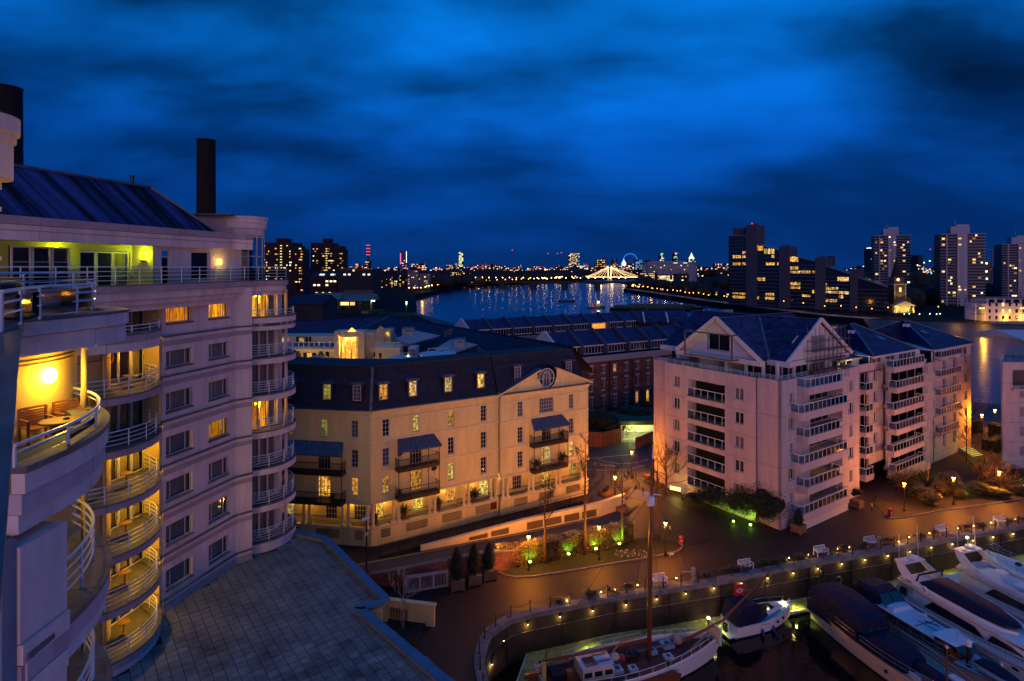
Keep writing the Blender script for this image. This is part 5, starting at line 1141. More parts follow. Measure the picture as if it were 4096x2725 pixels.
def dormer(fr, xc, y, lit_, w=.95, z0=16.55, h=1.75):
 d = link('dormer', MB().box(xc-w/2-.2, xc-w/2, y+.02, y+1.6, z0-.15, z0+h+.12).box(xc+w/2, xc+w/2+.2, y+.02, y+1.6, z0-.15, z0+h+.12).box(xc-w/2-.2, xc+w/2+.2, y+.02, y+1.6, z0-.35, z0-.15).mesh('dormer_cheek', mSlateM), fr)
 m = MB(); pts = [(xc+(w/2+.36)*math.sin(a), z0+h+.05+.32*math.cos(a)) for a in [-PI/2+PI*i/8 for i in range(9)]]
 m.loft([[(x, yy, z) for x, z in pts] for yy in (y-.18, y+1.9)]); m.build('dormer_roof', mLead, d)
 swin(d, xc, z0, w, h, lit_, y-.08, 2, 4, False)
for v, l in ((762,1),(947,2),(1170,1),(1374,1)): dormer(fR, tx(v), .15, l)
for v, l in ((1605,-1),(1925,-1)): dormer(fR, tx(v), .1, l, z0=16.9)
for v, l in ((400,3),(588,-1),(150,0)): dormer(fL, tlx(v), .15, l)
# pediment with the round fanlight window
def pediment():
 y = -.55; xm = tx(1787,.5); hw = (xE+.25-xP)/2; xl, xr = xP-.1, xE+.25; h = 3.0; r = 1.42; zc0 = ZC+1.45; m = MB(); N_ = 14
 def edge(x): return ZC+.15+h*(1-abs(x-(xl+xr)/2)/((xr-xl)/2))
 xs = [xl+(xr-xl)*i/28 for i in range(29)]
 for a, b in zip(xs, xs[1:]):
  lo = []
  for x in (a, b):
   dx = x-xm; lo.append(zc0-math.sqrt(max(0, r*r-dx*dx)) if abs(dx) < r else None)
  za, zb = edge(a), edge(b)
  if lo[0] is None and lo[1] is None: m.face((a,y,ZC+.1),(b,y,ZC+.1),(b,y,zb),(a,y,za))
  else:
   la = lo[0] if lo[0] is not None else zc0; lb = lo[1] if lo[1] is not None else zc0
   m.face((a,y,ZC+.1),(b,y,ZC+.1),(b,y,lb),(a,y,la))
 m.build('pediment', mCream, fR)
 for sx, (p, q) in enumerate((((xl-.1,ZC+.2),(xm-r+.1,edge(xm-r)+.1)),((xm+r-.1,edge(xm+r)+.1),(xr+.2,ZC+.2)))):
  MB().bar((p[0],y-.1,p[1]),(q[0],y-.1,q[1]),.7,.22).build('raking_cornice', mCreamT, fR); MB().bar((p[0],y-.05,p[1]+.16),(q[0],y-.05,q[1]+.16),.95,.06).build('lead_cap', mLead, fR)
 ring = [(xm+(r+.02)*math.cos(a), y-.02, zc0+(r+.02)*math.sin(a)) for a in [PI+PI*i/14 for i in range(15)]]; MB().tube(ring, .1, 6).build('circular_trim', mCreamT, fR)
 w = link('fanlight_window', None, fR, (xm, y+.25, zc0)); ri = 1.18
 MB().face(*[(ri*math.cos(2*PI*i/28), .06, ri*math.sin(2*PI*i/28)) for i in range(28)]).build('pane', gWin, w)
 MB().face(*[(ri*math.cos(2*PI*i/28), .4, ri*math.sin(2*PI*i/28)) for i in range(28)]).build('curtain', mGrey, w)
 MB().tube([(ri*math.cos(2*PI*i/28), 0, ri*math.sin(2*PI*i/28)) for i in range(29)], .07, 6).build('frame', mFrame, w)
 MB().tube([(-.55,0,-1.05),(-.55,0,.2)]+[(-.55*math.cos(a), 0, .2+.62*math.sin(a)) for a in [PI*i/8 for i in range(1,8)]]+[(.55,0,.2),(.55,0,-1.05)], .06, 6).build('arch_frame', mFrame, w)
 m = MB(); m.bar((0,0,-1.15),(0,0,.8),.06); 
 for s in (-1,1): m.bar((s*1.15,0,-.1),(s*.55,0,-.1),.05); m.bar((s*.28,0,-1.1),(s*.28,0,.7),.03)
 for a in (.5,1.0,1.57,2.14,2.64): m.bar((.55*math.cos(a),0,.25+.55*math.sin(a)),(1.1*math.cos(a),0,.05+1.1*math.sin(a)),.03)
 m.build('glazing_bars', mFrame, w)
 m = MB(); pts = [(xm+(r+.28)*math.cos(a), zc0+(r+.28)*math.sin(a)) for a in [PI*i/14 for i in range(15)]]; m.loft([[(x,yy,z) for x, z in pts] for yy in (y+.15, y+3)], closed=False, cap=False); m.build('barrel_dormer', mSlateM, fR)
pediment()
bx('security_camera', mFrame, fL, LL-.6, LL-.2, -.4, -.1, ZC-.6, ZC-.4)
# ---------------------------------------------------------------- courtyard building behind the mansard
CY = T('courtyard_building', 'cream courtyard building with big slate roofs and a lit glass stair tower', 'building')
def roofpoly(name, par, pts, mat):
 if len(pts) == 4 and pts[2][2] > pts[1][2]:
  p0, p1, p2, p3 = [Vector(p) for p in pts]; n = max(4, int((p3-p0).length/1.3)); l = Vector((0,0,.09))
  for k in range(n):
   a, b, c, d = p0.lerp(p3, k/n), p1.lerp(p2, k/n), p1.lerp(p2, (k+1)/n), p0.lerp(p3, (k+1)/n); q = MB(); q.face(a+l, b+l, c, d); q.face(a, b, b+l, a+l); q.build('slate_course', mat, par)
 m = MB(); m.face(*pts); m.face(*[(p[0],p[1],p[2]-.35) for p in reversed(pts)]); return m.build(name, mat, par)
RI = [(-60,116,19.2), (-29,140,19.6), (8.6,86.5,19.7)]
MB().prism([(-62,100),(-34,104),(-20,92),(-14,84),(6,80),(9.6,86),(-27,144),(-64,122)], 0, 12.2).build('lower_block', mCream, CY)
mCW = M('courtyard_render', (.62,.48,.30), .85, n=(.4,.1))
roofpoly('roof_slope', CY, [(-66,104,16.4),(-36,118,16.4),(-29,140,19.6),(-60,121,19.4)], mSlateBlue)
roofpoly('roof_slope', CY, [(-36,118,16.4),(-20,94,16.2),(-10.1,112.5,19.7),(-29,140,19.6)], mSlate); roofpoly('roof_slope', CY, [(-20,94,16.2),(2,79,19.0),(8.8,85,19.8),(-10.1,112.5,19.7)], mSlate)
roofpoly('roof_slope', CY, [(-60,121,19.4),(-29,140,19.6),(-24,147,15.5),(-64,130,15.5)], mSlate)
roofpoly('roof_slope', CY, [(-29,140,19.6),(8.8,85,19.8),(12.5,90,15.5),(-24,147,15.5)], mSlate)
MB().bar((-29,140,19.7),(8.8,85,19.9),.3,.14).bar((-60,121,19.5),(-29,140,19.7),.3,.14).build('ridge_tile', mSlate, CY)
MB().bar((-29,140,19.72),(-36,118,16.5),.3,.1).build('valley_lead', mLead, CY)
yl = 118; X_ = lambda px, Y: (px-CX)/F*Y; Z_ = lambda py, Y: H-(py-HY)*Y/F
yz = lambda x, y: (633+x/4.551, 690.5+y/4.551)
def cbox(name, mat, x0, x1, y0, y1, Y, dep, base=None):      # a block whose front at depth Y spans the crop's corners
 a = yz(x0, y0); b = yz(x1, y1); return bx(name, mat, CY, X_(a[0],Y), X_(b[0],Y), Y, Y+dep, base if base is not None else Z_(b[1],Y), Z_(a[1],Y))
cbox('wall', mCW, -60, 630, 380, 500, 112, 5, 12)
cbox('terrace_wall', mCW, -80, 640, 492, 520, 106, .4, 12.1); cbox('terrace_floor', mConc, -80, 640, 490, 492, 106, 6)
a = yz(0,0); 
for x0, x1, y0, y1, m_ in ((215,385,385,470,mDark),(65,135,400,440,eRooms[1]),(255,305,398,440,eRooms[0])): cbox('glazing', m_, x0, x1, y0, y1, 111.85, .1)
for k in range(6): cbox('mullion', mFrame, 215+k*33, 219+k*33, 372, 475, 111.7, .1)
e = link('railing', None, CY)
for z in (435, 490): 
 p, q = yz(190, z+8), yz(628, z-5); bx('rail', mWhiteR, e, X_(p[0],105.8), X_(q[0],105.8), 105.7, 105.78, Z_(p[1],105.8)-.04, Z_(p[1],105.8)+.04)
for k in range(9): p = yz(195+k*54, 435); bx('post', mWhiteR, e, X_(p[0],105.8)-.04, X_(p[0],105.8)+.04, 105.7, 105.8, Z_(yz(0,492)[1],105.8), Z_(yz(0,437)[1],105.8))
p, q = yz(190,440), yz(628,488); bx('glass_panel', gRail, e, X_(p[0],105.8), X_(q[0],105.8), 105.74, 105.76, Z_(q[1],105.8), Z_(p[1],105.8))
cbox('lower_wall', mCW, -80, 660, 512, 712, 104, 2, 12.0)
for x0, x1 in ((210,268),(450,510)): cbox('arched_screen', mDim, x0, x1, 560, 655, 103.85, .12); cbox('arch_head', mDim, x0+12, x1-12, 538, 560, 103.85, .12)
cbox('window', eRooms[1], 335, 385, 560, 640, 103.8, .1); cbox('window', mDark, 298, 430, 555, 655, 103.9, .1); cbox('window', gDark, 530, 565, 545, 600, 103.8, .1)
cbox('roof_cabin', M('cabin_blue', (.14,.20,.26), .6), 335, 475, 632, 700, 90, 3); cbox('roof_cabin_lid', mLead, 325, 478, 615, 632, 90, 3.2)
cbox('terrace_floor', M('terrace_deck', (.5,.36,.16), .8), 380, 1000, 690, 700, 92, 9, 13.2)
# lit glass stair tower
ty = 96.0; p0, p1 = yz(668, 0), yz(862, 0); tcx = (X_(p0[0],ty)+X_(p1[0],ty))/2; tr_ = (X_(p1[0],ty)-X_(p0[0],ty))/2; ztop = Z_(yz(0,345)[1],ty); zl = Z_(yz(0,388)[1],ty); zb_ = 12.6
ST = link('stair_tower', None, CY, (tcx, ty+tr_, 0))
na = 11
for i in range(na-1):
 a = math.radians(180+i*18); b = math.radians(198+i*18); pa = (tr_*math.cos(a), tr_*math.sin(a)); pb = (tr_*math.cos(b), tr_*math.sin(b))
 for z0, z1 in ((zb_,zb_+3.4),(zb_+3.5,zl-.9),(zl-.8,zl)): MB().face((*pa,z0),(*pb,z0),(*pb,z1),(*pa,z1)).build('pane', clear_glass('stair_glass', (1,.97,.8), .05, 1.4), ST)
 if i % 2 == 0: MB().bar((*pa,zb_),(*pa,zl),.09).build('mullion', mFrame, ST)
 for z in (zb_+3.45, zl-.85, zl): MB().bar((*pa,z),(*pb,z),.08).build('transom', mFrame, ST)
MB().lathe([(tr_*1.0,zl+.05),(tr_*1.08,zl+.06),(tr_*1.08,ztop),(tr_*.9,ztop+.02),(tr_*.9,ztop-.15)], 28).build('cap', mCreamT, ST)
MB().loft([[(tr_*.96*math.cos(a), tr_*.96*math.sin(a), z) for a in [PI*i/12*1.0 for i in range(13)]] for z in (zb_, zl)], closed=False, cap=False).build('back_wall', eYel, ST)  # wall glows itself, the stair light is put into its colour
mStair = M('stair_cream', (.5,.38,.12), .7); m = MB()
for i in range(24):
 a = -2.9+i*.235; m.prism([(r_*math.cos(a+o_),r_*math.sin(a+o_)) for r_, o_ in ((tr_*.55,-.14),(tr_*.88,-.14),(tr_*.88,.14),(tr_*.55,.14))], zb_+.2+i*.2, zb_+.27+i*.2)
m.build('spiral_step', mStair, ST); MB().lathe([(.10,zb_),(.10,zl-.5)], 8, (.1,.2,0)).build('newel_wall', mStair, ST)
point('stair_light', (0, 0, zl-.6), (1,.74,.10), 2200, .2, ST); point('stair_light', (0, -.3, zb_+1.6), (1,.74,.10), 1700, .2, ST)
def pyramid(x, y, Y, s=.8):
 a = yz(x, y); X, Z = X_(a[0],Y), Z_(a[1],Y); m = MB(); m.face((X-s,Y-s,Z-.2),(X+s,Y-s,Z-.2),(X,Y,Z+.45)); m.face((X+s,Y-s,Z-.2),(X+s,Y+s,Z-.2),(X,Y,Z+.45)); m.face((X-s,Y+s,Z-.2),(X-s,Y-s,Z-.2),(X,Y,Z+.45)); m.face((X+s,Y+s,Z-.2),(X-s,Y+s,Z-.2),(X,Y,Z+.45)); m.build('pyramid_skylight', eYel, CY)
pyramid(805, 318, ty+tr_, .55); pyramid(1395, 605, 92, .6); pyramid(1765, 572, 90, .7)
cbox('stair_wall', mCW, 622, 672, 330, 700, 97, 3, 12); cbox('stair_wall', mCW, 862, 935, 335, 700, 97, 3.5, 12); cbox('parapet', mCreamT, 622, 935, 326, 336, 97.6, 2.5)
cbox('louvre_wall', mCW, 930, 1035, 340, 560, 98.5, 4, 12)
for y0 in (365, 440):
 for k in range(7): cbox('louvre', mFrame, 938, 1018, y0+k*7, y0+k*7+3.5, 98.3, .15)
 for k in range(5): cbox('louvre', mFrame, 645, 662, y0-8+k*9, y0-8+k*9+5, 96.8, .15)
g0, g1 = yz(1035, 280), yz(1145, 640); Y = 99.0; m = MB(); xa, xb, xm_ = X_(g0[0],Y), X_(g1[0],Y), X_(yz(1100,0)[0],Y)
m.v += [(xa,Y,12),(xb,Y,12),(xb,Y,Z_(yz(0,300)[1],Y)),(xm_,Y,Z_(yz(0,272)[1],Y)),(xa,Y,Z_(yz(0,345)[1],Y)),(xa,Y+12,12),(xb,Y+12,12),(xb,Y+12,18),(xm_,Y+12,19),(xa,Y+12,17)]; m.f += [(0,1,2,3,4),(1,6,7,2),(5,0,4,9),(4,3,8,9),(3,2,7,8)]; m.build('gable_wall', mCW, CY)
cbox('wall', mCW, 1035, 1310, 500, 700, 94, 5, 12); cbox('window', gDark, 1090, 1115, 558, 610, 93.85, .1); cbox('window', gDark, 1035, 1050, 552, 600, 93.85, .1); cbox('wall', mCW, 1145, 1215, 310, 470, 100, 3); cbox('window', eRooms[0], 1165, 1195, 340, 380, 99.85, .1)
def glazed_lean(x0, x1, y0, y1, Y, label):
 a, b = yz(x0, y1), yz(x1, y0); xa, xb = X_(a[0],Y), X_(b[0],Y); za, zb2 = Z_(a[1],Y), Z_(b[1],Y+6)
 m = MB(); m.v += [(xa,Y,za),(xa+(xb-xa)*.45,Y-1.5,za-.6),(xb+1.4,Y+4.5,zb2-.4),(xa+(xb-xa)*.45,Y+6,zb2+.3)]; m.f.append((0,1,2,3)); c = [(p[0],p[1],p[2]-.2) for p in m.v]; m.v += c; m.f += [(7,6,5,4),(0,4,5,1),(1,5,6,2)]; m.build('metal_roof', M('metal_roof_blue', (.18,.26,.32), .4), CY)
 s = MB()
 for k in range(8):
  f = k/7; p = Vector(m.v[0]).lerp(Vector(m.v[1]), f); q = Vector(m.v[3]).lerp(Vector(m.v[2]), f); s.bar(p+Vector((0,0,.05)), q+Vector((0,0,.05)), .07)
 s.build('roof_rib', mFrame, CY); bx('dormer_wall', M('wall_blue', (.35,.38,.36), .8), CY, xa+.1, xa+(xb-xa)*.5, Y-.9, Y+3, za-2.4, za-.75); bx('window', gDark, CY, xa+(xb-xa)*.2, xa+(xb-xa)*.47, Y-1.0, Y-.92, za-2.2, za-1.0)
glazed_lean(1260, 1600, 340, 412, 98, '')
glazed_lean(1675, 2000, 430, 520, 90, '')
for x0, x1, y0, y1, Y in ((1332,1448,300,375,101),(1878,1986,418,560,92)): cbox('chimney_box', M('wall_blue', (.35,.38,.36), .8), x0, x1, y0, y1, Y, 1.8); cbox('vent_slot', mBar, x0+30, x1-15, y0+18, y0+28, Y-.05, .1); cbox('chimney_cap', mLead, x0-5, x1+4, y0-6, y0, Y-.1, 2)
for x0, x1, yt, Y in ((1160,1480,628,89),(1500,1880,585,86)):
 a, b = yz(x0, yt), yz(x1, yt); r = (X_(b[0],Y)-X_(a[0],Y))/2; cx = (X_(b[0],Y)+X_(a[0],Y))/2; z = Z_(a[1],Y)
 MB().lathe([(r*.97,12),(r*.97,z-1.3)], 30, (cx,Y+r*.6,0)).build('drum_wall', mCW, CY); MB().lathe([(r*.98,z-1.3),(r*.98,z),(r*1.04,z+.02),(r*1.04,z+.14),(r*.9,z+.1)], 30, (cx,Y+r*.6,0)).build('drum_parapet', mFrame, CY)
 for s in (-.5, .1): MB().tube([(cx+s*r,Y-.1,z),(cx+s*r+.15,Y,z+1.0),(cx+s*r+r*.5,Y+.6,z+1.05),(cx+s*r+r*.6,Y+.8,z)], .06, 6).build('hoop_rail', mWhiteR, CY)
cbox('louvre_box', mFrame, 1395, 1478, 500, 600, 92, 3)
for k in range(9): cbox('louvre', mLead, 1400, 1472, 518+k*9, 523+k*9, 91.9, .1)
for x0, x1, y0, y1, Y in ((1045,1310,445,495,93.8),(890,985,640,700,90),(480,660,630,690,91)):
 e = link('railing', None, CY); a, b = yz(x0,y0), yz(x1,y1); z1, z0 = Z_(a[1],Y), Z_(a[1],Y)-1.05
 for z in (z1, z0): bx('rail', mWhiteR, e, X_(a[0],Y), X_(b[0],Y), Y, Y+.06, z-.04, z+.04)
 n = int((b[0]-a[0])/4)+1
 for k in range(n+1): x = X_(a[0],Y)+(X_(b[0],Y)-X_(a[0],Y))*k/n; bx('post', mWhiteR, e, x-.03, x+.03, Y, Y+.06, z0, z1)
point('terrace_light', (X_(860,88), 88, 14.6), (1,.62,.08), 320, .2); point('terrace_light', (X_(740,97), 97, 16.3), (1,.62,.08), 420, .2); point('terrace_light', (X_(900,88), 90, 17), (1,.7,.15), 200, .2); point('terrace_light', (X_(690,100), 100, 17.5), (1,.62,.08), 260, .2)
rr = random.Random(4)
for x, y, n in ((1780,345,6),(2130,520,7),(2060,590,6)):
 for k in range(n): a = yz(x+k*14, y+k*(-5 if x < 2000 else 9)); Y = 100 if x < 2000 else 84; MB().lathe([(.14,-.5),(.14,.35),(.2,.36),(.2,.5)], 8, (X_(a[0],Y), Y, Z_(a[1],Y)-.2)).build('roof_vent', mLead, CY)
# ---------------------------------------------------------------- brick terraces with ribbed roofs
def terrace(label, P, d, n, w, zr, zeave, brick=False, wins=None):
 ang = math.atan2(d.y, d.x); t = T('terrace_row', label, 'terrace', (P.x,P.y,0), ang, 'brick terraces with parapet ribs'); L = n*w; R_ = 4.2; ze = zeave
 for k in range(n):
  m = MB(); x0, x1 = k*w+.2, (k+1)*w-.2
  m.face((x0,-R_,ze),(x1,-R_,ze),(x1,0,zr),(x0,0,zr)); m.face((x0,0,zr),(x1,0,zr),(x1,R_,ze),(x0,R_,ze)); m.build('roof', mSlateBlue, t)
  for s in (-1, 1): pass
  bx('fascia', mFrame, t, x0, x1, -R_-.05, -R_+.1, ze-.28, ze-.02)
  # clerestory under the eaves
  lt = wins and k in wins
  bx('clerestory', eRooms[1] if lt else gDark, t, x0+.3, x1-.2, -R_+.35, -R_+.4, ze-1.75, ze-.3)
  for j in range(7): bx('mullion', mFrame, t, x0+.3+j*(w-1)/6.4, x0+.38+j*(w-1)/6.4, -R_+.25, -R_+.34, ze-1.75, ze-.3)
  bx('sill_band', mFrame, t, x0, x1, -R_+.2, -R_+.45, ze-1.95, ze-1.75); bx('roof_terrace', mConc, t, x0, x1, -R_-1.6, -R_+.3, ze-2.6, ze-2.4); bx('parapet', mConc if not brick else M('stone_band', (.4,.35,.34), .8), t, x0-.2, x1+.2, -R_-1.9, -R_-1.6, ze-3.1, ze-2.1)
 for k in range(n+1):
  x = k*w; m = MB(); pts = [(-R_-1.0,ze-1.9),(-R_-.9,ze-.2),(-R_-.5,ze+.35),(-.5,zr+.35),(0,zr+.5),(.6,zr+.3),(R_,ze+.2),(R_,ze-2)]
  m.prismx(pts, x-.2, x+.2); m.build('party_wall', M('party_wall_slate', (.07,.08,.10), .7, n=(2,.3)) if k else mFrame, t)
 if brick:
  yb = -R_-1.6; holes = []
  xs = [(1.55+1.0*0)+i*w/2 for i in range(n*2)]
  rows = ((9.1,1.55),(5.5,2.3),(1.7,2.5))
  for x in xs:
   for z, h in rows: holes.append((x-.45, x+.45, z, z+h))
  wall('brick_wall', mBrickW, t, 0, L, 0, ze-3.1, holes, yb, .25); bx('dark_core', mDark, t, 0, L, yb+.8, R_, 0, ze-2.7); bx('stone_cornice', MATS['stone_band'], t, -.2, L, yb-.35, yb+.2, ze-3.3, ze-3.05)
  for i, x in enumerate(xs):
   for j, (z, h) in enumerate(rows):
    l = 1 if (i+j*3) % 11 == 4 or (j == 2 and i > 5) else 0
    window(t, x-.45, z, .9, h, yb+.1, 2, 2 if j == 0 else 3, mWhite, eRooms[1] if l else mDark, gWin, .09, bars=.045); bx('lintel', mFrame, t, x-.6, x+.6, yb-.07, yb, z+h+.02, z+h+.28); bx('sill', mFrame, t, x-.55, x+.55, yb-.1, yb+.05, z-.12, z-.02)
  for k in (1, 2, 3): bx('downpipe', mBlack, t, k*w-.08, k*w+.08, yb-.14, yb-.02, 0, ze-3.4)
  bx('balcony', mBar, t, 0, L, yb-1.1, yb, 1.2, 1.45); ironrail(t, 0, L, yb-1.05, 1.45, 1.0)
 else: bx('wall', mBrickD, t, 0, L, -R_-1.6, R_, 0, ze-2.6)
 return t
td2 = Vector((.862,.507,0)).normalized()
terrace('rear brick terrace row with nine slate roofs against the river', Vector((-13.3,153.8,0)), td2, 10, 6.5, 17.5, 15.2, wins=(6,))
terrace('front brick terrace row with white sash windows beside the pale apartment block', Vector((6.8,123,0)), td2, 6, 6.3, 17.5, 14.9, True)
t, w, h = fb('terrace_end_house', 'slate roofed house with skylights at the far end of the terraces', 'house', 1470, 1590, 742, 178, 12, mBrickD, 0)
MB().prismx([(-.5,h),(12.5,h),(6,h+3.2)], -.5, w).build('roof', mSlateBlue, t)
for a in (.2,.55,.7): bx('skylight', mLead, t, w*a, w*a+1, 1.2, 2.6, h+1.1, h+1.3)
for k in range(2): MB().prismx([(-.5,h-.2),(5,h-.2),(2.2,h+3.0)], w*(.1+k*.45), w*(.1+k*.45)+.4).build('gable_wall', mFrame, t)
# ---------------------------------------------------------------- pale apartment block with slate gables
GC = Vector((31.97,69.9,0)); ga = Vector((.827,.562,0)).normalized(); gb = Vector((-ga.y, ga.x, 0)); gang = math.atan2(ga.y, ga.x)
AP = T('apartment_block', 'pale apartment block with slate gabled roofs, stacked glass balconies and scaffolding', 'apartment block', GC, gang)
gx_ = lambda x: 1438.6+x/2.5664
def au(x, v=0.0): return along(GC+gb*v, ga, gx_(x))
def av(x, u=0.0): return along(GC+ga*u, gb, gx_(x))
FZ = lambda k: 13.85-3.03*k
PT = 17.75
mPanelJ = M('panel_joint', (.10,.08,.08), .9)
lf = link('left_front', None, AP, (0,0,0), -PI/2); LV = lambda x, u=0.0: -av(x, u)       # local x of the left front is -v
def apwin(par, xc, zc, w, h, y, back, nv=2, nh=1): 
 o = window(par, xc-w/2, zc-h/2, w, h, y+.18, nv, nh, mFrame, back, gWin, .08, bars=.09); bx('sill', mWhiteB, par, xc-w/2-.05, xc+w/2+.05, y-.06, y+.18, zc-h/2-.08, zc-h/2); return o
bk = {0: mDim, 1: mCurt, 2: eRooms[1], 3: mGrey}
def joints(par, x0, x1, y, zs):
 for z in zs: bx('panel_joint', mPanelJ, par, x0+.02, x1-.02, y-.006, y+.01, z-.018, z+.018)
# left front
x0, x1, x2, x3, x4 = LV(163,0), LV(235,-.5), LV(368,-.5), LV(590,-.5), LV(775,-.5)
cols = [(LV(303,-.5), 1.15), (LV(672,-.5), 1.35)]; holes = []
for xc, w in cols:
 for k in range(5): holes.append((xc-w/2, xc+w/2, FZ(k)+.75, FZ(k)+2.25))
for k in range(5): holes.append((x2, x3, FZ(k)-.02, FZ(k)+2.2))
wall('wall', mWhiteB, lf, x1, x4, 0, PT, holes, -.5, .3); wall('wall', mWhiteB, lf, x0, x1+.01, 0, PT, (), .25, .3); wall('wall', mWhiteB, lf, x4-.01, 0, 0, PT, (), 0, .3)
bx('wall_return', mWhiteB, lf, x1, x1+.01, -.5, .3, 0, PT); bx('wall_return', mWhiteB, lf, x4-.01, x4, -.5, .05, 0, PT)
joints(lf, x1, x2, -.5, [FZ(k)-.45 for k in range(5)]); joints(lf, x3, x4, -.5, [FZ(k)-.45 for k in range(5)]); joints(lf, x4, 0, 0, [FZ(k)-.45 for k in range(0,5,2)]); joints(lf, x0, x1, .25, [FZ(k)-.45 for k in range(0,5,2)])
for xc, w in cols:
 for k in range(5): apwin(lf, xc, FZ(k)+1.5, w-.03, 1.48, -.5, bk[(k*3+int(w*10)) % 2])
for k in range(5):
 z = FZ(k); W_ = x3-x2
 bx('balcony_floor', mConc, lf, x2, x3, -.5, 1.6, z-.15, z); bx('balcony_ceiling', mWhiteB, lf, x2, x3, -.2, 1.6, z+2.2, z+2.3); bx('side_wall', mWhiteB, lf, x2-.1, x2, -.2, 1.6, z, z+2.2); bx('side_wall', mWhiteB, lf, x3, x3+.1, -.2, 1.6, z, z+2.2)
 for a, b in ((.04,.50),(.72,.97)): window(lf, x2+W_*a, z+.05, W_*(b-a), 2.1, 1.4, 2, 2, M('brown_frame', (.18,.07,.04), .6), bk[2] if (k == 1 and a > .5) else mDim, gWin, .1, name='door')
 bx('pier', mWhiteB, lf, x2+W_*.52, x2+W_*.70, 1.3, 1.5, z, z+2.2); rail(lf, [(x2,-.42,z), (x3,-.42,z)], 1.05, 1, mWhiteR, 1.1, .03, glass=gRail)
# right front
def proj_balcony(x0, x1, z, v, dep=1.5, lit_=0, base=False, fas=.85):
 """projecting balcony over x0..x1 (u), floor z; doors in the recess behind"""
 b = link('balcony', MB().box(x0,x1,v-dep,v+.02,z-fas,z+.08).mesh('balcony_slab', mWhiteB), AP)
 rail(b, [(x0+.06,v,z+.08),(x0+.06,v-dep+.08,z+.08),(x1-.06,v-dep+.08,z+.08),(x1-.06,v,z+.08)], 1.0, 1, mWhiteR, 1.0, .032, glass=gRail, name='railing')
 return b
xa, xb = au(1050), au(1300); xA = au(1385); holes = []
for k in range(5):
 w = .95 if k % 2 == 0 else 1.35
 for xc in (au(985), au(1334)): holes.append((xc-w/2, xc+w/2, FZ(k)+.75, FZ(k)+2.25))
 holes.append((au(1090) if k % 2 == 0 else au(1095), au(1285), FZ(k)+.06, FZ(k)+2.25))
wall('wall', mWhiteB, AP, 0, xA, 0, PT, holes, 0, .3); joints(AP, 0, xA, 0, [FZ(k)-.45 for k in range(5)])
for k in range(5):
 w = .95 if k % 2 == 0 else 1.35
 for xc, q in ((au(985), k*2), (au(1334), k+1)): apwin(AP, xc, FZ(k)+1.5, w-.03, 1.48, 0, bk[1 if q % 3 else 0])
 h0, h1 = au(1090), au(1285); W_ = h1-h0; bx('recess_wall', mWhiteB, AP, h0, h0+W_*.32, 1.6, 1.8, FZ(k), FZ(k)+2.3); bx('recess_floor', mConc, AP, h0, h1, .3, 2.2, FZ(k)-.1, FZ(k)+.05); bx('recess_ceiling', mWhiteB, AP, h0, h1, .3, 2.2, FZ(k)+2.26, FZ(k)+2.4)
 window(AP, h0+W_*.33, FZ(k)+.05, W_*.64, 2.15, 1.7, 3, 1, mFrame, mDim if k != 2 else mGold, gWin, .08, cur='folds', name='door'); bx('side_wall', mWhiteB, AP, h1, h1+.1, .3, 2.2, FZ(k), FZ(k)+2.3); bx('side_wall', mWhiteB, AP, h0-.1, h0, .3, 2.2, FZ(k), FZ(k)+2.3)
 a, b = (au(1048,-1.5), au(1325,-1.5)) if k % 2 == 0 else (au(1080,-1.5), au(1290,-1.5)); proj_balcony(a, b, FZ(k), 0, 1.5)
proj_balcony(au(1085,-1.5), au(1297,-1.5), 16.75, 0, 1.5)
a, b = au(1052,-1.5), au(1322,-1.5); bx('base_panel', M('base_render', (.62,.52,.40), .8), AP, a+.1, b-.05, -1.42, -.02, 0, FZ(4)-.88); bx('base_line', mWhite, AP, a, b, -1.5, -.02, -.02, .1)
point('balcony_glow', (au(1180), 1.0, FZ(2)+1.9), (1,.55,.12), 14, .1, AP); point('balcony_glow', (au(1180), 1.0, FZ(3)+1.9), (1,.55,.12), 18, .1, AP); point('balcony_glow', (au(1150), 1.0, FZ(0)+1.9), (1,.55,.12), 10, .1, AP)
# setback wing B, bay C, far wing D
vB = 1.6; bA, bE = au(1380, vB), au(1590, vB); holes = []
wB = [(au(1478, vB), 1.25), (au(1546, vB), 1.1)]
for xc, w in wB:
 for k in range(4): holes.append((xc-w/2, xc+w/2, FZ(k)+.75, FZ(k)+2.25))
for k in range(5): holes.append((bA+.2, au(1440, vB), FZ(k)+.06, FZ(k)+2.25))
wall('wall', mWhiteB, AP, xA-.3, bE, 2.6, PT-.4, holes, vB, .3); bx('wall_return', mWhiteB, AP, xA-.02, xA+.25, .3, vB+.3, 0, PT)
for i, (xc, w) in enumerate(wB):
 for k in range(4): apwin(AP, xc, FZ(k)+1.5, w-.03, 1.48, vB, bk[2] if (i, k) in ((0,2),) else bk[(k+i) % 2 + (0 if i else 0)])
for k in range(5):
 window(AP, bA+.25, FZ(k)+.06, au(1440, vB)-bA-.3, 2.15, vB+.5, 2, 1, mFrame, bk[2] if k == 1 else mDim, gWin, .08, name='door'); proj_balcony(bA+.05, au(1472, vB-1.0), FZ(k), vB, 1.0, fas=.5)
bx('wing_shade', mDark, AP, xA, bE, vB+1.2, vB+4, 0, 2.6); bx('balcony_box', mWhiteB, AP, bA+.05, au(1470,vB-1), vB-1, vB, 1.0, 1.4)  # dark block stands in for the shade of the ground floor recess
cA, cE = au(1590), au(1772)
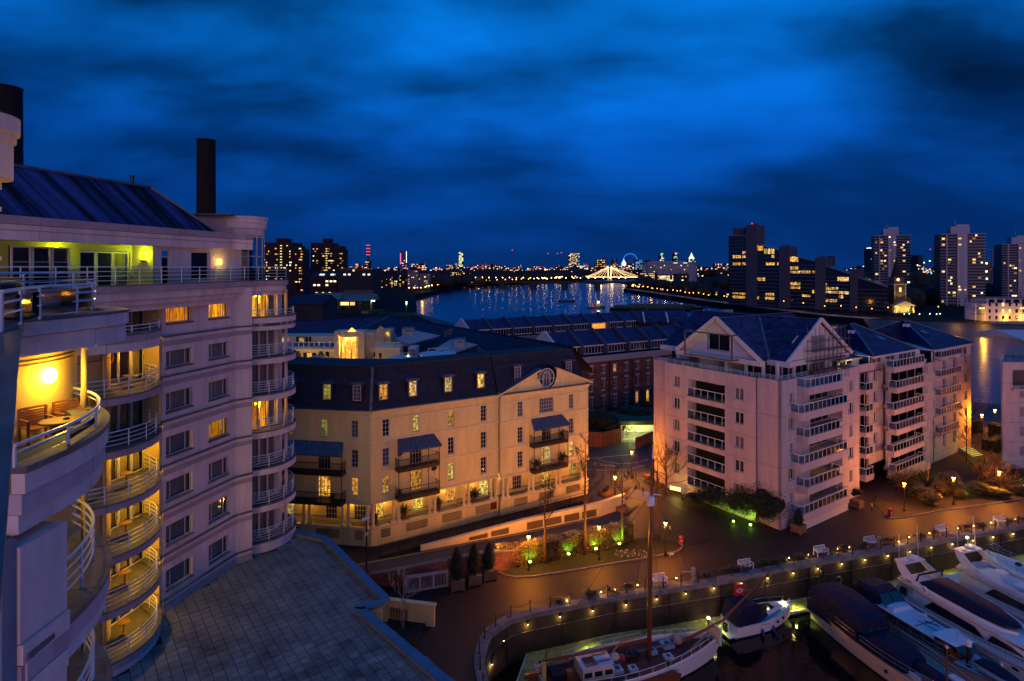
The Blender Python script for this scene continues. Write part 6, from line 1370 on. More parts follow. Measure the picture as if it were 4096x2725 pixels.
for k in range(-1, 5):
 z = FZ(k); 
 if k >= 0: bx('bay_wall', mWhiteB, AP, cA, cA+1.2, .9, 1.2, z, z+2.3); window(AP, cA+1.3, z+.05, cE-cA-2.2, 2.15, 1.0, 3, 1, mFrame, mCurt if k % 2 else bk[0], gWin, .08, name='door', cur='folds' if k % 2 else None); bx('bay_ceiling', mWhiteB, AP, cA-.2, cE+.2, -.2, 1.4, z+2.25, z+2.35)
 bx('bay_floor', mWhiteB, AP, cA-.25, cE, -.2, 1.3, z-.45, z+.05)
 o = 0 if k % 2 else .5; proj_balcony(au(1590+o*30,-1.0)-.2, au(1765+o*20,-1.0)+.1, z, 0, 1.1, fas=.7)
bx('bay_base', mWhiteB, AP, cA, cE-.3, -.9, 1.0, -.3, 1.1); bx('base_line', mWhite, AP, cA, cE-.3, -1.0, -.9, -.3, -.15)
for k in (1, 3): point('balcony_glow', ((cA+cE)/2, .3, FZ(k)+1.9), (1,.5,.12), 14, .1, AP)
dE = 58.4; holes = []; wd = [(cE+.5, .9), (au(1830), 1.05), (au(1888), 1.5), (au(1947), 1.5), (au(2013), 1.2)]
for i, (xc, w) in enumerate(wd):
 for k in range(5): holes.append((xc-w/2, xc+w/2, FZ(k)+(.1 if i in (2,3) else .75), FZ(k)+2.25))
wall('wall', mWhiteB, AP, cE-.05, dE, -.2, PT-1.6, holes, 0, .3); joints(AP, cE, dE, 0, [FZ(k)-.45 for k in range(5)])
for i, (xc, w) in enumerate(wd):
 for k in range(5):
  l = bk[2] if (i, k) in ((3,1),(3,2),(4,2),(1,3),(3,3)) else bk[(i+k) % 2]
  if i in (2, 3): window(AP, xc-w/2+.02, FZ(k)+.1, w-.04, 2.13, .18, 2, 2, mFrame, l, gWin, .09, bars=.07, name='door')
  else: apwin(AP, xc, FZ(k)+1.5, w-.03, 1.48, 0, l)
for k in range(-1, 4): proj_balcony(au(1868,-.9), au(1992 if k < 3 else 1980,-.9), FZ(k), 0, .9, fas=.16)
bx('end_wall', mWhiteB, AP, dE-.3, dE-.02, .3, 18, -1, PT-1.6)
MB().prism([(.3,1.2),(xA-.6,2.2),(xA+1,vB+1.0),(bE,vB+1.0),(bE+.5,2.0),(dE-.35,.75),(dE-.35,17),(.8,19.6),(1.9,19)], .02, PT-2.2).build('dark_core', mDark, AP)
bx('rear_wall', mWhiteB, AP, .2, dE, 19.7, 20, 0, PT)
# roof terraces, penthouse storeys
bx('terrace_floor', mConc, AP, .3, xA-.1, .3, 19.7, PT-1.2, PT-1.0); bx('terrace_floor', mConc, AP, xA-.2, dE-.3, vB, 19.7, PT-1.7, PT-1.5)
bl = [(-.0+.1,20,PT), (-.4,av(200,-.4),PT), (-.4,av(775,-.5),PT), (.12,av(779,0),PT), (.12,.12,PT), (au(1080),.12,PT)]
rail(AP, bl, .55, 3, M('blue_rail', (.35,.52,.62), .4), 1.5, .025); rail(AP, [(au(1300),.12,PT),(xA-.1,.12,PT)], .55, 3, MATS['blue_rail'], 1.5, .025)
rail(AP, [(bE-6,vB+.1,PT-.4),(bE,vB+.1,PT-.4)], .5, 2, MATS['blue_rail'], 1.5, .025)
ph = M('penthouse_white', (.60,.58,.58), .7)
bx('penthouse_wall', ph, AP, 2.2, 2.5, 6, 17.0, PT-1, 19.6); window(AP, 2.15-.0, 17.2, .01, .01, 3, 1, 1, mFrame, mDark, gWin) if 0 else None
lf2 = lambda *a, **k: None
for v0, v1, m_ in ((13.3,15.2,0),(9.0,10.4,1),(5.8,8.2,0),(2.2,5.4,0)):
 w_ = window(lf, -v1, 16.9, v1-v0, 2.55, 2.0 if v0 > 5.6 else 2.6, max(1,int((v1-v0)/1.1)), 1, mFrame, mDim, gWin, .09, name='door')
for v in (16.6, 8.6, 5.6, 3.2): bx('column', ph, AP, 1.3, 1.6, v-.15, v+.15, PT-1, 19.6)
bx('penthouse_wall', ph, AP, 2.8, 17.5, 3.0, 3.2, PT-1, 19.6) ; bx('penthouse_core', mDark, AP, 3.0, 17.5, 3.3, 19, PT-1, 19.5)
for i in range(5): window(AP, 3.2+i*1.5, PT-.8, 1.4, 2.5, 2.6, 1, 1, mFrame, mDim, gWin, .08, name='door')
for u in (1.6, 5.0, 8.4): bx('column', ph, AP, u-.12, u+.12, 1.2, 1.45, PT-1, 19.5)
for i in range(3): bx('air_conditioner', M('grey_unit', (.12,.13,.15), .6), AP, .8, 1.5, 14.3+i*1.0, 15.1+i*1.0, PT-1, PT+.55)
# roof: ridge along v at u=10.6, cross ridge at v=9.74
zr, ze = 24.45, 19.7
def rs(name, pts, mat=None, course=True):
 """a slope laid in slate courses between its lower edge (p0,p1) and upper edge (p3,p2)"""
 p0, p1, p2, p3 = [Vector(p) for p in pts]; n = max(3, int((p3-p0).length/.55)); nrm = (p1-p0).cross(p3-p0).normalized()
 if nrm.z < 0: nrm = -nrm
 for k in range(n):
  a, b = p0.lerp(p3, k/n), p1.lerp(p2, k/n); c, d = p1.lerp(p2, (k+1)/n), p0.lerp(p3, (k+1)/n); l = nrm*.045
  m = MB(); m.face(a+l, b+l, c+nrm*.005, d+nrm*.005); m.face(a, b, b+l, a+l); m.build(name, mat or mSlateR, AP)
mSlateR = M('roof_slate', (.024,.024,.085), .62, n=(1.1,.75), b=(5,.012), spec=.2, rnd=.15, rp=(.36,.64,.35,1.7))
hw = 6.4; uL = .9; uv = 3.0; v0, v1 = .9, 20.8; vm = 9.74; um = 10.6
sA = (zr-ze)/(um-uv); uint = um-(zr-ze)/ (zr-ze) * 0
# slope facing -u, cut by the cross gable's valleys: below gable start
rs('slate_course', [(uv,v0,ze),(uv,vm-hw,ze),(um,vm,zr),(um,v0,zr)]); rs('slate_course', [(uv,vm+hw,ze),(uv,v1,ze),(um,v1,zr),(um,vm,zr)])
rs('slate_course', [(uv,vm-hw,ze),(uL,vm-hw,ze),(uL,vm,zr),(um,vm,zr)]); rs('slate_course', [(uL,vm+hw,ze),(uv,vm+hw,ze),(um,vm,zr),(uL,vm,zr)])
rs('slate_course', [(um+7.6,v0,ze),(um+7.6,vm-hw,ze),(um,vm,zr),(um,v0,zr)]); rs('slate_course', [(um+7.6,vm+hw,ze),(um+7.6,v1,ze),(um,v1,zr),(um,vm,zr)])
rs('slate_course', [(um+7.6,vm-hw,ze),(19,vm-hw,ze),(19,vm,zr),(um,vm,zr)]); rs('slate_course', [(um+7.6,vm+hw,ze),(19,vm+hw,ze),(19,vm,zr),(um,vm,zr)])
for a, b in (((um,v0,zr+.08),(um,v1,zr+.08)),((uL,vm,zr+.08),(19,vm,zr+.08))): MB().bar(a, b, .22,.1).build('ridge_tile', mLead, AP)
for a, b in (((uv,vm-hw,ze+.06),(um,vm,zr+.06)),((uv,vm+hw,ze+.06),(um,vm,zr+.06))): MB().bar(a, b, .3,.06).build('valley_lead', mLead, AP)
mGab = M('gable_white', (.62,.56,.54), .7)
# left gable face with its recessed balcony window
m = MB(); x = uL+.5; m.face((x,vm+hw,ze-.1),(x,vm+2.6,ze-.1),(x,vm+2.6,zr-2.0),(x,vm,zr-.1)) if 0 else None
wl_ = [(-vm-1.75, -vm+1.75, 20.1, 22.35)]
g = link('gable', None, AP, (x,0,0), -PI/2); m = MB()
zt_ = lambda v: ze+(zr-ze)*(1-abs(v-vm)/hw)-.05
vs = [vm-hw, vm-3.6, vm-1.75, vm, vm+1.75, vm+3.6, vm+hw]
for a, b in zip(vs, vs[1:]):
 lo = 22.4 if abs((a+b)/2-vm) < 1.75 else ze-.4
 za, zb2 = zt_(a), zt_(b)
 if za > lo or zb2 > lo: m.face((-b,0,lo),(-a,0,lo),(-a,0,max(za,lo)),(-b,0,max(zb2,lo)))
m.face((-vm-1.75,0,ze-.4),(-vm+1.75,0,ze-.4),(-vm+1.75,0,20.1),(-vm-1.75,0,20.1)); m.build('gable_wall', mGab, g)
window(g, -vm-1.7, 20.12, 3.4, 2.2, .15, 2, 1, mFrame, mDark, gWin, .1, name='window')
for s in (-1, 1): MB().bar((uL-.05,vm+s*(hw+.25),ze-.15),(uL-.05,vm,zr+.12),.25,.5).build('bargeboard', mGab, AP)
fr_ = M('timber_frame', (.10,.07,.05), .8); z0, z1, ya, yb = 19.4, 22.6, vm-3.5, vm+3.9
for a, b in (((-.6,ya,z0),(-.6,ya,z1)),((-.6,yb,z0),(-.6,yb,z1)),((-.6,ya,z1),(-.6,yb,z1)),((-.6,ya,z0),(-.6,yb,z0)),((-.6,ya,z1),(1.0,ya,z1)),((-.6,yb,z1),(1.0,yb,z1)),((-.6,ya,z0),(1.0,ya,z0)),((-.6,yb,z0),(1.0,yb,z0))): MB().bar(a, b, .16).build('balcony_frame', fr_, AP)
bx('balcony_floor', mGab, AP, -.55, 1.0, ya+.1, yb-.1, z0, z0+.15)
bx('eaves_fascia', mGab, AP, uL-.1, uL+.4, vm-hw-.2, vm+hw+.3, ze-.75, ze-.12); bx('eaves_fascia', mGab, AP, uv-.35, uv+.1, .4, vm-hw+.1, ze-.7, ze-.05); bx('eaves_fascia', mGab, AP, uv-.5, uv, vm+hw, v1, ze-.7, ze-.05)
# right gable face
m = MB(); hr = 7.6; yv = v0+.4
m.face((um-hr,yv,ze-.1),(um+hr,yv,ze-.1),(um,yv,zr-.1)); m.build('gable_wall', mGab, AP); bx('gable_base', mGab, AP, um-hr-.2, um+hr, yv-.35, yv+.15, ze-.75, ze-.12)
for s in (-1, 1): MB().bar((um+s*(hr+.3),v0-.1,ze-.15),(um,v0-.1,zr+.12),.25,.45).build('bargeboard', mGab, AP)
window(AP, um-1.6, 20.3, 3.2, 2.2, yv-.1, 2, 1, mFrame, mDark, gWin, .1); bx('chandelier', E('chandelier', (1,.6,.1), 5), AP, um-1.3, um-.5, yv+.02, yv+.05, 21.6, 22.0)
window(AP, um-1.6, 17.4, 3.4, 1.7, yv-.1, 2, 1, mFrame, mGrey, gWin, .12)
o = bx('skylight', M('skylight_dark', (.01,.01,.02), .2), AP, 5.8, 7.4, 5.2, 6.8, 0, .1); o.location = (6.6, 2.9, ze+(6.6-uv)*sA+.1); o.rotation_euler = (0, -math.atan(sA), 0); bx('frame', mWhiteR, AP, 5.8, 7.4, 2.0, 2.08, 0, .1).rotation_euler = (0,0,0)
AP_frame = [c for c in AP.children if c.name.startswith('frame')][-1]; AP_frame.location = (6.6, 2.05, ze+(6.6-uv)*sA+.12); AP_frame.rotation_euler = (0, -math.atan(sA), 0)
for i in range(9): MB().lathe([(.17,0),(.17,1.25),(.2,1.26)], 8, (13.2+(i%5)*.42, 17.2+(i//5)*.5, 23.4)).build('flue', M('flue_grey', (.3,.3,.34), .6), AP)
# hipped slate roofs of the far wings
def hip(u0, u1, w0, w1, ze_, apex, name):
 a0, a1, b0, b1 = (u0,w0,ze_), (u1,w0,ze_), (u1,w1,ze_), (u0,w1,ze_); r0, r1 = Vector(apex)-Vector((.6,0,0)), Vector(apex)+Vector((.6,0,0))
 for p in ([a0,a1,r1,r0],[a1,b1,r1,r1],[b0,a0,r0,r0],[b1,b0,r0,r1]): rs('slate_course', p)
 for c, r_ in ((a0,r0),(a1,r1),(b0,r0),(b1,r1)): MB().bar(Vector(c)+Vector((0,0,.08)), r_+Vector((0,0,.1)), .2,.08).build('hip_tile', mLead, AP)
 bx('eaves_fascia', mGab, AP, u0+.05, u1-.05, w0+.05, w0+.25, ze_-.32, ze_-.04); bx('eaves_soffit', mGab, AP, u0+.1, u1-.1, w0+.26, w1, ze_-.2, ze_-.05)
hip(24, 38.2, .4, 15, 18.6, (31.5,7,22.3), ''); hip(43.0, 59.2, -.2, 15, 18.1, (52.5,8,21.7), ''); hip(19.0, 25.5, 2.6, 13, 18.2, (22,7,20.6), '')
def topstorey(u0, u1, v, z0, z1, n, lit_=()):
 bx('penthouse_wall', ph, AP, u0, u1, v+.3, v+.5, z0, z1)
 w = (u1-u0)/n
 for i in range(n):
  if i % 3 != 2: window(AP, u0+i*w+.05, z0+.1, w-.1, z1-z0-.15, v, 2, 1, mFrame, eRooms[2] if i in lit_ else mDim, gWin, .09, name='door')
  else: bx('pier', ph, AP, u0+i*w, u0+(i+1)*w, v-.05, v+.28, z0, z1)
topstorey(20.0, 25.5, 3.2, 16.2, 18.0, 3, (0,1)); topstorey(26, 37.5, 1.6, 16.2, 18.2, 8); topstorey(38.5, 43, 2.0, 16.2, 17.9, 3); topstorey(43.5, 58.4, .05, 16.15, 17.75, 9)
point('terrace_glow', (21.5, 2.4, 17.4), (1,.72,.12), 70, .15, AP)
for u, v, z in ((33,3.5,20.3),(50,4.0,20.1)): o = bx('skylight', mLead, AP, u-.7, u+.7, v-.5, v+.5, z, z+.1); o.rotation_euler = (.5,0,0)
for k, (u, v, z) in enumerate(((28.5,5.5,21.1),(49.0,6.2,20.9))):
 for i in range(4): MB().lathe([(.13,0),(.13,.35),(.18,.37),(.18,.45)], 8, (u+(i%2)*.7, v+(i//2)*.6, z)).build('roof_vent', mFrame, AP)
# scaffolding on the right gable
SC = T('scaffolding', 'metal scaffolding with boards on the right hand slate gable', 'scaffolding', GC+ga*um, gang); tube_m = M('scaffold_tube', (.16,.14,.13), .5, m=.4); m = 0
for u in [-3.4+i*1.05 for i in range(9)]:
 for v in (-.25, .75): MB().tube([(u,v,PT-1.0),(u,v,PT+4.6+.7*((int(u*3)) % 3))], .035, 5).build('standard', tube_m, SC)
for z in (PT+.3, PT+1.6, PT+2.9, PT+4.1):
 for v in (-.25, .75): MB().tube([(-3.9,v,z),(5.6,v,z)], .035, 5).build('ledger', tube_m, SC)
 for u in (-3.4,-.25,2.9,5.0): MB().tube([(u,-.7,z+.05),(u,.95,z+.05)], .03, 5).build('transom', tube_m, SC)
for z in (PT+.36, PT+1.68, PT+2.96):
 for i in range(4): bx('scaffold_board', mWood if i % 2 else M('board_grey', (.16,.12,.09), .8), SC, -3.6+(i%2)*.2, 5.3, -.2+i*.23, .01+i*.23, z, z+.04)
for a, b in (((-3.4,-.3,PT-1),(0,-.3,PT+2.9)),((5,-.3,PT-1),(2,-.3,PT+2.9)),((0,-.3,PT+1.6),(3,-.3,PT+4.6))): MB().tube([a,b], .03, 5).build('brace', tube_m, SC)
m = MB(); 
for i in range(11): m.bar((-3.0+i*.7,-.35,PT-.9),(-2.65+i*.7,-.35,PT-.1),.05).bar((-2.65+i*.7,-.35,PT-.1),(-2.3+i*.7,-.35,PT-.9),.05)
m.build('lattice_beam', MATS['blue_rail'], SC)
# ---------------------------------------------------------------- right edge block
Y = 91.0; X0 = X_(gx_(2232), Y); RE = T('apartment_block', 'pale apartment block cut off by the right edge with two lit window rows', 'apartment block', (X0, Y, 0)); L = 16; holes = []
for k in range(5):
 for c in range(3): holes.append((2.6+c*4.2, 5.6+c*4.2, 2.0+3.03*k, 3.7+3.03*k))
wall('wall', mWhiteB, RE, 0, L, 0, 16.6, [q for q in holes if q[2] < 12], 0, .3); MB().prism([(.02,.35),(L,.35),(L,14),(12.2,14)], 0, 16.55).build('side_wall', mWhiteB, RE)
for i, q in enumerate([q for q in holes if q[2] < 12]):
 k = i//3; window(RE, q[0]+.02, q[2], 2.96, 1.66, .18, 2, 1, mFrame, {0: mDark, 1: eRooms[2], 2: eRooms[0]}.get(k if k in (1,2) else 0) if k in (1,2) else mCurt, gWin, .08)
for k in range(5): bx('panel_joint', mPanelJ, RE, .02, L, -.006, .01, 1.2+3.03*k, 1.24+3.03*k)
bx('loggia', mDim, RE, 1.5, L, .0, .2, 13.0, 15.4); rail(RE, [(1.2,-.6,12.6),(L,-.6,12.6)], 1.0, 3, mBar, 1.2, .03); bx('loggia_floor', mWhiteB, RE, 1.2, L, -.7, 0, 12.3, 12.6); rail(RE, [(.3,-.1,16.6),(L,-.1,16.6)], 1.0, 3, mBar, 1.2, .03)
MB().prismx([(2,19.6),(8,20.8),(14,19.6)], 5.5, L).build('roof', mGab, RE); bx('penthouse_wall', ph, RE, 6.6, L, 2.6, 10, 16.6, 19.5)
# ---------------------------------------------------------------- quay: wall, coping, lamps, benches, planting
ZP4 = lambda x, y: (748.1+x/3.7584, 1150.9+y/3.7584)
PP = lambda x, y: (978.2+x/2.9257, 1150.9+y/2.9257)
QQ = lambda x, y: (1668.8+x/3.4247, 1150.9+y/3.4247)
Z5 = lambda x, y: (1266+x/4.5407, 949.5+y/4.5407)
Z6 = lambda x, y: (2014+x/4.9539, 920.7+y/4.9539)
B1_ = lambda x, y: (1841.4+x/4.5715, 1294.7+y/4.5715)
rr = random.Random(99)
MW = T('marina_wall', 'curved brick marina wall with pale coping stones round the basin', 'wall')
ql = resample(quay_line, .35)                      # basin is on the right of the travel direction here
ql = ql[:int(len(ql)*.86)]
A = offs(ql, .10)
MB().loft([[(p.x,p.y,MZ-1),(p.x,p.y,-.28)] for p in A], closed=False, cap=False).build('wall_face', mQuayBrick, MW)
cs = resample(ql, 1.35)
for k, (a, b) in enumerate(zip(cs, cs[1:])):
 d = (b-a).normalized(); n = Vector((d.y,-d.x,0)); a2, b2 = a+d*.012, b-d*.012; o1 = n*(.22+rr.uniform(-.02,.02)); o2 = n*-.62; z = .13+rr.uniform(-.012,.012)
 MB().prism([(q.x,q.y) for q in (a2+o1, a2+o2, b2+o2, b2+o1)][::-1], -.28, z).build('coping_stone', mStone, MW)
fl = offs(ql, .13); MB().tube([(p.x,p.y,-1.42) for p in fl[::3]], .022, 5).build('conduit', mConc, MW)
for k in range(0, len(ql), 16): p = fl[k]; bx('buttress_joint', mBlack, MW, p.x-.03, p.x+.03, p.y-.03, p.y+.03, MZ, -.4)
def wallpt(px, off=.2):
 P = offs(ql, off); k0 = (px-CX)/F
 for a, b in zip(P, P[1:]):
  fa_, fb_ = a.x-k0*a.y, b.x-k0*b.y
  if fa_*fb_ <= 0 and a.y > 40: return a.lerp(b, fa_/(fa_-fb_) if fa_ != fb_ else 0)
 return None
wl_px = [PP(*q) for q in ((453,1103),(532,945),(693,835),(911,783),(1130,744),(1355,703),(1561,665),(1757,628),(1946,592),(2131,558))]+[QQ(*q) for q in ((337,614),(539,575),(732,538),(921,502),(1105,470),(1284,437),(1458,405),(1627,373),(1793,346),(1957,318),(2115,291),(2273,266))]
eWall = E('wall_globe', (1,.8,.35), 7)
for i, (u, v) in enumerate(wl_px):
 p = wallpt(u)
 if p is None: continue
 z = H-(v-HY)*p.y/F
 t = T('wall_lamp', 'small round wall lamp on the marina wall, %s from the left' % ORD[i], 'wall lamp', (p.x,p.y,z), 0, 'round lamps along the marina wall')
 MB().lathe([(.02,-.10),(.055,-.07),(.075,-.02),(.06,.03)], 10).build('globe', eWall, t); MB().lathe([(.14,.04),(.12,.09),(.03,.12)], 10).build('cap', mBlack, t)
 point('wall_lamp_light', (0,-.12,-.22), (1,.74,.16), 17, .08, t)
# posts and chain along the coping
pl = resample([p for p in offs(ql, -.22)], 1.95); PO = None; n_ = 0; tops = []
for i, p in enumerate(pl):
 px = CX+F*p.x/p.y
 if p.y < 43 or px > 2400: continue
 if PO is None:
  PO = T('quay_post', '', 'post', (p.x,p.y,.12), 0, 'iron posts on the marina edge'); MB().lathe([(.075,0),(.075,.1),(.05,.14),(.05,.92),(.075,.95),(.075,1.0),(.02,1.05)], 8).build('shaft', mBlack, PO); kd = KIDS(PO); o = PO
 else: o = dup(PO, (p.x,p.y,.12), kids=kd)
 o['label'] = 'black iron post on the marina coping, %s from the left' % (ORD[n_] if n_ < len(ORD) else 'near the right edge'); tops.append(Vector((p.x,p.y,.98))); n_ += 1
CH = T('quay_chain', 'sagging iron chain hung between the posts along the marina edge', 'chain')
for a, b in zip(tops, tops[1:]): MB().tube([a.lerp(b, s/6)+Vector((0,0,-.22*4*(s/6)*(1-s/6))) for s in range(7)], .016, 4).build('chain_span', mBlack, CH)
# benches
def bench(label, u, v):
 p = G(u, v, 0); d = math.atan2(.285,.958)+rr.uniform(-.04,.04); t = T('bench', label, 'bench', p, d, 'white lattice benches on the quay'); w = 1.5; m_ = mWhite
 for x in (-w/2, w/2-.06):
  bx('leg', m_, t, x, x+.06, -.30, -.24, 0, .66); bx('leg', m_, t, x, x+.06, .26, .32, 0, .95); bx('armrest', m_, t, x-.01, x+.07, -.34, .30, .64, .69)
 for k in range(5): bx('seat_slat', m_, t, -w/2+.06, w/2-.06, -.27+k*.11, -.19+k*.11, .42, .45)
 b = link('backrest', MB().box(-w/2+.06,w/2-.06,.26,.31,.90,.96).box(-w/2+.06,w/2-.06,.26,.31,.48,.53).mesh('back_rail', m_), t); z0, z1 = .53, .90; n = 4; s = (w-.12)/n
 for k in range(n):
  for a, c in ((0,1),(1,0)): MB().bar((-w/2+.06+(k+a)*s,.285,z0),(-w/2+.06+(k+c)*s,.285,z1),.028).build('lattice_bar', m_, b)
 for k in range(1, n): bx('lattice_bar', m_, b, -w/2+.05+k*s, -w/2+.07+k*s, .27, .30, z0, z1)
 return t
for (u, v), lab in zip((PP(1578,570),PP(2160,468),QQ(757,435),QQ(1152,360),QQ(1713,268),QQ(2170,192)), ('white lattice bench half hidden behind the barge mast','white lattice bench left of the two quayside shrubs, second from the mast','white lattice bench standing below the planted clipped bush','white lattice bench right of the small bushes, fourth from the mast','white lattice bench in front of the lamp lit garden','rightmost white lattice bench on the quay')): bench(lab, u, v)
# lamps
def street_lamp(label, p, h, W_, em=None, star=1.0):
 t = T('street_lamp', label, 'street lamp', p, 0, 'lantern lamps on the quay')
 MB().lathe([(.16,0),(.16,.35),(.10,.4),(.09,.75),(.055,.8),(.045,h-.35),(.07,h-.33),(.05,h-.28)], 10).build('post', mBlack, t)
 bx('ladder_bar', mBlack, t, -.28, .28, -.02, .02, h-.5, h-.46)
 MB().lathe([(.08,h-.26),(.17,h-.02),(.20,h+.08),(.05,h+.09)], 12).build('lantern', em or E('quay_lantern', (1,.45,.07), 26), t)
 MB().lathe([(.25,h+.09),(.22,h+.15),(.08,h+.27),(.03,h+.38)], 12).build('cap', mBlack, t)
 point('lamp_light', (0,0,h-.38), (1,.29,.014), W_*2.2, .16, t); return t
Gp = lambda q, z=0.0: G(*q, z)
street_lamp('lantern lamp before the clipped hedge, leftmost on the quay', Gp(PP(698,478)), 3.6, 1150)
street_lamp('lantern lamp at the middle of the clipped hedge', Gp(PP(1172,405)), 3.6, 950)
street_lamp('lantern lamp with a white notice beside the barge mast', Gp(PP(1620,375)), 3.6, 800)
street_lamp('lantern lamp at the top of the steps before the lit garage', Gp(Z5(855,690)), 4.0, 2300)
street_lamp('lantern lamp at the left end of the garden beds', Gp(Z6(335,1270)), 3.6, 1100)
street_lamp('lantern lamp among the middle garden shrubs', G(2195,1100,3.6)-Vector((0,0,3.6)), 3.6, 1300)
street_lamp('lantern lamp among the right garden shrubs', G(2300,1086,3.6)-Vector((0,0,3.6)), 3.6, 1400)
street_lamp('lantern lamp by the river gate at the end of the pale block', G(2260,955,6.0)-Vector((0,0,6)), 6.0, 1700)
street_lamp('brightest lantern lamp close to the river edge', G(2290,944,3.8)-Vector((0,0,3.8)), 3.8, 1700, E('star_lantern', (1,.6,.2), 60))
# a lamp low behind the cream block lights its end and the ramp wall
street_lamp('street lamp beside the road island by the cream block end', Vector((13.6,77.5,.3)), 3.4, 900)
# foliage
def leaves(n, fn, size, seed, up=.35):
 r = random.Random(seed); m = MB()
 for _ in range(n):
  p = fn(r); a = r.uniform(0, 2*PI); t = r.uniform(-1, 1); s = size*r.uniform(.6,1.5); u = Vector((math.cos(a), math.sin(a), t*.5)).normalized(); v = u.cross(Vector((r.uniform(-.5,.5), r.uniform(-.5,.5), 1))).normalized(); m.face(p-u*s, p-v*s*.45, p+u*s, p+v*s*.45)
 return m
def shrub(label, p, rx, ry, h, n, mat, name='shrub', size=.10, group=None, cat='shrub', lob=5):
 t = T(name, label, cat, p, 0, group); r = random.Random(label); cs_ = [(r.uniform(-.5,.5)*rx, r.uniform(-.5,.5)*ry, r.uniform(.35,.7)*h, r.uniform(.45,.7)) for _ in range(lob)]
 def fn(q):
  c = q.choice(cs_); th = q.uniform(0, 2*PI); ph = math.acos(q.uniform(-1, 1)); k = q.uniform(.72,1.05)
  return Vector((c[0]+c[3]*rx*k*math.sin(ph)*math.cos(th), c[1]+c[3]*ry*k*math.sin(ph)*math.sin(th), max(.03, c[2]+c[3]*h*.62*k*math.cos(ph))))
 leaves(n, fn, size, label).build('foliage', mat, t)
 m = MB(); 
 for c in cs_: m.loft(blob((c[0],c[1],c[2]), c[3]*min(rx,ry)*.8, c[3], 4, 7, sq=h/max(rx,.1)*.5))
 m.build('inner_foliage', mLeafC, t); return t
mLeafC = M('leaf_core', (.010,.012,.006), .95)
mGar = M('garden_leaf', (.085,.07,.022), .4, n=(4,.6), spec=.8); mGrn = M('laurel_leaf', (.05,.10,.025), .45, n=(4,.5), spec=.6)
hp = [Gp(PP(500,480)), Gp(PP(790,425)), Gp(PP(1070,366)), Gp(PP(1300,318)), Gp(PP(1410,272))]; hl = resample(hp, .3); hd = T('hedge', 'long clipped hedge lit orange by lanterns and green by ground lights', 'hedge')
ho = offs(hl, -.7)
def hf(q):
 k = q.randrange(len(hl)-1); c = ho[k].lerp(ho[k+1], q.random()); n = (hl[k]-ho[k]).normalized(); s = q.random()
 hh = 2.1+.12*math.sin(k*.7)
 if s < .6: return c+n*(.68+q.uniform(-.08,.10))+Vector((0,0,q.uniform(.05,hh)))
 if s < .9: return c+n*q.uniform(-.7,.72)+Vector((0,0,hh+q.uniform(-.10,.12)))
 return c-n*.7+Vector((0,0,q.uniform(.2,hh)))
leaves(15000, hf, .075, 5).build('foliage', mLeafG, hd)
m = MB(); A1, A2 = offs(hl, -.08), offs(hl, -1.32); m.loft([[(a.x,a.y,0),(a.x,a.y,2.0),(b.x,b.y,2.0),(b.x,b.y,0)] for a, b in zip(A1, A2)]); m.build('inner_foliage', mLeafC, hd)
def ground_light(label, p, col=(.35,1,.05), W_=160, em=None, sh=0.0):
 t = T('ground_light', label, 'ground light', p, 0, 'green ground spotlights'); MB().lathe([(.04,0),(.04,sh),(.10,sh+.10),(.13,sh+.16)], 8).build('housing', mBlack, t); MB().lathe([(.03,sh+.16),(.13,sh+.18),(.12,sh+.27),(.02,sh+.30)], 10).build('lens', em or E('green_lens', (.45,1,.10), 26), t)
 point('spot_light', (0,-.2,sh+.42), col, W_*1.5, .08, t, 100, (0,.85,.5))
for (u, v), lab in zip((PP(706,446),PP(966,392),PP(1149,357),PP(1307,323),PP(2097,172),PP(2213,197)), ('green ground light at the foot of the leftmost lantern post','green ground light before the hedge between two bare trees','small green ground light beside the middle lantern post','bright green ground light at the right end of the hedge','left green ground light under the big bushes by the pale block','right green ground light under the big bushes by the pale block')): ground_light(lab, Gp((u, v), .1)+Vector((0,-.2 if u < 1600 else .9,-.1)), W_=750 if u < 1600 else 330, sh=.45 if u < 1600 else 0)
ground_light('green ground light amid the garden shrubs', Gp(Z6(1020,1075))+Vector((0,-.2,0)), W_=400); ground_light('green ground light at the right edge of the garden', Gp(Z6(1690,985))+Vector((0,-.3,0)), W_=400)
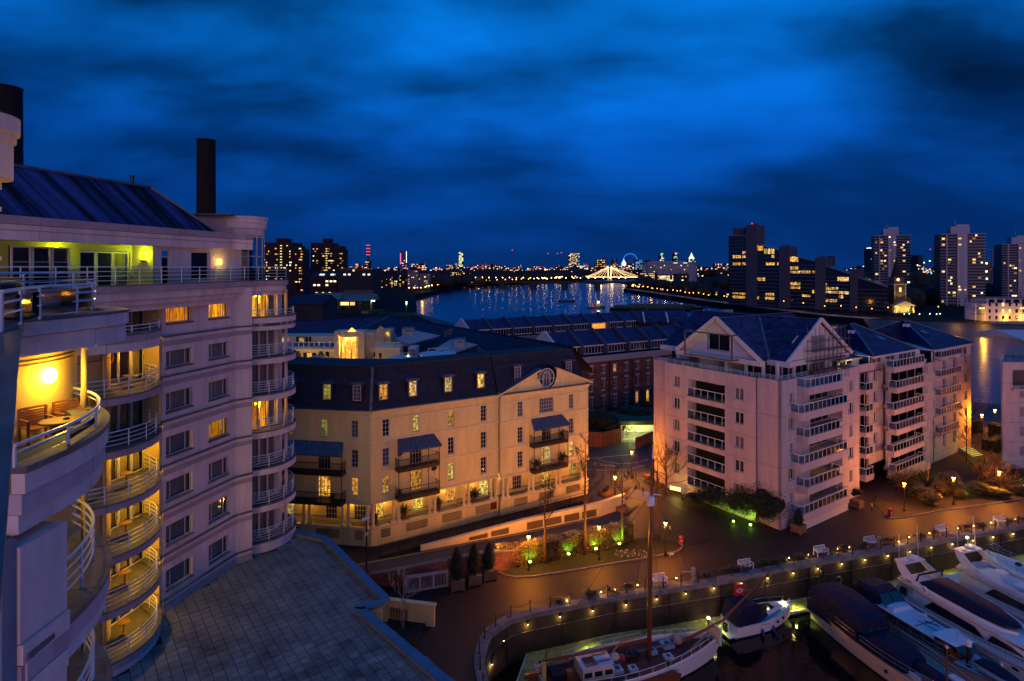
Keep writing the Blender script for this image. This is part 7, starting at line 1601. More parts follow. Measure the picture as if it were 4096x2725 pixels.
# bare trees
def bare_tree(label, p, h, spread=.42, seed=1, lean=(0,0), forks=5, mat=None, r0=.14, clear=.45):
 t = T('bare_tree', label, 'tree', p, 0, 'leafless trees on the quay'); r = random.Random(seed); m = MB(); b = MB(); mat = mat or mBark
 n = 9; tr = []; x = y = 0
 for k in range(n+1): tr.append(Vector((lean[0]*k/n*h+x, lean[1]*k/n*h+y, h*k/n))); x += r.uniform(-.03,.03)*h/9; y += r.uniform(-.03,.03)*h/9
 m.tube(tr, [max(.018, r0*(1-k/n)**.8) for k in range(n+1)], 7)
 def grow(p0, d, L, rad, dep):
  pts = [p0]; q = p0.copy(); dd = d.copy()
  for _ in range(4): dd = (dd+Vector((r.uniform(-.25,.25), r.uniform(-.25,.25), r.uniform(-.08,.22)))).normalized(); q = q+dd*L/4; pts.append(q.copy())
  rad = max(rad, .020); b.tube(pts, [rad, rad*.85, rad*.7, rad*.55, rad*.4], 4 if dep < 2 else 3)
  if dep < 3:
   for _ in range(r.randint(2, 4) if dep < 2 else 3):
    k = r.randint(1, 4); grow(pts[k], (dd+Vector((r.uniform(-1,1), r.uniform(-1,1), r.uniform(-.2,.8)))*.8).normalized(), L*r.uniform(.45,.7), rad*.5, dep+1)
 nb = forks+int(h)
 for k in range(nb):
  f = clear+(1-clear)*(k+r.random())/nb; i = min(n-1, int(f*n)); a = r.uniform(0, 2*PI); grow(tr[i].lerp(tr[i+1], f*n-i), Vector((math.cos(a), math.sin(a), r.uniform(.1,.8))).normalized(), h*spread*(1.15-f)*r.uniform(.7,1.1), max(.016, r0*.38*(1.2-f)), 0)
 m.build('trunk', mat, t, smooth=True); b.build('branches', mat, t); return t
bare_tree('bare tree with orange trunk nearest the leftmost lantern', Gp(PP(810,430)), 9.2, .34, 3, r0=.19)
bare_tree('tall bare tree in the hedge left of the middle lantern', Gp(PP(1075,370)), 13, .26, 5, r0=.20)
bare_tree('slim bare tree at the right end of the hedge', Gp(PP(1330,318)), 9.5, .3, 8, r0=.15)
bare_tree('bare tree with thick lit trunk directly behind the barge mast', Gp(PP(1568,262)), 9.5, .25, 11, r0=.24)
bare_tree('low spreading bare tree against the left corner of the pale block', Gp(Z5(1215,870)), 6.2, .75, 14, r0=.17, forks=14, clear=.2)
bare_tree('thin bare tree in the dark lawn before the far pale wing', Gp(Z6(668,720)), 7.5, .3, 17, r0=.10)
bare_tree('second thin bare tree right of the dark lawn', Gp(Z6(1045,700)), 9, .3, 19, r0=.10)
bare_tree('leafless shrub tree near the river end of the pale block', Gp(Z6(1045,360)), 6, .5, 23, r0=.1, forks=8, clear=.2)
for k, q in enumerate(((560,690),(640,760))): bare_tree(['small leafless shrub in the round planter by the steps','small leafless shrub beside the steps railing'][k], Gp(Z5(*q)), 2.8, .6, 31+k, r0=.05, clear=.25)
for k, (q, h, lab) in enumerate((((1180,1000),4.2,'leafless bush behind the green garden light'),((1330,1010),5.0,'leafless bush left of the right garden lantern'),((1480,1060),4.0,'leafless bush right of the right garden lantern'),((260,1080),3.4,'leafless bush at the left tip of the garden'),((1250,720),6.0,'leafless bush in front of the right edge block'),((1200,250),5.0,'leafless bush under the river gate lantern'))): bare_tree(lab, Gp(Z6(*q)), h, .55, 51+k, r0=.06, forks=9, clear=.12)
t_ = bare_tree('small white barked birch in the walled bed beside the terrace', Gp(ZP4(678,1135)), 5.4, .38, 41, mat=M('birch_bark', (.42,.36,.30), .8, n=(4,.3)), r0=.08, forks=6, clear=.3)
# planter boxes with clipped cones
def planter(label, p, s=1.0, cone_h=2.3, cr=.72, rz=.29):
 t = T('planter', label, 'planter', p, rz, 'square planters with clipped trees'); tm = M('planter_timber', (.20,.11,.06), .7, n=(2,.3)); w = .62*s
 bx('box', tm, t, -w, w, -w, w, .08, .95*s); bx('rim', tm, t, -w-.06, w+.06, -w-.06, w+.06, .95*s, 1.03*s)
 for x in (-w, w):
  for y in (-w, w): bx('foot', tm, t, x-.08, x+.08, y-.08, y+.08, 0, .16); bx('corner_post', tm, t, x-.05, x+.05, y-.05, y+.05, .12, .98*s)
 o = MB().tube([(.26*math.cos(a), -w-.01, .52*s+.26*math.sin(a)) for a in [2*PI*i/16 for i in range(17)]], .03, 5).build('round_panel', tm, t)
 if cone_h:
  f = lambda z: cr*s*min(1, .55+z/cone_h*1.6)*(1-(z/cone_h)**2.2)**.7
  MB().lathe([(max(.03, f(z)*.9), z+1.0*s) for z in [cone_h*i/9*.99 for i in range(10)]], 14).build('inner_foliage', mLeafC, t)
  def fn(q): z = cone_h*q.random()**.9; a = q.uniform(0, 2*PI); rr_ = max(.05, f(z)*q.uniform(.9,1.1)); return Vector((rr_*math.cos(a), rr_*math.sin(a), z+1.0*s))
  leaves(1300, fn, .06, label).build('foliage', mLeafD, t)
 return t
for q, lab, ch in ((ZP4(1140,765),'planter with clipped cone, nearest the white grille wall',3.1),(ZP4(1290,720),'middle planter with clipped cone left of the hedge',3.0),(ZP4(1420,675),'planter with clipped cone touching the hedge',2.6)): planter(lab, Gp(q), 1.0, ch)
gw = lambda x, y: (1438.6+x/2.5664, 690.5+y/2.5664)
planter('planter with clipped cone against the corner balcony of the pale block', Gp(gw(1025,1372)), .95, 1.9, .6, gang)
t = planter('planter with a loose leafy plant at the end of the pale block balcony', Gp(gw(1368,1226)), .95, 0, .6, gang)
shrub('loose leafy plant growing in the planter by the balcony end', Gp(gw(1368,1226))+Vector((0,0,.95)), .8, .8, 1.5, 260, mGar, 'potted_shrub', .12)
# big bushes at the foot of the pale block
for q, rx, ry, h, n, lab, mt in (((700,1300),2.6,2.0,4.2,4200,'rounded evergreen bush with green light, left of the corner',mGrn),((800,1320),2.8,2.2,5.0,5200,'largest evergreen bush lit green by the pale block corner',mGrn),((865,1345),2.0,1.7,4.4,3200,'bushy clump touching the corner of the pale block',mGrn),((480,1215),3.4,1.6,2.4,3000,'dark low bushes along the pale block under the balconies',mLeafD),((570,1245),3.2,1.6,2.9,3000,'second mass of dark bushes beside the lit evergreens',mLeafD)): shrub(lab, Gp(gw(*q)), rx, ry, h, n, mt, 'evergreen_bush', .10, 'bushes at the foot of the pale block', 'bush', 8)
# garden beds right
bed = [Gp(Z6(150,1362)), Gp(Z6(330,1345)), Gp(Z6(760,1265)), Gp(Z6(1250,1200)), Gp(Z6(1800,1110)), Vector((100,86,0)), Vector((92,112,0)), Vector((70,104,0)), Vector((58,90,0)), Vector((48,78,0))]
mSoil = M('garden_soil', (.035,.022,.015), .95, n=(2,.5), b=(4,.03)); mLawn = M('lawn', (.016,.020,.005), .95, n=(3,.5), b=(14,.03))
MB().prism([(p.x,p.y) for p in bed], -.1, .06).build('garden_soil', mSoil, kind='structure')
KB = T('kerb', 'low stone kerb edging the planted beds on the quay', 'kerb')
def kerb(pts, par, w=.14, h=.13):
 P = resample(pts, .9)
 for a, b in zip(P, P[1:]):
  d = (b-a); L = d.length
  if L < .1: continue
  d.normalize(); n = Vector((-d.y, d.x, 0))*w/2; q = [a-n+d*.01, b-n-d*.01, b+n-d*.01, a+n+d*.01]; MB().prism([(p.x,p.y) for p in q], 0, h).build('kerb_stone', mStone, par)
kerb(bed[:5], KB)
sh = [((480,900),(2.3,1.6,2.6),'yucca'),((420,1060),(1.3,1.0,1.3),'dark rounded shrub left of the spiky clump'),((560,1110),(1.4,1.1,1.5),'glossy speckled shrub under the leftmost garden lantern'),((650,1180),(1.5,1.1,1.3),'low glossy shrub at the front of the garden'),((750,1060),(1.2,1.0,1.4),'shrub between the post and the middle lantern'),((860,1000),(1.5,1.2,2.0),'tall broad leaved shrub behind the middle lantern'),((960,1100),(1.0,.9,1.0),'small shrub left of the green garden light'),((1180,1050),(1.8,1.2,1.4),'dark spreading shrub right of the green garden light'),((1290,900),(1.6,1.2,2.0),'orange lit shrub left of the right lantern'),((1400,1090),(1.5,1.1,1.1),'low dark shrub under the right lantern'),((1540,1010),(1.6,1.1,1.3),'shrub between the right lantern and the frame edge'),((1650,900),(1.5,1.2,2.0),'tall pale leaved shrub at the right edge'),((1700,1060),(1.5,1.0,1.1),'low shrub at the right edge by the green light')]
for (x, y), (rx, ry, h), lab in sh:
 h *= 1.45; rx *= 1.2; p = Gp(Z6(x, y+h*22))
 if lab == 'yucca':
  for j in range(4):
   t = T('spiky_plant', ['tallest spiky leaved clump beside the cut post','spiky leaved clump left of the cut post','low spiky clump at the garden front','spiky leaved clump at the back of the garden'][j], 'plant', p+Vector((j*1.5-2.2, j%2*1.8-.5, 0)), 0, 'spiky plants in the garden'); r = random.Random(j); m = MB()
   for k in range(70):
    a = r.uniform(0, 2*PI); e = r.uniform(.35,1.45); L = r.uniform(1.6,3.1); d = Vector((math.cos(a)*math.cos(e), math.sin(a)*math.cos(e), math.sin(e))); w = Vector((-math.sin(a), math.cos(a), 0))*.035; m.face(Vector((0,0,.1))-w, Vector((0,0,.1))+w, d*L*.6+w*1.1, d*L+Vector((0,0,-.15*L*math.cos(e))), d*L*.6-w*1.1)
   m.build('leaf_blades', mGrn if j % 2 else mGar, t)
 else: shrub(lab, p, rx, ry, h, 2300, mGar if 'dark' not in lab else mLeafD, 'garden_shrub', .11, 'shrubs in the lamp lit garden')
p = Gp(Z6(603,985)); t = T('cut_post', 'pale bare upright trunk standing in the garden shrubs', 'post', p); MB().tube([(0,0,0),(.05,0,1.8),(.12,.1,3.4)], [.1,.08,.07], 7).build('trunk', M('pale_bark', (.35,.30,.16), .8), t)
for (x, y, w, d, h, lab) in ((950,390,7,1.6,1.6,'dark clipped hedge at the foot of the far pale wing'),(1120,360,3,2,2.2,'dark box hedge beside the path to the river gate'),(1370,560,5.5,1.6,1.9,'dark hedge below the right edge block'),(1400,440,2.4,2.0,2.6,'dark hedge with lit trunks behind the river path')):
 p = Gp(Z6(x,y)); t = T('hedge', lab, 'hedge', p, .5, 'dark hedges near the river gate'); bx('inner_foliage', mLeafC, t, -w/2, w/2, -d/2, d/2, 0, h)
 def fn(q): s = q.choice((0,0,1)); return Vector((q.uniform(-w/2,w/2), -d/2 if s == 0 else q.uniform(-d/2,d/2), q.uniform(0,h) if s == 0 else h))+Vector((q.uniform(-.1,.1),q.uniform(-.1,.1),q.uniform(-.1,.1)))
 leaves(1600, fn, .12, lab).build('foliage', mLeafD, t)
MB().prism([(53,81.5),(57,84.5),(72,92),(88,103),(92,112),(70,100),(60,92),(56,86)], .0, .05).build('lawn_ground', mLawn, kind='structure')
p = Gp(Z6(1110,650)); st = T('garden_steps', 'flight of garden steps with green yellow lit treads', 'steps', p, .35)
for k in range(6): bx('step', mConc, st, 0, 2.6, k*.36, k*.36+.36, 0, .15+k*.15); bx('tread_light', E('tread_light', (.8,.9,.12), 1.4), st, .1, 2.5, k*.36-.02, k*.36-.004, .09+k*.15, .12+k*.15)
point('step_light', (.5,-.5,1.3), (.8,1,.15), 60, .08, st); bx('handrail', mBlack, st, 2.65, 2.7, 0, 2.2, 1.5, 1.55)
# grass strip, kerb and flower bed in front of the hedge
bd = [Gp(PP(500,492)), Gp(PP(560,520)), Gp(PP(700,523)), Gp(PP(1000,478)), Gp(PP(1300,425)), Gp(PP(1560,383)), Gp(PP(1700,352)), Gp(PP(1745,315)), Gp(PP(1700,285)), Gp(PP(1540,255)), Gp(PP(1410,262)), Gp(PP(1070,355)), Gp(PP(790,415))]
MB().prism([(p.x,p.y) for p in bd], -.1, .05).build('grass_ground', mLawn, kind='structure'); kerb(bd[:9], KB)
def stripes(name, pts, mat, z=.008, w=.1, kind='structure'):
 P = resample([Vector((p.x,p.y,0)) for p in pts], 1.0); A1, A2 = offs(P, -w/2), offs(P, w/2); m = MB()
 for a, b, c, d in zip(A1, A1[1:], A2[1:], A2): m.face((a.x,a.y,z),(d.x,d.y,z),(c.x,c.y,z),(b.x,b.y,z))
 return m.build(name, mat, kind=kind)
t = T('flower_bed', 'small bed of pale flowers by the kerb left of the mast', 'flower bed', Gp(Z5(885,1490))); r = random.Random(2); m = MB(); m2 = MB()
for k in range(150):
 q = Vector((r.uniform(-2.2,2.2), r.uniform(-.8,.8), r.uniform(.12,.3))); m.face(q+Vector((-.08,0,-.1)), q+Vector((.08,0,-.1)), q+Vector((0,.05,.06)))
 if k % 3 == 0: m2.lathe([(.01,-.03),(.05,0),(.01,.03)], 5, q)
m.build('foliage', mGar, t); m2.build('petals', M('pale_petal', (.7,.55,.3), .7), t)
# planting and path lights along the coping
sp = [PP(955,700),PP(1185,640),PP(1280,625),PP(1432,592),PP(1693,545),QQ(505,478),QQ(660,452),QQ(890,405),QQ(980,392),QQ(1370,348),QQ(1452,312),QQ(1612,282),QQ(1835,242),QQ(1960,222),QQ(2098,198),QQ(2290,165)]
for i, (u, v) in enumerate(sp):
 p = Gp((u, v)); t = T('path_light', 'tiny yellow path light in the quay edge planting, %s from the left' % ORD[i], 'path light', p, 0, 'path lights in the quay edge planting'); MB().lathe([(.04,0),(.04,.22),(.07,.23)], 6).build('stem', mBlack, t); MB().lathe([(.02,.23),(.07,.25),(.05,.32),(.01,.34)], 8).build('lens', E('path_lens', (1,.65,.2), 16), t); point('path_glow', (0,0,.45), (1,.55,.10), 22, .05, t)
gs = [PP(915,695),PP(1090,655),PP(1140,648),PP(1260,632),PP(1370,606),PP(1880,520),PP(2040,490),PP(2110,478),PP(2290,440),PP(2340,432),QQ(80,562),QQ(320,510),QQ(450,492),QQ(590,462),QQ(930,398),QQ(1085,372),QQ(1290,338),QQ(1530,305),QQ(1650,278),QQ(1900,230),QQ(2010,215),QQ(2250,182),QQ(2320,172)]
for i, (u, v) in enumerate(gs): shrub('low leafy clump between the posts of the marina edge, %s from the left' % ORD[i], Gp((u, v)), .85, .5, .65, 420, mGrn if i in (1,2,6,7,8,9,11,12,15,16,21,22) else mGar, 'edge_plant', .075, 'low plants along the marina edge', 'plant', 4)
# bins, bollards, cover, dog
def bin_(label, p):
 t = T('litter_bin', label, 'bin', p, 0, 'red litter bins'); MB().lathe([(.22,0),(.22,.06),(.16,.1),(.20,.35),(.24,.72)], 10).build('body', M('bin_red', (.45,.02,.015), .5), t); MB().lathe([(.25,.74),(.28,.82),(.20,.93),(.05,.97)], 10).build('lid', MATS['bin_red'], t); bx('opening', mBlack, t, -.15, .15, -.26, -.2, .73, .80); bx('badge', mWhite, t, -.06, .06, -.245, -.235, .45, .60)
bin_('red litter bin on the paving right of the mast', Gp(PP(1725,300))); bin_('red litter bin at the left tip of the garden', Gp(QQ(1300,128)))
for q, lab in ((PP(1650,232),'white topped bollard beside the lantern with a notice'),(gw(1458,1248),'slim white bollard before the pale block garden')): 
 t = T('bollard', lab, 'bollard', Gp(q)); MB().lathe([(.07,0),(.07,.75)], 8).build('shaft', mBlack, t); MB().lathe([(.072,.55),(.072,.95),(.02,1.0)], 8).build('band', M('reflector', (.7,.65,.4), .5), t)
u = Gp(PP(1845,280)); MB().prism([(u.x-1.6,u.y-.9),(u.x+1.2,u.y-.1),(u.x+1.7,u.y+.9),(u.x-1.1,u.y+.2)], .004, .03).build('manhole_cover', mBlack, label='dark rectangular cover plate in the paving near the red bin', cat='cover')
u = Gp(PP(1733,243)); MB().prism([(u.x-.7,u.y-.35),(u.x+.5,u.y-.1),(u.x+.8,u.y+.4),(u.x-.4,u.y+.15)], .004, .03).build('drain_cover', mBlack, label='small dark cover plate just behind the red bin', cat='cover')
def dog():
 p = Gp(PP(1660,385)); t = T('dog', 'small white short haired dog standing on the paving by the kerb', 'dog', p, .25); d = MB()
 wm = M('dog_coat', (.62,.52,.40), .8); me = bpy.data.meshes.new('body'); s = .6
 V = [(0,0,.52),(-.22,0,.50),(.28,0,.50),(.42,0,.60),(.52,0,.66),(.64,0,.62),(-.30,-.08,.34),(-.34,-.08,.16),(-.30,-.08,.02),(-.26,.08,.34),(-.31,.08,.16),(-.27,.08,.02),(.30,-.08,.30),(.30,-.08,.02),(.33,.08,.30),(.35,.08,.02),(-.40,0,.55),(-.55,0,.62)]
 ed = [(0,1),(0,2),(2,3),(3,4),(4,5),(1,6),(6,7),(7,8),(1,9),(9,10),(10,11),(2,12),(12,13),(2,14),(14,15),(1,16),(16,17)]
 me.from_pydata([(a*s,b*s,c*s) for a, b, c in V], ed, []); rd = [.12,.11,.13,.07,.085,.035,.06,.03,.025,.06,.03,.025,.04,.025,.04,.025,.03,.015]
 o = link('body', me, t); sm = o.modifiers.new('skin', 'SKIN'); o.modifiers.new('sub', 'SUBSURF').levels = 1
 for i, v in enumerate(me.skin_vertices[0].data): v.radius = (rd[i]*s, rd[i]*s); v.use_root = i == 0
 me.materials.append(wm); o.modifiers['sub'].render_levels = 2
 for y in (-.05, .05): MB().tube([(.50*s,y*s,.72*s),(.47*s,y*1.6*s,.78*s)], [.03*s,.01*s], 5).build('ear', wm, t)
dog()
# ---------------------------------------------------------------- ramp walls, roads, steps between the blocks
zw = [(850.5,1348,1.0),(930,1351,1.7),(1030,1347,2.45),(1115,1326,2.25),(1250,1290,1.35),(1330,1262,.95),(1395,1243,.5)]
bp = [G(a, b, 0) for a, b, c in zw]; BW = T('ramp_wall', 'dark brick ramp wall with pale blue coping behind the hedge', 'wall')
for i, ((a, b), (za, zb)) in enumerate(zip(zip(bp, bp[1:]), zip([z[2] for z in zw], [z[2] for z in zw][1:]))):
 d = (b-a).normalized(); n = Vector((-d.y, d.x, 0))*.4; MB().prism([(a.x,a.y),(b.x,b.y),(b.x+n.x,b.y+n.y),(a.x+n.x,a.y+n.y)], -.1, [za,zb,zb,za]).build('brick_wall', mBrickW, BW)
 n2 = n*1.25; o = n*-.2; MB().prism([(a.x+o.x,a.y+o.y),(b.x+o.x,b.y+o.y),(b.x+n2.x,b.y+n2.y),(a.x+n2.x,a.y+n2.y)], [za,zb,zb,za], [za+.12,zb+.12,zb+.12,za+.12]).build('coping', mStone, BW)
rz_ = [(801,1301,.9),(974,1268,.9),(1208,1224,.8),(1385,1188,.35),(1470,1160,.1)]; rp_ = [G(*q) for q in rz_]
rv = []; lo = [(p, max(0.02, z[2]-.25)) for p, z in zip(bp, zw)]
m = MB()
lower = [(bp[0]+Vector((-2,-1,0)), .7)]+[(p+Vector((-.1,.42,0)), max(.02, min(z[2]-.3, .9))) for p, z in zip(bp, zw)]
up = [(p, z[2]) for p, z in zip(rp_, rz_)]
N_ = 24
def samp(L, s): k = s*(len(L)-1); i = min(int(k), len(L)-2); f = k-i; return L[i][0].lerp(L[i+1][0], f), L[i][1]*(1-f)+L[i+1][1]*f
for i in range(N_):
 (a, za), (b, zb), (c, zc_), (d, zd) = samp(lower, i/N_), samp(lower, (i+1)/N_), samp(up, (i+1)/N_), samp(up, i/N_); m.face((a.x,a.y,za),(b.x,b.y,zb),(c.x,c.y,zc_),(d.x,d.y,zd))
m.build('ramp_road', mAsph, kind='structure')
mYL = M('yellow_line', (.55,.40,.08), .7)
for o in (.0, .16):
 A1 = [(p+Vector((.05,-.25-o,0)), z+.012) for p, z in up[:4]]; m = MB()
 for i in range(30): (a, za), (b, zb) = samp(A1, i/30), samp(A1, (i+1)/30); m.face((a.x,a.y-.04,za),(b.x,b.y-.04,zb),(b.x,b.y+.04,zb),(a.x,a.y+.04,za))
 m.build('road_marking', mYL, kind='structure')
RW = T('ramp_parapet', 'long white ramp parapet with dark grilles glowing orange', 'wall'); hs_ = [.35,1.35,1.65,1.65]; pts = [(969,1268,.85),(1208,1224,.75),(1385,1188,.3),(1440,1168,.15)]; pw = [G(*q) for q in pts]
for i in range(3):
 a, b = pw[i], pw[i+1]; za, zb = pts[i][2], pts[i+1][2]; d = (b-a); L = d.length; d.normalize(); n = Vector((-d.y, d.x, 0))*.3; ha, hb = hs_[i], hs_[i+1]
 MB().prism([(a.x,a.y),(b.x,b.y),(b.x+n.x,b.y+n.y),(a.x+n.x,a.y+n.y)], [za-.6,zb-.6,zb-.6,za-.6], [za+ha,zb+hb,zb+hb,za+ha]).build('parapet_wall', mCreamT, RW)
 n2 = n*1.3; o = n*-.3; MB().prism([(a.x+o.x,a.y+o.y),(b.x+o.x,b.y+o.y),(b.x+n2.x,b.y+n2.y),(a.x+n2.x,a.y+n2.y)], [za+ha,zb+hb,zb+hb,za+ha], [za+ha+.1,zb+hb+.1,zb+hb+.1,za+ha+.1]).build('coping', mCreamT, RW)
 k = 0
 while 2.6*k+2.4 < L:
  s0 = 2.6*k+.3; f = s0/L; z = za+(zb-za)*f; hh = ha+(hb-ha)*f
  if hh > .7 and not (i == 2):
   m = MB(); m.v = []; 
   for j in range(17): q = a+d*(s0+2.1*j/16)-n*.1; hz = min(.85, (ha+(hb-ha)*(s0+2.1*j/16)/L)-.45); zz = za+(zb-za)*(s0+2.1*j/16)/L+.15; m.bar((q.x,q.y,zz),(q.x,q.y,zz+hz),.045)
   q0, q1 = a+d*s0-n*.06, a+d*(s0+2.1)-n*.06; m.build('grille_bars', mBar, RW)
   MB().face((q0.x,q0.y,z+.15),(q1.x,q1.y,z+.12),(q1.x,q1.y,z+.1+min(.85,hh-.35)),(q0.x,q0.y,z+.15+min(.85,hh-.45))).build('grille_recess', M('recess_shade', (.30,.19,.09), .8), RW)  # flat sheet in darker cream, recess shade put into its colour
  k += 1
for x, y in ((-1.5,62.8),(2.5,65.0),(6.5,67.4),(10,69.6)): point('ramp_light', (x,y-1.1,2.6), (1,.38,.03), 130, .1)
# dark rail fence above the sunken drive
FE = T('rail_fence', 'low black post and rail fence between ramp and cream block', 'fence'); fp_ = [G(874,1281,1.0), G(1208,1190,1.3), G(1345,1152,1.3)]
for a, b in zip(fp_, fp_[1:]):
 n = max(2, int((b-a).length/2.2))
 for k in range(n+1): q = a.lerp(b, k/n); bx('post', mBlack, FE, q.x-.035, q.x+.035, q.y-.035, q.y+.035, q.z, q.z+1.05)
 for z in (.5, 1.0): MB().bar(a+Vector((0,0,z)), b+Vector((0,0,z)), .04).build('rail', mBlack, FE)
fw = T('fence_wall', 'low dark brick wall below the black rail fence', 'wall')
for a, b in zip(fp_, fp_[1:]): d = (b-a).normalized(); n = Vector((-d.y, d.x, 0))*.25; MB().prism([(a.x,a.y),(b.x,b.y),(b.x+n.x,b.y+n.y),(a.x+n.x,a.y+n.y)], 0, [a.z,b.z,b.z,a.z]).build('brick_wall', mBrickD, fw)
m = MB(); m.prism([(-23,58),(-20,58),(-14,61.5),(-8,64.5),(8.5,73.5),(11,80),(-15,64.6),(-40,68)], .3, .62); m.build('service_road', M('dark_paving', (.028,.018,.018), .85, n=(1,.4), b=(20,.004)), kind='structure')
# white grille wall, walled bed, lower canopy beside the terrace
GW = T('grille_wall', 'white framed grille wall under the brick ramp beside the planters', 'wall'); a, b = Gp(ZP4(690,800)), Gp(ZP4(1062,738)); d = (b-a); L = d.length; ang = math.atan2(d.y, d.x); GW.location = a; GW.rotation_euler = (0,0,ang)
bx('frame_rail', mWhiteB, GW, 0, L, -.2, 0, 1.35, 1.6); bx('frame_rail', mWhiteB, GW, 0, L, -.2, 0, 0, .15)
for k in range(4): bx('frame_post', mWhiteB, GW, k*(L-.2)/3, k*(L-.2)/3+.2, -.22, .02, 0, 1.6)
for k in range(int(L/.14)): bx('grille_bar', mWhiteB, GW, .2+k*.14, .24+k*.14, -.14, -.10, .15, 1.35)
bx('recess', mDark, GW, 0, L, .0, .05, 0, 1.5)
WB = T('bed_wall', 'cream retaining wall with grille round the birch bed', 'wall'); a, b = G(884,1380,1.9), G(999,1394,1.9); a.z = b.z = 0; d = (b-a); L = d.length; WB.location = a; WB.rotation_euler = (0,0,math.atan2(d.y,d.x))
bx('wall', mCreamT, WB, 0, L, 0, .3, 0, 1.8); bx('coping', mCreamT, WB, -.1, L+.1, -.08, .38, 1.8, 1.95); bx('pier', mCreamT, WB, 0, .4, -.1, .35, 0, 2.0)
for k in range(12): bx('grille_bar', mBar, WB, .6+k*.14, .65+k*.14, -.06, -.01, .3, 1.3)
q = [G(890,1412), G(1000,1404), G(953,1489), G(900,1500)]; MB().prism([(p.x,p.y) for p in q][::-1], 0, .25).build('planting_soil', mSoil, kind='structure')
q = [G(893,1448,6.0), G(946,1491,6.0), G(993,1543,6.0), G(1045,1580,6.0), G(1000,1580,6.0), G(940,1520,6.0)]; MB().prism([(p.x,p.y) for p in q][::-1], 5.5, 6.0).build('lower_parapet', M('pink_render', (.6,.32,.32), .85), TR)
# tall dark camera mast
t = T('camera_mast', 'tall black mast with white security camera before the cream block', 'mast', G(843.8,1340,0)); MB().lathe([(.10,0),(.08,6.1)], 8).build('pole', mBlack, t); o = bx('camera_housing', mWhite, t, -.45, .3, -.14, .14, 6.2, 6.45); o.rotation_euler = (0,-.2,.2); o = bx('camera_housing', mWhiteR, t, -.1, .1, -.2, .1, 4.7, 4.95)
# road, markings, lit garage, steps at the gap
rd = [Gp(Z5(405,770)), Gp(Z5(405,380)), G(1345,1010,0), G(1440,1012,0), Vector((20.5,88,0)), Vector((15.5,84,0))]
q = [Vector((11,77.5,0)), Vector((11,96,0)), Vector((13,104,0)), Vector((24,108,0)), Vector((21,89,0)), Vector((20.4,84.5,0)), Vector((16.5,80.5,0))]; MB().prism([(p.x,p.y) for p in q][::-1], -.1, .01).build('garage_road', mAsph, kind='structure')
mWL = M('white_line', (.6,.58,.6), .7)
stripes('road_marking', [G(*Z5(405,482)), G(*Z5(560,470)), G(*Z5(720,452)), G(*Z5(850,440))], mWL, .02, .14); stripes('road_marking', [G(*Z5(490,485)), G(*Z5(600,520)), G(*Z5(720,537)), G(*Z5(900,527)), G(*Z5(1030,490))], mWL, .021, .12)
for a, b in (((450,548),(480,525)),((480,525),(695,563)),((450,548),(690,566)),((510,545),(690,565))): stripes('road_marking', [G(*Z5(*a)), G(*Z5(*b))], mWL, .022, .1)
stripes('road_marking', [G(*Z5(390,600)), G(*Z5(600,605)), G(*Z5(800,598))], mWL, .02, .08); stripes('road_marking', [G(*Z5(1000,548)), G(*Z5(850,590))], mWL, .02, .08)
GA = T('garage_entrance', 'brightly lit white garage entrance under a planted roof', 'garage', G(1431,1017,0), .05); mGW = M('garage_white', (.85,.85,.75), .6)
bx('rear_wall', mGW, GA, 0, 8, 6, 6.2, 0, 2.9); bx('side_wall', mGW, GA, -.1, .1, 0, 6, 0, 2.9); bx('floor', mConc, GA, 0, 8, -.5, 6, -.02, .04); bx('planted_roof', mLeafD, GA, -.3, 8, .2, 8, 2.9, 3.6); bx('soffit', mGW, GA, 0, 8, .3, 6, 2.8, 2.89); bx('post', mFrame, GA, 2.9, 3.02, -.2, -.08, 0, 2.9); bx('vent_slot', mDark, GA, 1.4, 2.3, 5.9, 5.98, 1.8, 2.0)
MB().lathe([(.09,0),(.09,1.2)], 6).build('canister', mGW, GA, (.6,.5,0)) ; bx('bench_rail', mGW, GA, .2, 3.4, .3, .5, .25, .35)
for x in (1.2, 3.4, 5.4): point('garage_light', (x,3.0,2.5), (.95,1,.35), 420, .3, GA)
point('garage_light', (2.2,-1.0,2.6), (.9,1,.25), 160, .2, GA)
shrub('dark overhanging shrubs on the roof of the lit garage', G(1470,1000,0)+Vector((0,2,2.6)), 5, 3, 2.2, 3000, mLeafD, 'roof_shrubs', .16, None, 'shrub', 9)
shrub('dark trees between the brick terrace and the garage', Vector((16.5,108,0)), 6, 4, 5.5, 2600, mLeafD, 'evergreen_bush', .22, None, 'bush', 9)
FB = T('timber_fence', 'curved red brown timber fence left of the lit garage', 'fence'); P_ = [G(1345,1028), G(1385,1030), G(1431,1019)]; P_ = resample(P_, .22)
for a, b in zip(P_, P_[1:]): MB().prism([(a.x,a.y),(b.x-.02,b.y),(b.x-.02,b.y+.05),(a.x,a.y+.05)], 0, 2.6).build('fence_board', M('fence_timber', (.16,.06,.035), .8, rnd=.25), FB)
LWl = T('brick_wall_low', 'low dark brick wall right of the lit garage', 'wall'); a, b = G(*Z5(895,385)), G(*Z5(1075,310)); MB().prism([(a.x,a.y),(b.x,b.y),(b.x,b.y+.3),(a.x,a.y+.3)], 0, 1.9).build('brick_wall', mBrickW, LWl)
SP_ = T('stone_steps', 'shadowed flight of steps down to the quay with railings', 'steps', G(*Z5(900,905)), math.radians(58)); 
for k in range(7): bx('step', mConc, SP_, k*.42, k*.42+.42, -1.8, 1.8, 0, .02+k*.02)
rl_ = [[G(*Z5(870,735)), G(*Z5(920,800)), G(*Z5(975,870))], [G(*Z5(545,720)), G(*Z5(650,750)), G(*Z5(730,800))], [G(*Z5(815,680)), G(*Z5(935,725)), G(*Z5(995,745))]]
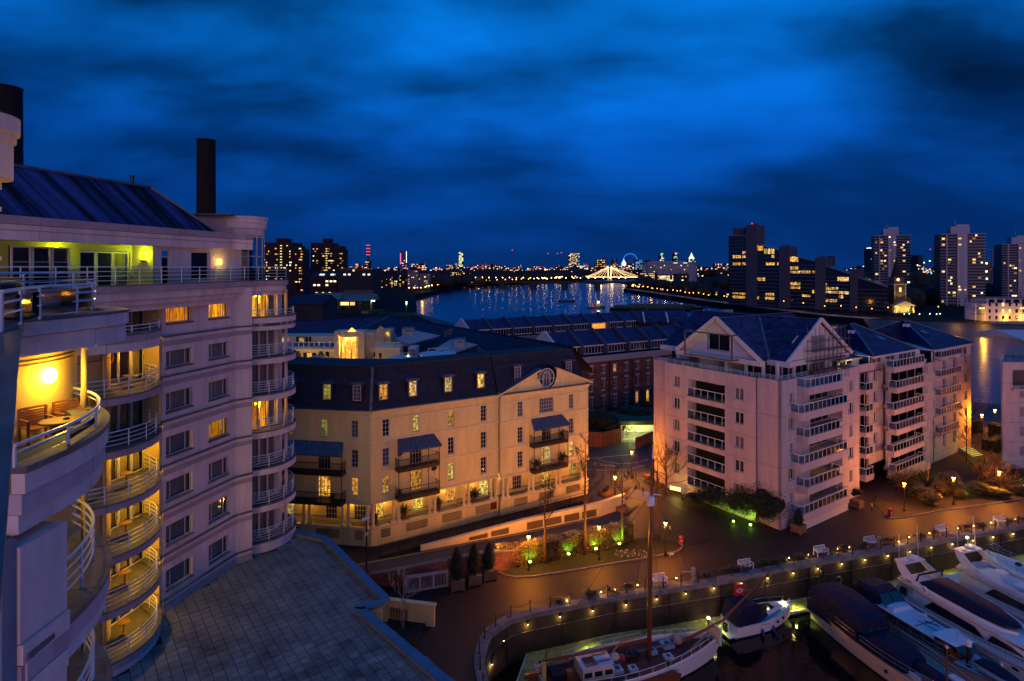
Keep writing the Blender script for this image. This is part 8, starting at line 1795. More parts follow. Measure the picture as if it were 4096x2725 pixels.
for i, pts in enumerate(rl_):
 e = T('post_railing', ['black post railing beside the steps on the right','black post railing beside the steps on the left','black post railing at the head of the steps'][i], 'railing', (0,0,0), 0, 'railings at the steps')
 for k, p in enumerate(resample(pts, 1.5)): MB().lathe([(.06,0),(.045,.1),(.045,1.0),(.07,1.05),(.02,1.12)], 6, (p.x,p.y,0)).build('post', mBlack, e)
 for z in (.5, .95): MB().tube([(p.x,p.y,z) for p in pts], .02, 4).build('rail', mBlack, e)
def round_planter(label, q, r=.8, h=.8):
 t = T('round_planter', label, 'planter', G(*q), 0, 'round planters by the steps'); MB().lathe([(r*.8,0),(r,.1),(r,h),(r*.9,h),(r*.88,h-.1)], 16).build('tub', M('tub_timber', (.22,.09,.04), .7), t); return t
round_planter('round timber planter standing behind the hedge', Z5(752,1045)); round_planter('low square edged planter at the top of the steps', Z5(590,860), 1.0, .6); round_planter('terracotta planter by the pale block corner', Z5(1020,690), .55, .6)
shrub('clipped dark bush in the planter at the top of the steps', G(*Z5(590,835), .5), .7, .7, 1.0, 500, mLeafD, 'potted_bush', .07, None, 'bush', 3)
bx('lit_sign', E('lit_sign', (1,.85,.25), 2.2), None, 0, 1, 0, 1, 0, 1).name = 'lit_sign'; o = bpy.data.objects['lit_sign']; p = G(*Z5(1310,865)); o.location = p+Vector((0,0,.9)); o.scale = (1.5,.08,.5); o.rotation_euler = (0,0,-.6); tag(o, 'low yellow lit panel under the spreading bare tree', 'light panel')
point('panel_glow', (p.x,p.y-.6,1.0), (1,.75,.15), 90, .1)
# red lifebuoy board, lifebuoys, wall piles
def pile(label, p, h, mat, z0=MZ-1.0, r=.16, cap=True):
 t = T('mooring_pile', label, 'pile', (p.x,p.y,z0), 0, 'piles in the marina'); MB().lathe([(r,0),(r,h)], 12).build('shaft', mat, t)
 if cap: MB().lathe([(r+.02,h-.4),(r+.02,h),(r*.5,h+.12),(.02,h+.14)], 12).build('cap', mWhite, t)
 return t
# ---------------------------------------------------------------- pontoon and boats
PD = Vector((.958,.285,0)); PN = Vector((.285,-.958,0)); ZD = MZ+.5
pb = G(*PP(690,1015), ZD); pb.z = 0
PO_ = T('pontoon', 'timber decked pontoon with pale edge beams round the marina', 'pontoon', (pb.x,pb.y,ZD), math.atan2(.285,.958))
L1, W1 = 92, 1.95; mDeckW = M('pontoon_deck', (.34,.32,.12), .75, n=(2.5,.55), b=(9,.01), rnd=.15)
m = MB(); r = random.Random(8)
for k in range(int(L1/.15)): x = k*.15+.3; m.v_ = 0; m.box(x, x+.138, -W1+.12, -.12, -.06, r.uniform(-.008,.008))
m.build('deck_boards', mDeckW, PO_, kind='stuff')
bx('edge_beam', M('edge_beam', (.55,.56,.48), .7, n=(2,.3)), PO_, 0, L1, -.14, 0, -.25, .035); bx('edge_beam', MATS['edge_beam'], PO_, 1.9, L1, -W1, -W1+.14, -.25, .035); bx('float', mBlack, PO_, .2, L1, -W1+.1, -.1, -.6, -.08)
m = MB(); ang2 = math.radians(-104.5)-PO_.rotation_euler[2]; lg = link('leg_walkway', None, PO_, (0,0,0), ang2)
for k in range(int(14/.15)): x = k*.15; m.box(x, x+.138, .12, W1-.12, -.06, r.uniform(-.008,.008))
m.build('leg_deck_boards', mDeckW, lg, kind='stuff'); bx('edge_beam', MATS['edge_beam'], lg, 0, 14, -.02, .12, -.25, .035); bx('edge_beam', MATS['edge_beam'], lg, 1.7, 14, W1-.12, W1+.02, -.25, .035); bx('float', mBlack, lg, .2, 14, .1, W1-.1, -.6, -.08)
def pon(s, w=0.0): return Vector((pb.x,pb.y,0))+PD*s+PN*w
mk = 0
for i, s in enumerate((-0.2,5.5,11.5,18.2,22.5,28.0,33.0,38.5,44,50,56,62)):
 for j, w in enumerate((.07, W1-.07)):
  if (i+j) % 2: continue
  p = pon(s, w); t = T('deck_light', 'flat amber marker light on the pontoon edge, %s from the left' % ORD[mk], 'deck light', (p.x,p.y,ZD+.035), 0, 'marker lights on the pontoon edge'); mk += 1; bx('lens', E('deck_lens', (1,.9,.25), 7), t, -.16, .16, -.05, .05, 0, .03); point('glow', (0,0,.55), (.85,.85,.08), 230, .05, t, 158, (0,0,-1))
for i, (s, w, lab) in enumerate(((17.9,1.6,'lit service pedestal on the pontoon behind the barge bow'),(26.6,1.6,'lit service pedestal on the pontoon between cruiser and blue covered yacht'),(44.5,1.4,'lit service pedestal behind the named white yacht'),(52.5,1.5,'lit service pedestal by the rightmost boat bow'))):
 p = pon(s, w); t = T('service_pedestal', lab, 'pedestal', (p.x,p.y,ZD), 0, 'service pedestals on the pontoon'); bx('box', mBlack, t, -.1, .1, -.08, .08, 0, .75); bx('lamp', E('pedestal_lamp', (1,.9,.6), 18), t, -.11, .11, -.09, .09, .75, .9); point('glow', (0,0,1.0), (.95,.85,.2), 80, .06, t, 150, (0,0,-1))
for (u, v), lab in ((PP(1812,785),'pale steel pontoon pile at the barge bow'),(QQ(1226,632),'pale steel pontoon pile behind the named white yacht')):
 p = G(u, v, ZD); t = T('pontoon_pile', lab, 'pile', (p.x,p.y+.25,MZ-1), 0, 'steel piles holding the pontoon'); MB().box(-.16,.16,-.16,.16,0,6.2).build('shaft', M('galvanised', (.34,.33,.30), .5, m=.3, n=(2,.3)), t)
 for z in (1.9, 5.7): bx('bracket', MATS['galvanised'], t, -1.1, -.1, .1, .2, z, z+.08)
def lifebuoy(par, loc, rz, mat, r=.34, tilt=PI/2, th=.09):
 o = inst(('lb', mat.name, r), 'lifebuoy_ring', lambda: MB().tube([(r*math.cos(a), r*math.sin(a), 0) for a in [2*PI*i/20 for i in range(21)]], th, 8), mat, par, loc, (tilt,0,rz), smooth=True); return o
p = G(*QQ(890,712), ZD); t = T('lifebuoy_stand', 'yellow lifebuoy on a low stand at the pontoon edge', 'lifebuoy', (p.x,p.y,ZD)); bx('stand', mWhiteR, t, -.04, .04, -.04, .04, 0, 1.0); lifebuoy(t, (0,-.1,1.15), 0, M('buoy_yellow', (.55,.35,.05), .5))
p = wallpt(PP(2093,0)[0], .3); t = T('lifebuoy_board', 'red square lifebuoy board with a white ring emblem on the marina wall', 'sign', (p.x,p.y-.9,-1.2), math.atan2(.285,.958)); bx('board', M('board_red', (.55,.015,.015), .5), t, -.55, .55, -.03, .03, .1, 1.2); lifebuoy(t, (0,-.05,.65), 0, mWhite, .2, th=.035)
for s in (-1, 1): MB().tube([(s*(.30+.03*math.cos(a)), -.05, .65+.16*math.sin(a)) for a in [-1,-.5,0,.5,1]], .03, 5).build('emblem_arc', mWhite, t)
bx('post', mBlack, t, -.04, .04, -.01, .05, -2.2, .1); lifebuoy(t, (0,-.1,-.55), 0, M('rope_tan', (.35,.24,.10), .7), .22, th=.06)
for (u, v), lab in ((PP(540,990),'black rubber fender hanging on the curved wall'),(QQ(765,580),'black lantern shaped fender hanging on the straight wall')):
 p = wallpt(u, .35); z = H-(v-HY)*p.y/F; t = T('wall_fender', lab, 'fender', (p.x,p.y,z), 0, 'black fenders on the marina wall'); MB().lathe([(.05,.5),(.22,.4),(.26,0),(.22,-.4),(.08,-.5)], 10).build('body', mBlack, t); MB().lathe([(.02,.5),(.02,.9)], 5).build('hanger', mBlack, t)
p = G(*B1_(1775,1250), MZ); pile('dark mooring pile with white cap beside the dinghy carrying yacht', Vector((p.x,p.y,0)), 4.0, mBrickD, MZ-.6, .2)
# boats -----------------------------------------------------------
mHullW = M('hull_white', (.74,.71,.70), .28, n=(1.2,.10)); mHullC = M('hull_cream', (.64,.56,.44), .3, n=(1.2,.12)); mBoot = M('boot_top', (.02,.02,.03), .5); mTeakD = M('red_deck', (.22,.035,.02), .6, n=(2,.4)); mDkB = M('pale_blue_deck', (.66,.70,.74), .6, n=(1.5,.12))
mNavy = M('navy_canvas', (.004,.005,.034), .8, n=(2,.5), b=(3.2,.09)); mSS = M('stainless', (.6,.6,.62), .2, m=.9); mVar = M('varnish', (.20,.055,.02), .3, n=(6,.35), stretch=(1,1,5)); mTint = M('tinted_window', (.01,.012,.02), .08, spec=.8)
def bhull(par, L, B, D_, sheer=.4, bul=.25, n=15, bow=1.7, tr_=.78, mat=None, deck=None, rake=.06, flare=.93, stern_r=0.0, boot=True):
 R_ = []; dk = []; info = []
 for i in range(n):
  s = i/(n-1); w = B/2*(tr_+(1-tr_)*math.sin(min(1, s*2.4)*PI/2))*(1-max(0, (s-.48)/.52)**bow*.975); z1 = D_*(1+sheer*max(0, (s-.3))**1.6+.10*(1-s)); x = L*s; k = L*rake*max(0, s-.55)/.45; i_w = max(w*.9, w-.12); zd = z1-bul
  if i_w < .02: i_w = w*.5
  R_.append([(x*.985,-w*.62,-.5),(x+k*.2,-w*flare*.9,.05),(x+k,-w,z1),(x+k,-i_w,z1),(x+k*.9,-i_w,zd),(x+k*.9,i_w,zd),(x+k,i_w,z1),(x+k,w,z1),(x+k*.2,w*flare*.9,.05),(x*.985,w*.62,-.5)]); dk.append((x+k*.9, i_w*.995, zd+.012)); info.append((x+k, w, z1))
 MB().loft(R_).build('hull', mat or mHullW, par, smooth=False)
 m = MB(); 
 for a, b in zip(dk, dk[1:]): m.face((a[0],-a[1],a[2]),(b[0],-b[1],b[2]),(b[0],b[1],b[2]),(a[0],a[1],a[2]))
 m.build('deck', deck or mDkB, par)
 if boot:
  m = MB()
  for s in (-1, 1):
   for a, b in zip(R_, R_[1:]): p, q = Vector(a[1 if s < 0 else 8]), Vector(b[1 if s < 0 else 8]); u = Vector((0,s*.012,0)); m.face(p+u+Vector((0,0,-.12)), q+u+Vector((0,0,-.12)), q+u*1.5+Vector((0,0,.10)), p+u*1.5+Vector((0,0,.10)))
  m.build('boot_stripe', mBoot, par)
 return info
def at_(info, x):
 for a, b in zip(info, info[1:]):
  if a[0] <= x <= b[0]: f = (x-a[0])/(b[0]-a[0]); return a[1]+(b[1]-a[1])*f, a[2]+(b[2]-a[2])*f
 return info[-1][1], info[-1][2]
def gunrail(par, info, x0, x1, h, sides=(-1,1), mids=1, inset=.06, mat=None, step=1.1, pulpit=False):
 for s in sides:
  P = []; n = max(2, int((x1-x0)/step))
  for k in range(n+1): x = x0+(x1-x0)*k/n; w, z = at_(info, x); P.append(Vector((x, s*max(.05, w-inset), z)))
  for j in range(mids+1): MB().tube([p+Vector((0,0,h*(j+1)/(mids+1))) for p in P], .022, 5).build('guard_rail', mat or mSS, par)
  for p in P: MB().tube([p, p+Vector((0,0,h))], .018, 4).build('stanchion', mat or mSS, par)
def house(par, x0, x1, w0, w1, z0, z1, mat, name='cabin', rf=.3, rb=.1, inset=.12, roof=None, over=.06, win=None, n_=0, wz=(.35,.8), camb=.08):
 """coachroof: front raked by rf, back by rb; w0 aft and w1 forward half widths"""
 m = MB(); i = inset
 m.loft([[(x0,-w0,z0),(x0,w0,z0),(x1,w1,z0),(x1,-w1,z0)],[(x0+rb,-w0+i,z1),(x0+rb,w0-i,z1),(x1-rf,w1-i,z1),(x1-rf,-w1+i,z1)]]); o = m.build(name, mat, par)
 if roof: 
  a, b, wa, wb = x0+rb-over, x1-rf+over, w0-i+over, w1-i+over
  MB().loft([[(a,-wa,z1+.005),(a,-wa*.5,z1+camb*.8),(a,0,z1+camb),(a,wa*.5,z1+camb*.8),(a,wa,z1+.005)],[(b,-wb,z1+.005),(b,-wb*.5,z1+camb*.8),(b,0,z1+camb),(b,wb*.5,z1+camb*.8),(b,wb,z1+.005)]]).build('cabin_roof', roof, par)
 if n_:
  for s in (-1, 1):
   for k in range(n_):
    f0, f1 = (k+.12)/n_, (k+.88)/n_; q = []
    for f, g in ((f0,wz[0]),(f1,wz[0]),(f1,wz[1]),(f0,wz[1])):
     xa, xb = x0+rb*g, x1-rf*g; x = xa+(xb-xa)*f; w = (w0-i*g)+((w1-i*g)-(w0-i*g))*f; q.append((x, s*(w+.015), z0+(z1-z0)*g))
    MB().face(*q).build('side_window', win or mTint, par)
 return o
def fender(par, loc, mat=None, L=.6, r=.13): return inst(('fd', r, L, (mat or mWhite).name), 'fender', lambda: MB().lathe([(.02,L/2+.1),(r*.5,L/2+.02),(r,L/2-.1),(r,-L/2+.1),(r*.4,-L/2)], 9), mat or mWhite, par, loc, smooth=True)
def porthole(par, x, y, z, s=1, r=.13): MB().lathe([(r,0),(r,.03)], 12).build('porthole', mTint, par, (x,y,z), 0).rotation_euler = (s*PI/2,0,0)
# ---- sailing barge along the pontoon
def barge():
 b0 = Vector((2.1,47.9,MZ)); ang = math.atan2(.30,.954); t = T('sailing_barge', 'white hulled wooden sailing barge with red deck and tall varnished mast', 'sailing boat', b0, ang); L, B = 16.6, 4.7
 info = bhull(t, L, B, 1.45, .75, .42, 17, 2.0, .62, mHullW, mTeakD, .07); 
 for s in (-1, 1): MB().tube([(x, s*(at_(info,x)[0]-.03), at_(info,x)[1]+.02) for x in [L*k/14 for k in range(15)]], .06, 6).build('rubbing_strake', mWhite, t)
 for x0, x1 in ((3.0,10.6),(11.2,15.8)): gunrail(t, info, x0, x1, .5, mids=0, mat=mWhite, inset=.08)
 zd = 1.1
 # leeboard, rudder, deckhouse
 MB().prism([(7.5,0),(9.2,-.9),(11.6,-.75),(11.9,.2),(11.2,.5),(8,.35)], -.04, .04).build('leeboard', mVar, t, (0,-2.42,1.0)).rotation_euler = (PI/2,0,0)
 MB().prism([(-1.5,0),(-.9,-.55),(.2,-.5),(.2,.9),(-.5,1.2),(-1.1,.7)], -.06, .06).build('rudder', mVar, t, (0,0,.7)).rotation_euler = (PI/2,0,0)
 bx('carved_stern_board', mVar, t, -1.1, .3, -.12, .12, 1.9, 2.25); bx('transom', M('stern_cream', (.6,.5,.3), .5), t, .0, .16, -1.2, 1.2, .6, 2.1)
 house(t, 3.6, 6.4, .95, 1.1, zd+.1, 2.35, mHullC, 'deckhouse', .15, .05, .08, mDkB, .12, None, 3, (.25,.6)); bx('roof_hatch', mVar, t, 3.9, 4.9, -.9, .1, 2.42, 2.5); bx('roof_rail', mVar, t, 4.9, 6.2, .15, .22, 2.45, 2.52); bx('roof_rail', mVar, t, 4.6, 6.2, -.75, -.68, 2.45, 2.52)
 bx('companionway', mDark, t, .9, 3.5, -1.2, 1.2, zd, zd+.05); bx('cockpit_seat', mVar, t, .8, 3.4, 1.25, 1.7, zd+.1, zd+.5); bx('cockpit_cover', mNavy, t, 1.3, 3.0, -.2, 1.1, zd+.1, zd+.6); bx('locker', mVar, t, 2.4, 2.9, -.5, -.05, zd, zd+.9)
 for x, y, s in ((6.9,-.55,.42),(8.2,-.9,.36),(10.9,.55,.36),(12.6,.9,.52),(11.8,-.6,.38)): h = bx('deck_hatch', M('hatch_blue', (.34,.44,.52), .5), t, x-s, x+s, y-s, y+s, zd+.1, zd+.26+.02*x); inst(('hl',s), 'hatch_light', lambda: MB().lathe([(s*.5,0),(s*.5,.03)], 12), mTint, t, (x,y,zd+.27+.02*x))
 MB().lathe([(.05,0),(.4,.1),(.45,.4),(.3,.75),(.05,.85)], 9, (13.6,.75,1.5)).build('covered_windlass', M('canvas_tan', (.35,.27,.22), .9), t)
 MB().loft(blob((7.3,.7,1.6), .5, 3, 4, 8, sq=.6)).build('sail_bag', mHullC, t); MB().loft(blob((7.9,.4,1.6), .33, 5, 4, 8)).build('red_buoy', M('buoy_red', (.5,.05,.03), .5), t); MB().loft(blob((9.0,.8,1.55), .75, 9, 5, 9, sq=.45)).build('covered_raft', mBlack, t)
 mx = 10.25; mh = 19.8; MB().tube([(mx,0,1.0),(mx+.1,0,8),(mx+.32,0,mh-1.8),(mx+.36,0,mh-1.2)], [.21,.19,.13,.11], 12).build('mast', mVar, t, smooth=True); MB().tube([(mx+.36,0,mh-3.6),(mx+.40,0,mh-1.3)], .14, 8).build('masthead_band', mBlack, t); MB().tube([(mx+.38,0,mh-1.3),(mx+.42,0,mh)], [.07,.03], 6).build('masthead', mWhite, t)
 MB().bar((mx-.7,0,mh-4.1),(mx+1.2,0,mh-4.5),.07).build('crosstree', mWhiteR, t); bx('radar', mWhiteR, t, mx-.15, mx+.35, -.35, .05, mh-5.2, mh-4.4)
 MB().tube([(mx-.2,0,2.9),(5.5,.25,2.75),(.3,.55,2.6)], [.16,.14,.10], 9).build('boom', mVar, t, smooth=True); MB().tube([(mx-.15,.2,3.2),(7.6,0,3.3),(6.4,-.35,2.6),(6.3,-.4,2.3)], .07, 6).build('gaff', M('gaff_wood', (.35,.16,.04), .4), t)
 bs = [(13.8,0,2.2),(L+1.2,-.1,3.3),(L+6.2,-.2,6.9)]; MB().tube(bs, [.13,.12,.06], 9).build('bowsprit', mVar, t, smooth=True)
 for a, b in (((mx+.3,0,mh-4),(L+6.1,-.2,6.85)),((mx+.3,0,mh-4),(L+.4,0,2.6)),((mx+.2,0,mh-6),(mx-1.2,-2.2,1.7)),((mx+.2,0,mh-6),(mx+.6,-2.2,1.7)),((mx+.2,0,mh-6),(mx-1.2,2.2,1.7)),((mx+.2,0,mh-6),(mx+.6,2.2,1.7)),((mx+.3,0,mh-4),(.5,.5,2.6)),((L+6.1,-.2,6.85),(L+.6,0,1.2))): MB().bar(a, b, .022).build('rigging', mBlack, t)
 bx('anchor_board', mHullC, t, L+.2, L+.45, -.9, .5, 1.6, 3.1); MB().tube([(9.4,.9,1.4),(14.8,.5,1.8)], .1, 7).build('spare_spar', M('spar_grey', (.16,.14,.14), .6), t); MB().tube([(12.8,-1.0,1.4),(16.4,.1,2.3)], .09, 7).build('spare_spar', MATS['spar_grey'], t)
 MB().lathe([(.03,0),(.03,2.6)], 6, (.6,-.3,2.0)).build('ensign_staff', mBlack, t); bx('stern_post', M('stern_post', (.6,.42,.12), .5), t, .25, .6, -.35, -.05, 1.0, 3.0); porthole(t, 5.0,-1.05,1.7); return t
barge()
# ---- small cruiser
def cruiser():
 b0 = G(1678,1476,MZ); t = T('motor_cruiser', 'small white motor cruiser with dark canopy moored behind the barge bow', 'motor boat', (b0.x+.4,b0.y+1.1,MZ), math.atan2(.36,.93)); L, B = 7.4, 2.8; info = bhull(t, L, B, 1.15, .55, .18, 13, 1.9, .85, mHullW, mDkB, .10)
 MB().loft([[(x, -w, z), (x, -w*.8, z2), (x, w*.8, z2), (x, w, z)] for x, w, z, z2 in ((.1,1.2,1.2,2.2),(.5,1.25,1.2,2.75),(2.2,1.25,1.25,2.9),(3.0,1.15,1.3,2.55))]).build('canopy', mNavy, t)
 for s in (-1, 1): MB().face((.9,s*1.27,1.35),(2.5,s*1.24,1.4),(2.4,s*1.14,2.1),(1.0,s*1.16,2.1)).build('canopy_window', gWin, t)
 MB().loft([[(2.7,-1.15,1.25),(3.0,-.95,2.0),(3.0,.95,2.0),(2.7,1.15,1.25)],[(4.0,-.95,1.4),(3.9,-.7,1.75),(3.9,.7,1.75),(4.0,.95,1.4)]]).build('windscreen', mTint, t)
 MB().loft([[(3.6,-1.0,1.3),(3.7,-.75,1.65),(3.7,.75,1.65),(3.6,1.0,1.3)],[(6.4,-.35,1.5),(6.3,-.2,1.62),(6.3,.2,1.62),(6.4,.35,1.5)]]).build('foredeck_cabin', mHullW, t); MB().loft([[(3.9,-.6,1.68),(3.9,.6,1.68)],[(5.3,-.4,1.68),(5.3,.4,1.68)]], closed=False, cap=False).build('deck_window', mTint, t)
 gunrail(t, info, 3.4, 7.2, .5, mids=0); porthole(t, 4.8, -1.28, .85); porthole(t, 5.7, -1.08, .92); bx('swim_platform', mHullW, t, -.8, .05, -1.0, 1.0, .25, .38); bx('tender_motor', mBlack, t, -.6, -.3, -.2, .2, .4, 1.1); fender(t, (2.8,-1.45,.3), M('fender_blue', (.03,.04,.35), .4)); fender(t, (4.2,-1.4,.3), M('fender_blue', (.03,.04,.35), .4)); MB().lathe([(.1,0),(.14,.1),(.05,.25)], 8, (7.7,.1,1.6)).build('anchor', mSS, t)
cruiser()
RP = T('mooring_ropes', 'pale mooring ropes from the moored boats to the pontoon', 'ropes')
for s, x in ((28.9,1.8),(31.6,1.5),(34.4,1.5),(36.9,1.4),(39.0,1.8),(42.9,1.9),(47.2,1.8),(51.0,1.9),(17.5,3.2),(22.6,2.6)):
 a, b = pon(s, W1-.1), pon(s+R.uniform(-.8,.8), W1+x); MB().tube([Vector((a.x,a.y,ZD+.1)), ((a+b)/2)+Vector((0,0,ZD+.25)), Vector((b.x,b.y,ZD+1.2))], .025, 5).build('rope', M('rope_white', (.5,.47,.4), .8), RP)
BR = math.atan2(PN.y, PN.x)
def berth(s, gap=.9): p = pon(s, W1+gap); return (p.x, p.y, MZ)
# ---- classic yacht under navy canvas
def canvas_yacht():
 t = T('classic_yacht', 'classic motor yacht with cream hull covered by navy canvas, life ring on deck', 'motor yacht', berth(30.2, .8), BR); L, B = 17.5, 4.5; info = bhull(t, L, B, 1.55, .5, .5, 17, 1.8, .66, mHullC, mDkB, .05)
 for s in (-1, 1): MB().tube([(x, s*at_(info,x)[0], at_(info,x)[1]+.03) for x in [L*k/15 for k in range(16)]], .05, 6).build('cap_rail', mVar, t)
 S_ = [(.1,1.75,1.5,3.2,.7),(.4,1.9,1.5,3.55,.8),(2.2,1.95,1.5,3.75,.85),(4.0,1.85,1.5,3.75,.8),(5.4,1.8,1.5,3.6,.75),(6.2,1.7,1.5,3.2,.8)]
 MB().loft([[(x,-w,z0+.9),(x,-w*.96,z1-.35),(x,-w*k,z1),(x,0,z1+.08),(x,w*k,z1),(x,w*.96,z1-.35),(x,w,z0+.9)] for x, w, z0, z1, k in S_]).build('canopy', mNavy, t)
 for s in (-1, 1):
  bx('canopy_skirt', mNavy, t, .2, 6.0, s*1.9-.03, s*1.9+.03, 1.3, 2.5)
  for a, b in ((.5,1.5),(2.3,3.6)): MB().face((a,s*1.965,2.45),(b,s*1.965,2.45),(b-.1,s*1.94,3.15),(a+.1,s*1.94,3.15)).build('canopy_window', gWin, t)
 MB().face((6.25,-1.5,2.3),(6.25,1.5,2.3),(5.9,1.3,3.15),(5.9,-1.3,3.15)).build('windscreen', gSky, t); 
 for y in (-.5, .5): MB().bar((6.28,y,2.3),(5.93,y,3.15),.05).build('windscreen_bar', mSS, t)
 MB().loft([[(x,-w,1.25),(x,-w*.95,z*.9),(x,-w*.7,z),(x,w*.7,z),(x,w*.95,z*.9),(x,w,1.25)] for x, w, z in ((6.0,1.7,2.25),(7.5,1.6,2.5),(9.2,1.45,2.45),(10.0,1.3,2.2),(10.2,1.2,1.9))]).build('coach_cover', mNavy, t)
 gunrail(t, info, 6.5, 16.8, .75, mids=1, inset=.15); gunrail(t, info, .6, 6.0, .75, mids=1, inset=.1)
 MB().loft([[(x,-.5,1.6),(x,-.45,2.2),(x,.45,2.2),(x,.5,1.6)] for x in (10.5,12.4)]).build('covered_locker', mNavy, t); house(t, 12.3, 13.7, .35, .35, 1.4, 2.2, mHullW, 'deck_locker', .02, .02, .02, mNavy, .03).location = (0,1.0,0)
 MB().tube([(12.9,-.2,1.4),(12.9,-.2,4.9)], [.09,.05], 8).build('mast', mVar, t); MB().bar((12.9,-.65,4.2),(12.9,.25,4.3),.05).build('crosstree', mVar, t); MB().lathe([(.1,0),(.1,.2)], 8, (12.9,-.2,4.9)).build('mast_light', mHullW, t)
 for i, x in enumerate((9.2,11.2,13.4,15.2)): w, z = at_(info, x); porthole(t, x, -w*.97-.02, 1.0, 1, .16)
 for x in (1.6,3.2,4.8): w, z = at_(info, x); porthole(t, x, -w*.96-.02, .95, 1, .06)
 o = lifebuoy(t, (14.6,1.0,1.85), 1.2, M('buoy_orange', (.6,.05,.02), .5), .42, 1.2, .11); MB().loft(blob((15.9,1.25,1.6), .34, 2, 5, 9, sq=1.1)).build('white_fender', mWhite, t); bx('fore_hatch', M('hatch_navy', (.02,.03,.10), .5), t, 14.7, 15.7, -.45, .45, 1.5, 1.7)
 bx('boarding_gate', mVar, t, 12.2, 13.2, -1.95, -1.8, 1.4, 2.4); bx('gate_panel', M('hatch_blue', (.3,.4,.5), .5), t, 11.2, 12.1, -2.0, -1.9, 1.6, 2.3)
 return t
canvas_yacht()
# ---- dark hulled classic with dinghy
def dinghy_yacht():
 t = T('classic_yacht', 'low classic motor yacht with varnished wheelhouse and covered dinghy on the foredeck', 'motor yacht', berth(35.6, .6), BR); L, B = 16.0, 4.2; info = bhull(t, L, B, 1.35, .45, .3, 17, 1.9, .74, M('hull_grey', (.30,.27,.28), .3), mDkB, .05)
 for s in (-1, 1): MB().tube([(x, s*at_(info,x)[0], at_(info,x)[1]+.03) for x in [L*k/15 for k in range(16)]], .05, 6).build('cap_rail', mVar, t)
 house(t, 2.8, 10.4, 1.55, 1.25, 1.15, 2.15, mVar, 'saloon', .5, .1, .12, mDkB, .1, mTint, 6, (.25,.8))
 MB().loft([[(x,-w,1.3),(x,-w*.95,z-.3),(x,-w*.72,z),(x,w*.72,z),(x,w*.95,z-.3),(x,w,1.3)] for x, w, z in ((.2,1.45,3.0),(.7,1.6,3.35),(2.3,1.6,3.5),(3.1,1.5,3.3))]).build('canopy', mNavy, t)
 for a, b in ((-1.4,-.05),(.05,1.4)): MB().face((4.0,a,2.35),(4.0,b,2.35),(3.15,b*.9,3.2),(3.15,a*.9,3.2)).build('canopy_screen', gSky, t)
 for s in (-1, 1): MB().face((.9,s*1.61,2.2),(2.3,s*1.61,2.2),(2.2,s*1.54,3.0),(1.1,s*1.54,3.0)).build('canopy_window', gWin, t)
 house(t, 3.4, 4.8, 1.3, 1.2, 2.15, 2.45, mHullW, 'coaming', .3, .05, .1, mDkB, .05)
 house(t, 8.6, 10.9, 1.28, 1.05, 1.9, 2.55, mVar, 'wheelhouse', .55, .1, .1, mHullW, .18, mTint, 2, (.2,.8), .14)
 for a, b in ((-.98,-.06),(.06,.98)): MB().face((10.93,a*1.02,1.98),(10.93,b*1.02,1.98),(10.45,b,2.5),(10.45,a,2.5)).build('wheelhouse_window', gSky, t)
 bx('roof_seam', mBlack, t, 6.8, 6.85, -1.2, 1.2, 2.24, 2.27); MB().tube([(6.6,-.5,2.5),(8.4,-.5,2.55)], .04, 5).build('roof_pole', mBlack, t); MB().tube([(6.6,.3,2.3),(7.6,.8,2.35)], .05, 5).build('folded_mast', mBlack, t); MB().tube([(5.6,.7,2.35),(6.3,.9,2.55)], .14, 9).build('gas_bottle', mWhite, t); MB().lathe([(.05,0),(.05,.5),(.12,.52)], 8, (9.4,.6,2.6)).build('roof_light', mSS, t)
 gunrail(t, info, .4, 10, .6, mids=1, inset=.08); gunrail(t, info, 10.5, 15.6, .45, mids=0, inset=.1)
 d = MB().loft([[(x,-w,1.62),(x,-w*.9,z),(x,w*.9,z),(x,w,1.62)] for x, w, z in ((11.6,.6,2.0),(12.4,.66,2.15),(13.8,.6,2.12),(14.8,.35,2.05),(15.3,.08,1.95))]).build('dinghy_cover', mNavy, t); d2 = MB().tube([(11.4,-.75,1.78),(13.9,-.7,1.8),(15.2,-.3,1.9),(15.5,0,1.95),(15.2,.3,1.9),(13.9,.7,1.8),(11.4,.75,1.78)], .19, 9).build('dinghy_tube', M('dinghy_grey', (.30,.29,.33), .5), t, smooth=True)
 MB().tube([(.1,0,1.5),(-.3,0,3.2)], .03, 5).build('ensign_staff', mVar, t); MB().face((-.2,0,2.6),(-.3,0,3.1),(-.45,.4,2.7),(-.35,.3,2.3)).build('furled_ensign', M('ensign_red', (.25,.02,.02), .8), t)
 fender(t, (4.6,-2.15,.7)); fender(t, (8.2,-2.1,.7)); return t
dinghy_yacht()
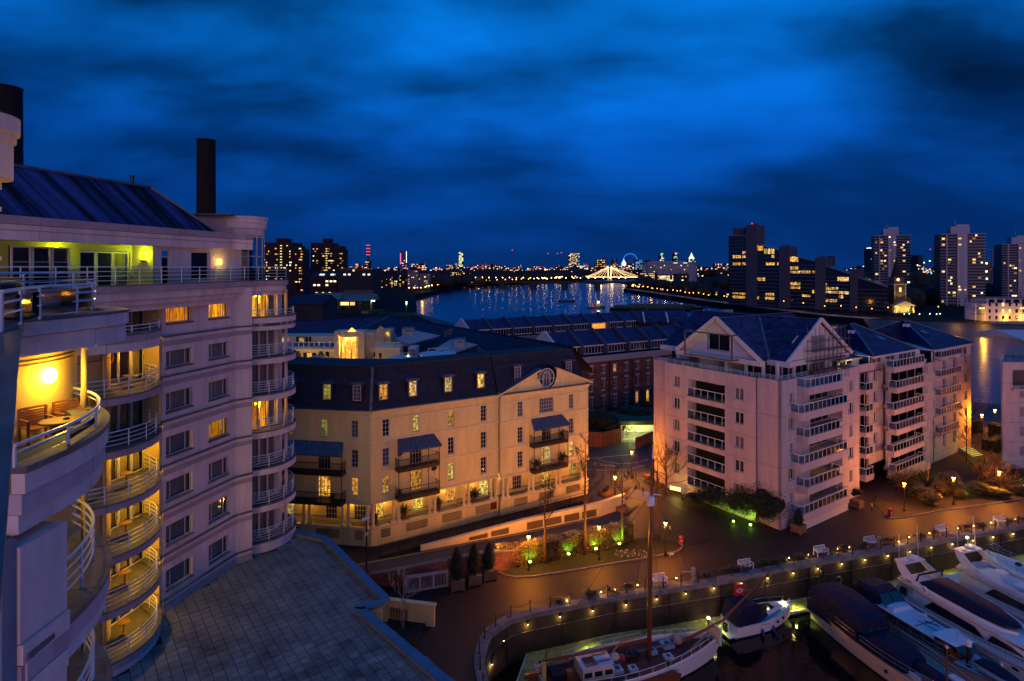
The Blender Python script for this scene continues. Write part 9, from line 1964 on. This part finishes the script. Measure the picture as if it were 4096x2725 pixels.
# ---- white flybridge yacht carrying its name
def flybridge(label, s, L, B, cover, name_txt=None, gap=.6, cat='motor yacht'):
 t = T('motor_yacht', label, cat, berth(s, gap), BR, 'white flybridge yachts'); info = bhull(t, L, B, 1.5, .38, .12, 19, 1.55, .92, mHullW, mDkB, .08)
 k = L/19.0
 MB().loft([[(x*k,-w,z0),(x*k,-w*.86,z1),(x*k,w*.86,z1),(x*k,w,z0)] for x, w, z0, z1 in ((1.6,1.95,1.5,2.6),(3.2,2.0,1.5,2.95),(7.5,1.9,1.55,2.98),(11.0,1.55,1.7,2.7),(14.0,1.1,1.8,2.3),(16.0,.45,1.95,2.1))]).build('superstructure', mHullW, t, smooth=True)
 for sd in (-1, 1):
  MB().face((4.2*k,sd*2.0,1.85),(9.8*k,sd*1.75,1.85),(8.8*k,sd*1.68,2.5),(5.0*k,sd*1.85,2.7)).build('saloon_window', mTint, t)
  MB().face((9.9*k,sd*1.73,1.9),(12.8*k,sd*1.33,1.98),(11.6*k,sd*1.36,2.35),(10.2*k,sd*1.58,2.5)).build('saloon_window', mTint, t)
  for x in (6,9.2,12.4,15.2): w, z = at_(info, x*k); o = MB().lathe([(.26,0),(.26,.025)], 14).build('hull_window', mTint, t, (x*k, sd*(w*.965+.02), 1.05)); o.rotation_euler = (PI/2 if sd < 0 else -PI/2,0,0); o.scale = (1.1,.45,1)
  MB().tube([(x, sd*(at_(info,x)[0]+.01), 1.35) for x in [L*i/12 for i in range(12)]], .025, 4).build('rubbing_line', mBoot, t)
 MB().loft([[(x*k,-w,z-.04),(x*k,-w*.9,z+.02),(x*k,w*.9,z+.02),(x*k,w,z-.04)] for x, w, z in ((11.2,1.45,2.72),(12.4,1.25,2.58),(14.0,.9,2.34),(15.3,.4,2.18))]).build('windscreen', gSky, t)
 # flybridge deck and coaming
 fz = 2.95
 MB().loft([[(x*k,-w,z0),(x*k,-w-.06,z0+.22),(x*k,w+.06,z0+.22),(x*k,w,z0)] for x, w, z0 in ((1.2,1.8,fz),(4,2.0,fz),(8,1.95,fz),(11,1.75,fz-.1),(13,1.3,fz-.22),(13.9,.7,fz-.32))]).build('flybridge_deck', mHullW, t)
 for sd in (-1, 1): MB().loft([[(x*k, sd*w, fz+.15),(x*k, sd*w, z),(x*k, sd*(w-.14), z),(x*k, sd*(w-.14), fz+.15)] for x, w, z in ((1.4,1.75,fz+.5),(3,1.9,fz+.75),(6,1.92,fz+.72),(9,1.75,fz+.62),(10.8,1.3,fz+.5),(11.6,.5,fz+.42))]).build('coaming', mHullW, t, smooth=True)
 # radar arch
 for sd in (-1, 1): MB().loft([[(x0*k, sd*y, z),(x1*k, sd*y, z),(x1*k, sd*(y-.14), z),(x0*k, sd*(y-.14), z)] for x0, x1, y, z in ((2.0,4.6,1.85,fz+.4),(1.2,2.6,1.7,fz+1.1),(.7,1.5,1.45,fz+1.7))]).build('radar_arch', mHullW, t)
 bx('arch_top', mHullW, t, .6*k, 1.6*k, -1.5, 1.5, fz+1.65, fz+1.8); MB().lathe([(.1,0),(.42,.05),(.45,.2),(.3,.3),(.05,.32)], 14, (1.1*k,.3,fz+1.85)).build('radar_dome', mWhite, t, smooth=True); MB().lathe([(.05,0),(.25,.03),(.2,.1)], 12, (1.3*k,-.8,fz+1.85)).build('satellite_dome', mWhite, t); MB().tube([(.9*k,.2,fz+1.8),(.9*k,.2,fz+2.8)], .04, 6).build('light_mast', mSS, t)
 for y, dx, dy in ((1.3,-.9,.9),(-1.3,.1,-.2)): MB().bar((1.0*k,y,fz+1.8),(1.0*k+dx,y+dy,fz+4.6),.03).build('aerial', mWhite, t)
 if cover:
  MB().loft([[(x*k,-w,fz+.55),(x*k,-w*.8,z),(x*k,w*.8,z),(x*k,w,fz+.55)] for x, w, z in ((3.2,1.6,fz+.7),(4.0,1.75,fz+1.15),(6.5,1.7,fz+1.05),(9,1.5,fz+.95),(10.6,1.0,fz+.75),(11.3,.4,fz+.6))]).build('flybridge_cover', mNavy, t, smooth=True)
  MB().tube([(3.2*k,-1.7,fz+.8),(3.4*k,-1.6,fz+1.55),(3.4*k,1.6,fz+1.55),(3.2*k,1.7,fz+.8)], .09, 7).build('cover_hoop', mNavy, t); lifebuoy(t, (4.3*k,-2.02,fz+.55), 0, mWhite, .3, PI/2, .1)
  MB().loft([[(x*k,-w,z0),(x*k,-w*.9,z1),(x*k,w*.9,z1),(x*k,w,z0)] for x, w, z0, z1 in ((.7,1.7,1.5,1.9),(1.4,1.85,1.5,2.75),(2.9,1.95,1.5,2.9))]).build('cockpit_enclosure', M('enclosure_grey', (.38,.34,.34), .7), t); MB().face((1.5*k,-1.92,1.8),(2.3*k,-1.98,1.8),(2.3*k,-1.86,2.6),(1.6*k,-1.82,2.5)).build('enclosure_window', gSky, t)
 else:
  MB().lathe([(.02,0),(.62,.02),(.62,.06),(.02,.07)], 16, (4.4*k,.1,fz+.85)).build('flybridge_table', mDkB, t); MB().lathe([(.05,0),(.05,.7)], 6, (4.4*k,.1,fz+.2)).build('table_leg', mSS, t); MB().tube([(2.2*k,-1.4,fz+.5),(1.9*k,0,fz+.5),(2.2*k,1.4,fz+.5),(4,1.6,fz+.5)], .24, 8).build('curved_seat', M('seat_blue', (.32,.42,.48), .6), t); bx('sun_pad', mDkB, t, 6*k, 7.3*k, -.7, .5, fz+.3, fz+.6)
  for i, (x, y) in enumerate(((8,-.8),(8.8,.1),(8.4,1.0),(9.6,-.2))): MB().loft([[(x*k-.5,y-.4,fz+.25),(x*k+.5,y-.4,fz+.25),(x*k+.5,y+.4,fz+.25),(x*k-.5,y+.4,fz+.25)],[(x*k-.3,y-.25,fz+.9),(x*k+.1,y-.2,fz+1.1),(x*k+.2,y+.2,fz+1.0),(x*k-.2,y+.2,fz+1.2)]]).build('seat_cover', M('cover_taupe', (.16,.12,.11), .8), t)
 if name_txt:
  cu = bpy.data.curves.new('name_lettering', 'FONT'); cu.body = name_txt; cu.size = .46; cu.extrude = .012; cu.materials.append(mBlack); o0 = link('name_text', cu); me = bpy.data.meshes.new_from_object(o0); bpy.data.objects.remove(o0); o = link('name_lettering', me, t, (2.2*k,-1.90,fz+.42)); o.rotation_euler = (PI/2+.06,0,.05)
 gunrail(t, info, 7*k, L*.985, .6, mids=0, inset=.06); bx('swim_platform', mHullW, t, -.9, .1, -1.8, 1.8, .3, .45)
 for x in (2.5,7,11.5,14.6): w, z = at_(info, x*k); fender(t, (x*k,-w-.12,.8))
 bx('fore_hatch', gSky, t, 15.7*k, 16.4*k, -.3, .3, 2.2, 2.33); MB().lathe([(.12,0),(.14,.1),(.05,.2)], 8, (12.2*k,0,2.75)).build('horn', mSS, t)
 return t
flybridge('white flybridge yacht with navy cover and its name on the arch', 40.8, 19, 5.0, True, 'Lamamare')
t = flybridge('white flybridge yacht with open top seating and a glowing arch light', 49.0, 19, 5.0, False)
bx('arch_lamp', E('arch_lamp', (1,.72,.2), 60), t, .85, 1.0, .12, .27, 5.75, 5.9); point('arch_lamp_light', (.9,.2,6.2), (1,.7,.25), 70, .08, t)
def bow_boat():
 p = pon(56.4, 2.2); t = T('motor_yacht', 'white boat at the right edge with its pulpit pointing over the pontoon', 'motor boat', (p.x+PN.x*13, p.y+PN.y*13, MZ), BR+PI, 'white flybridge yachts'); L = 14.5; info = bhull(t, L, 4.2, 1.6, .45, .1, 15, 1.7, .9, mHullW, mDkB, .12)
 gunrail(t, info, 6, L+.6, .7, mids=1, inset=.1); MB().tube([(L-1,-.6,2.9),(L+1.6,0,3.5),(L-1,.6,2.9)], .04, 6).build('pulpit', mSS, t); bx('anchor_plank', mVar, t, L, L+1.7, -.15, .15, 2.25, 2.33)
 MB().loft([[(x,-w,1.8),(x,-w*.85,z),(x,w*.85,z),(x,w,1.8)] for x, w, z in ((1,1.6,3.2),(5,1.6,3.3),(8,1.2,2.7),(10.5,.6,2.1))]).build('superstructure', mHullW, t, smooth=True); MB().loft(blob((11.2,.2,2.15), .35, 4, 4, 7, sq=.6)).build('anchor_cover', mBlack, t)
bow_boat()
# ---------------------------------------------------------------- tidy the hierarchy: thing > part > sub-part
FRAMES = {'right_front','left_front','window_wall','end_wall','penthouse_front','stair_tower','leg_walkway','gable','glazed_doors','railing'}
def flatten():
 ch = {}
 for o in S.objects:
  if o.parent: ch.setdefault(o.parent.name, []).append(o)
 def up(e, root):
  for c in ch.get(e.name, []):
   M1 = e.matrix_basis @ c.matrix_basis; c.parent = e.parent; c.matrix_basis = M1; ch.setdefault(e.parent.name, []).append(c)
 for o in list(S.objects):
  if o.type == 'EMPTY' and o.parent and o.name.split('.')[0] in FRAMES and not (o.name.split('.')[0] == 'railing' and o.parent.parent is None): pass
 def walk(o, depth):
  for c in list(ch.get(o.name, [])):
   b = c.name.split('.')[0]
   if c.type == 'EMPTY' and b in FRAMES and not (b == 'railing' and depth == 0):
    up(c, o)
  dead = []
  for c in list(ch.get(o.name, [])):
   if c.parent is not o: continue
   b = c.name.split('.')[0]
   if c.type == 'EMPTY' and b in FRAMES and not (b == 'railing' and depth == 0): dead.append(c); continue
   if depth == 1 and ch.get(c.name):
    up(c, o)
   walk(c, depth+1)
  for c in dead: DEAD.append(c)
 DEAD = []
 for o in [x for x in S.objects if x.parent is None]: walk(o, 0)
 for c in DEAD:
  ch.pop(c.name, None); bpy.data.objects.remove(c)
flatten()
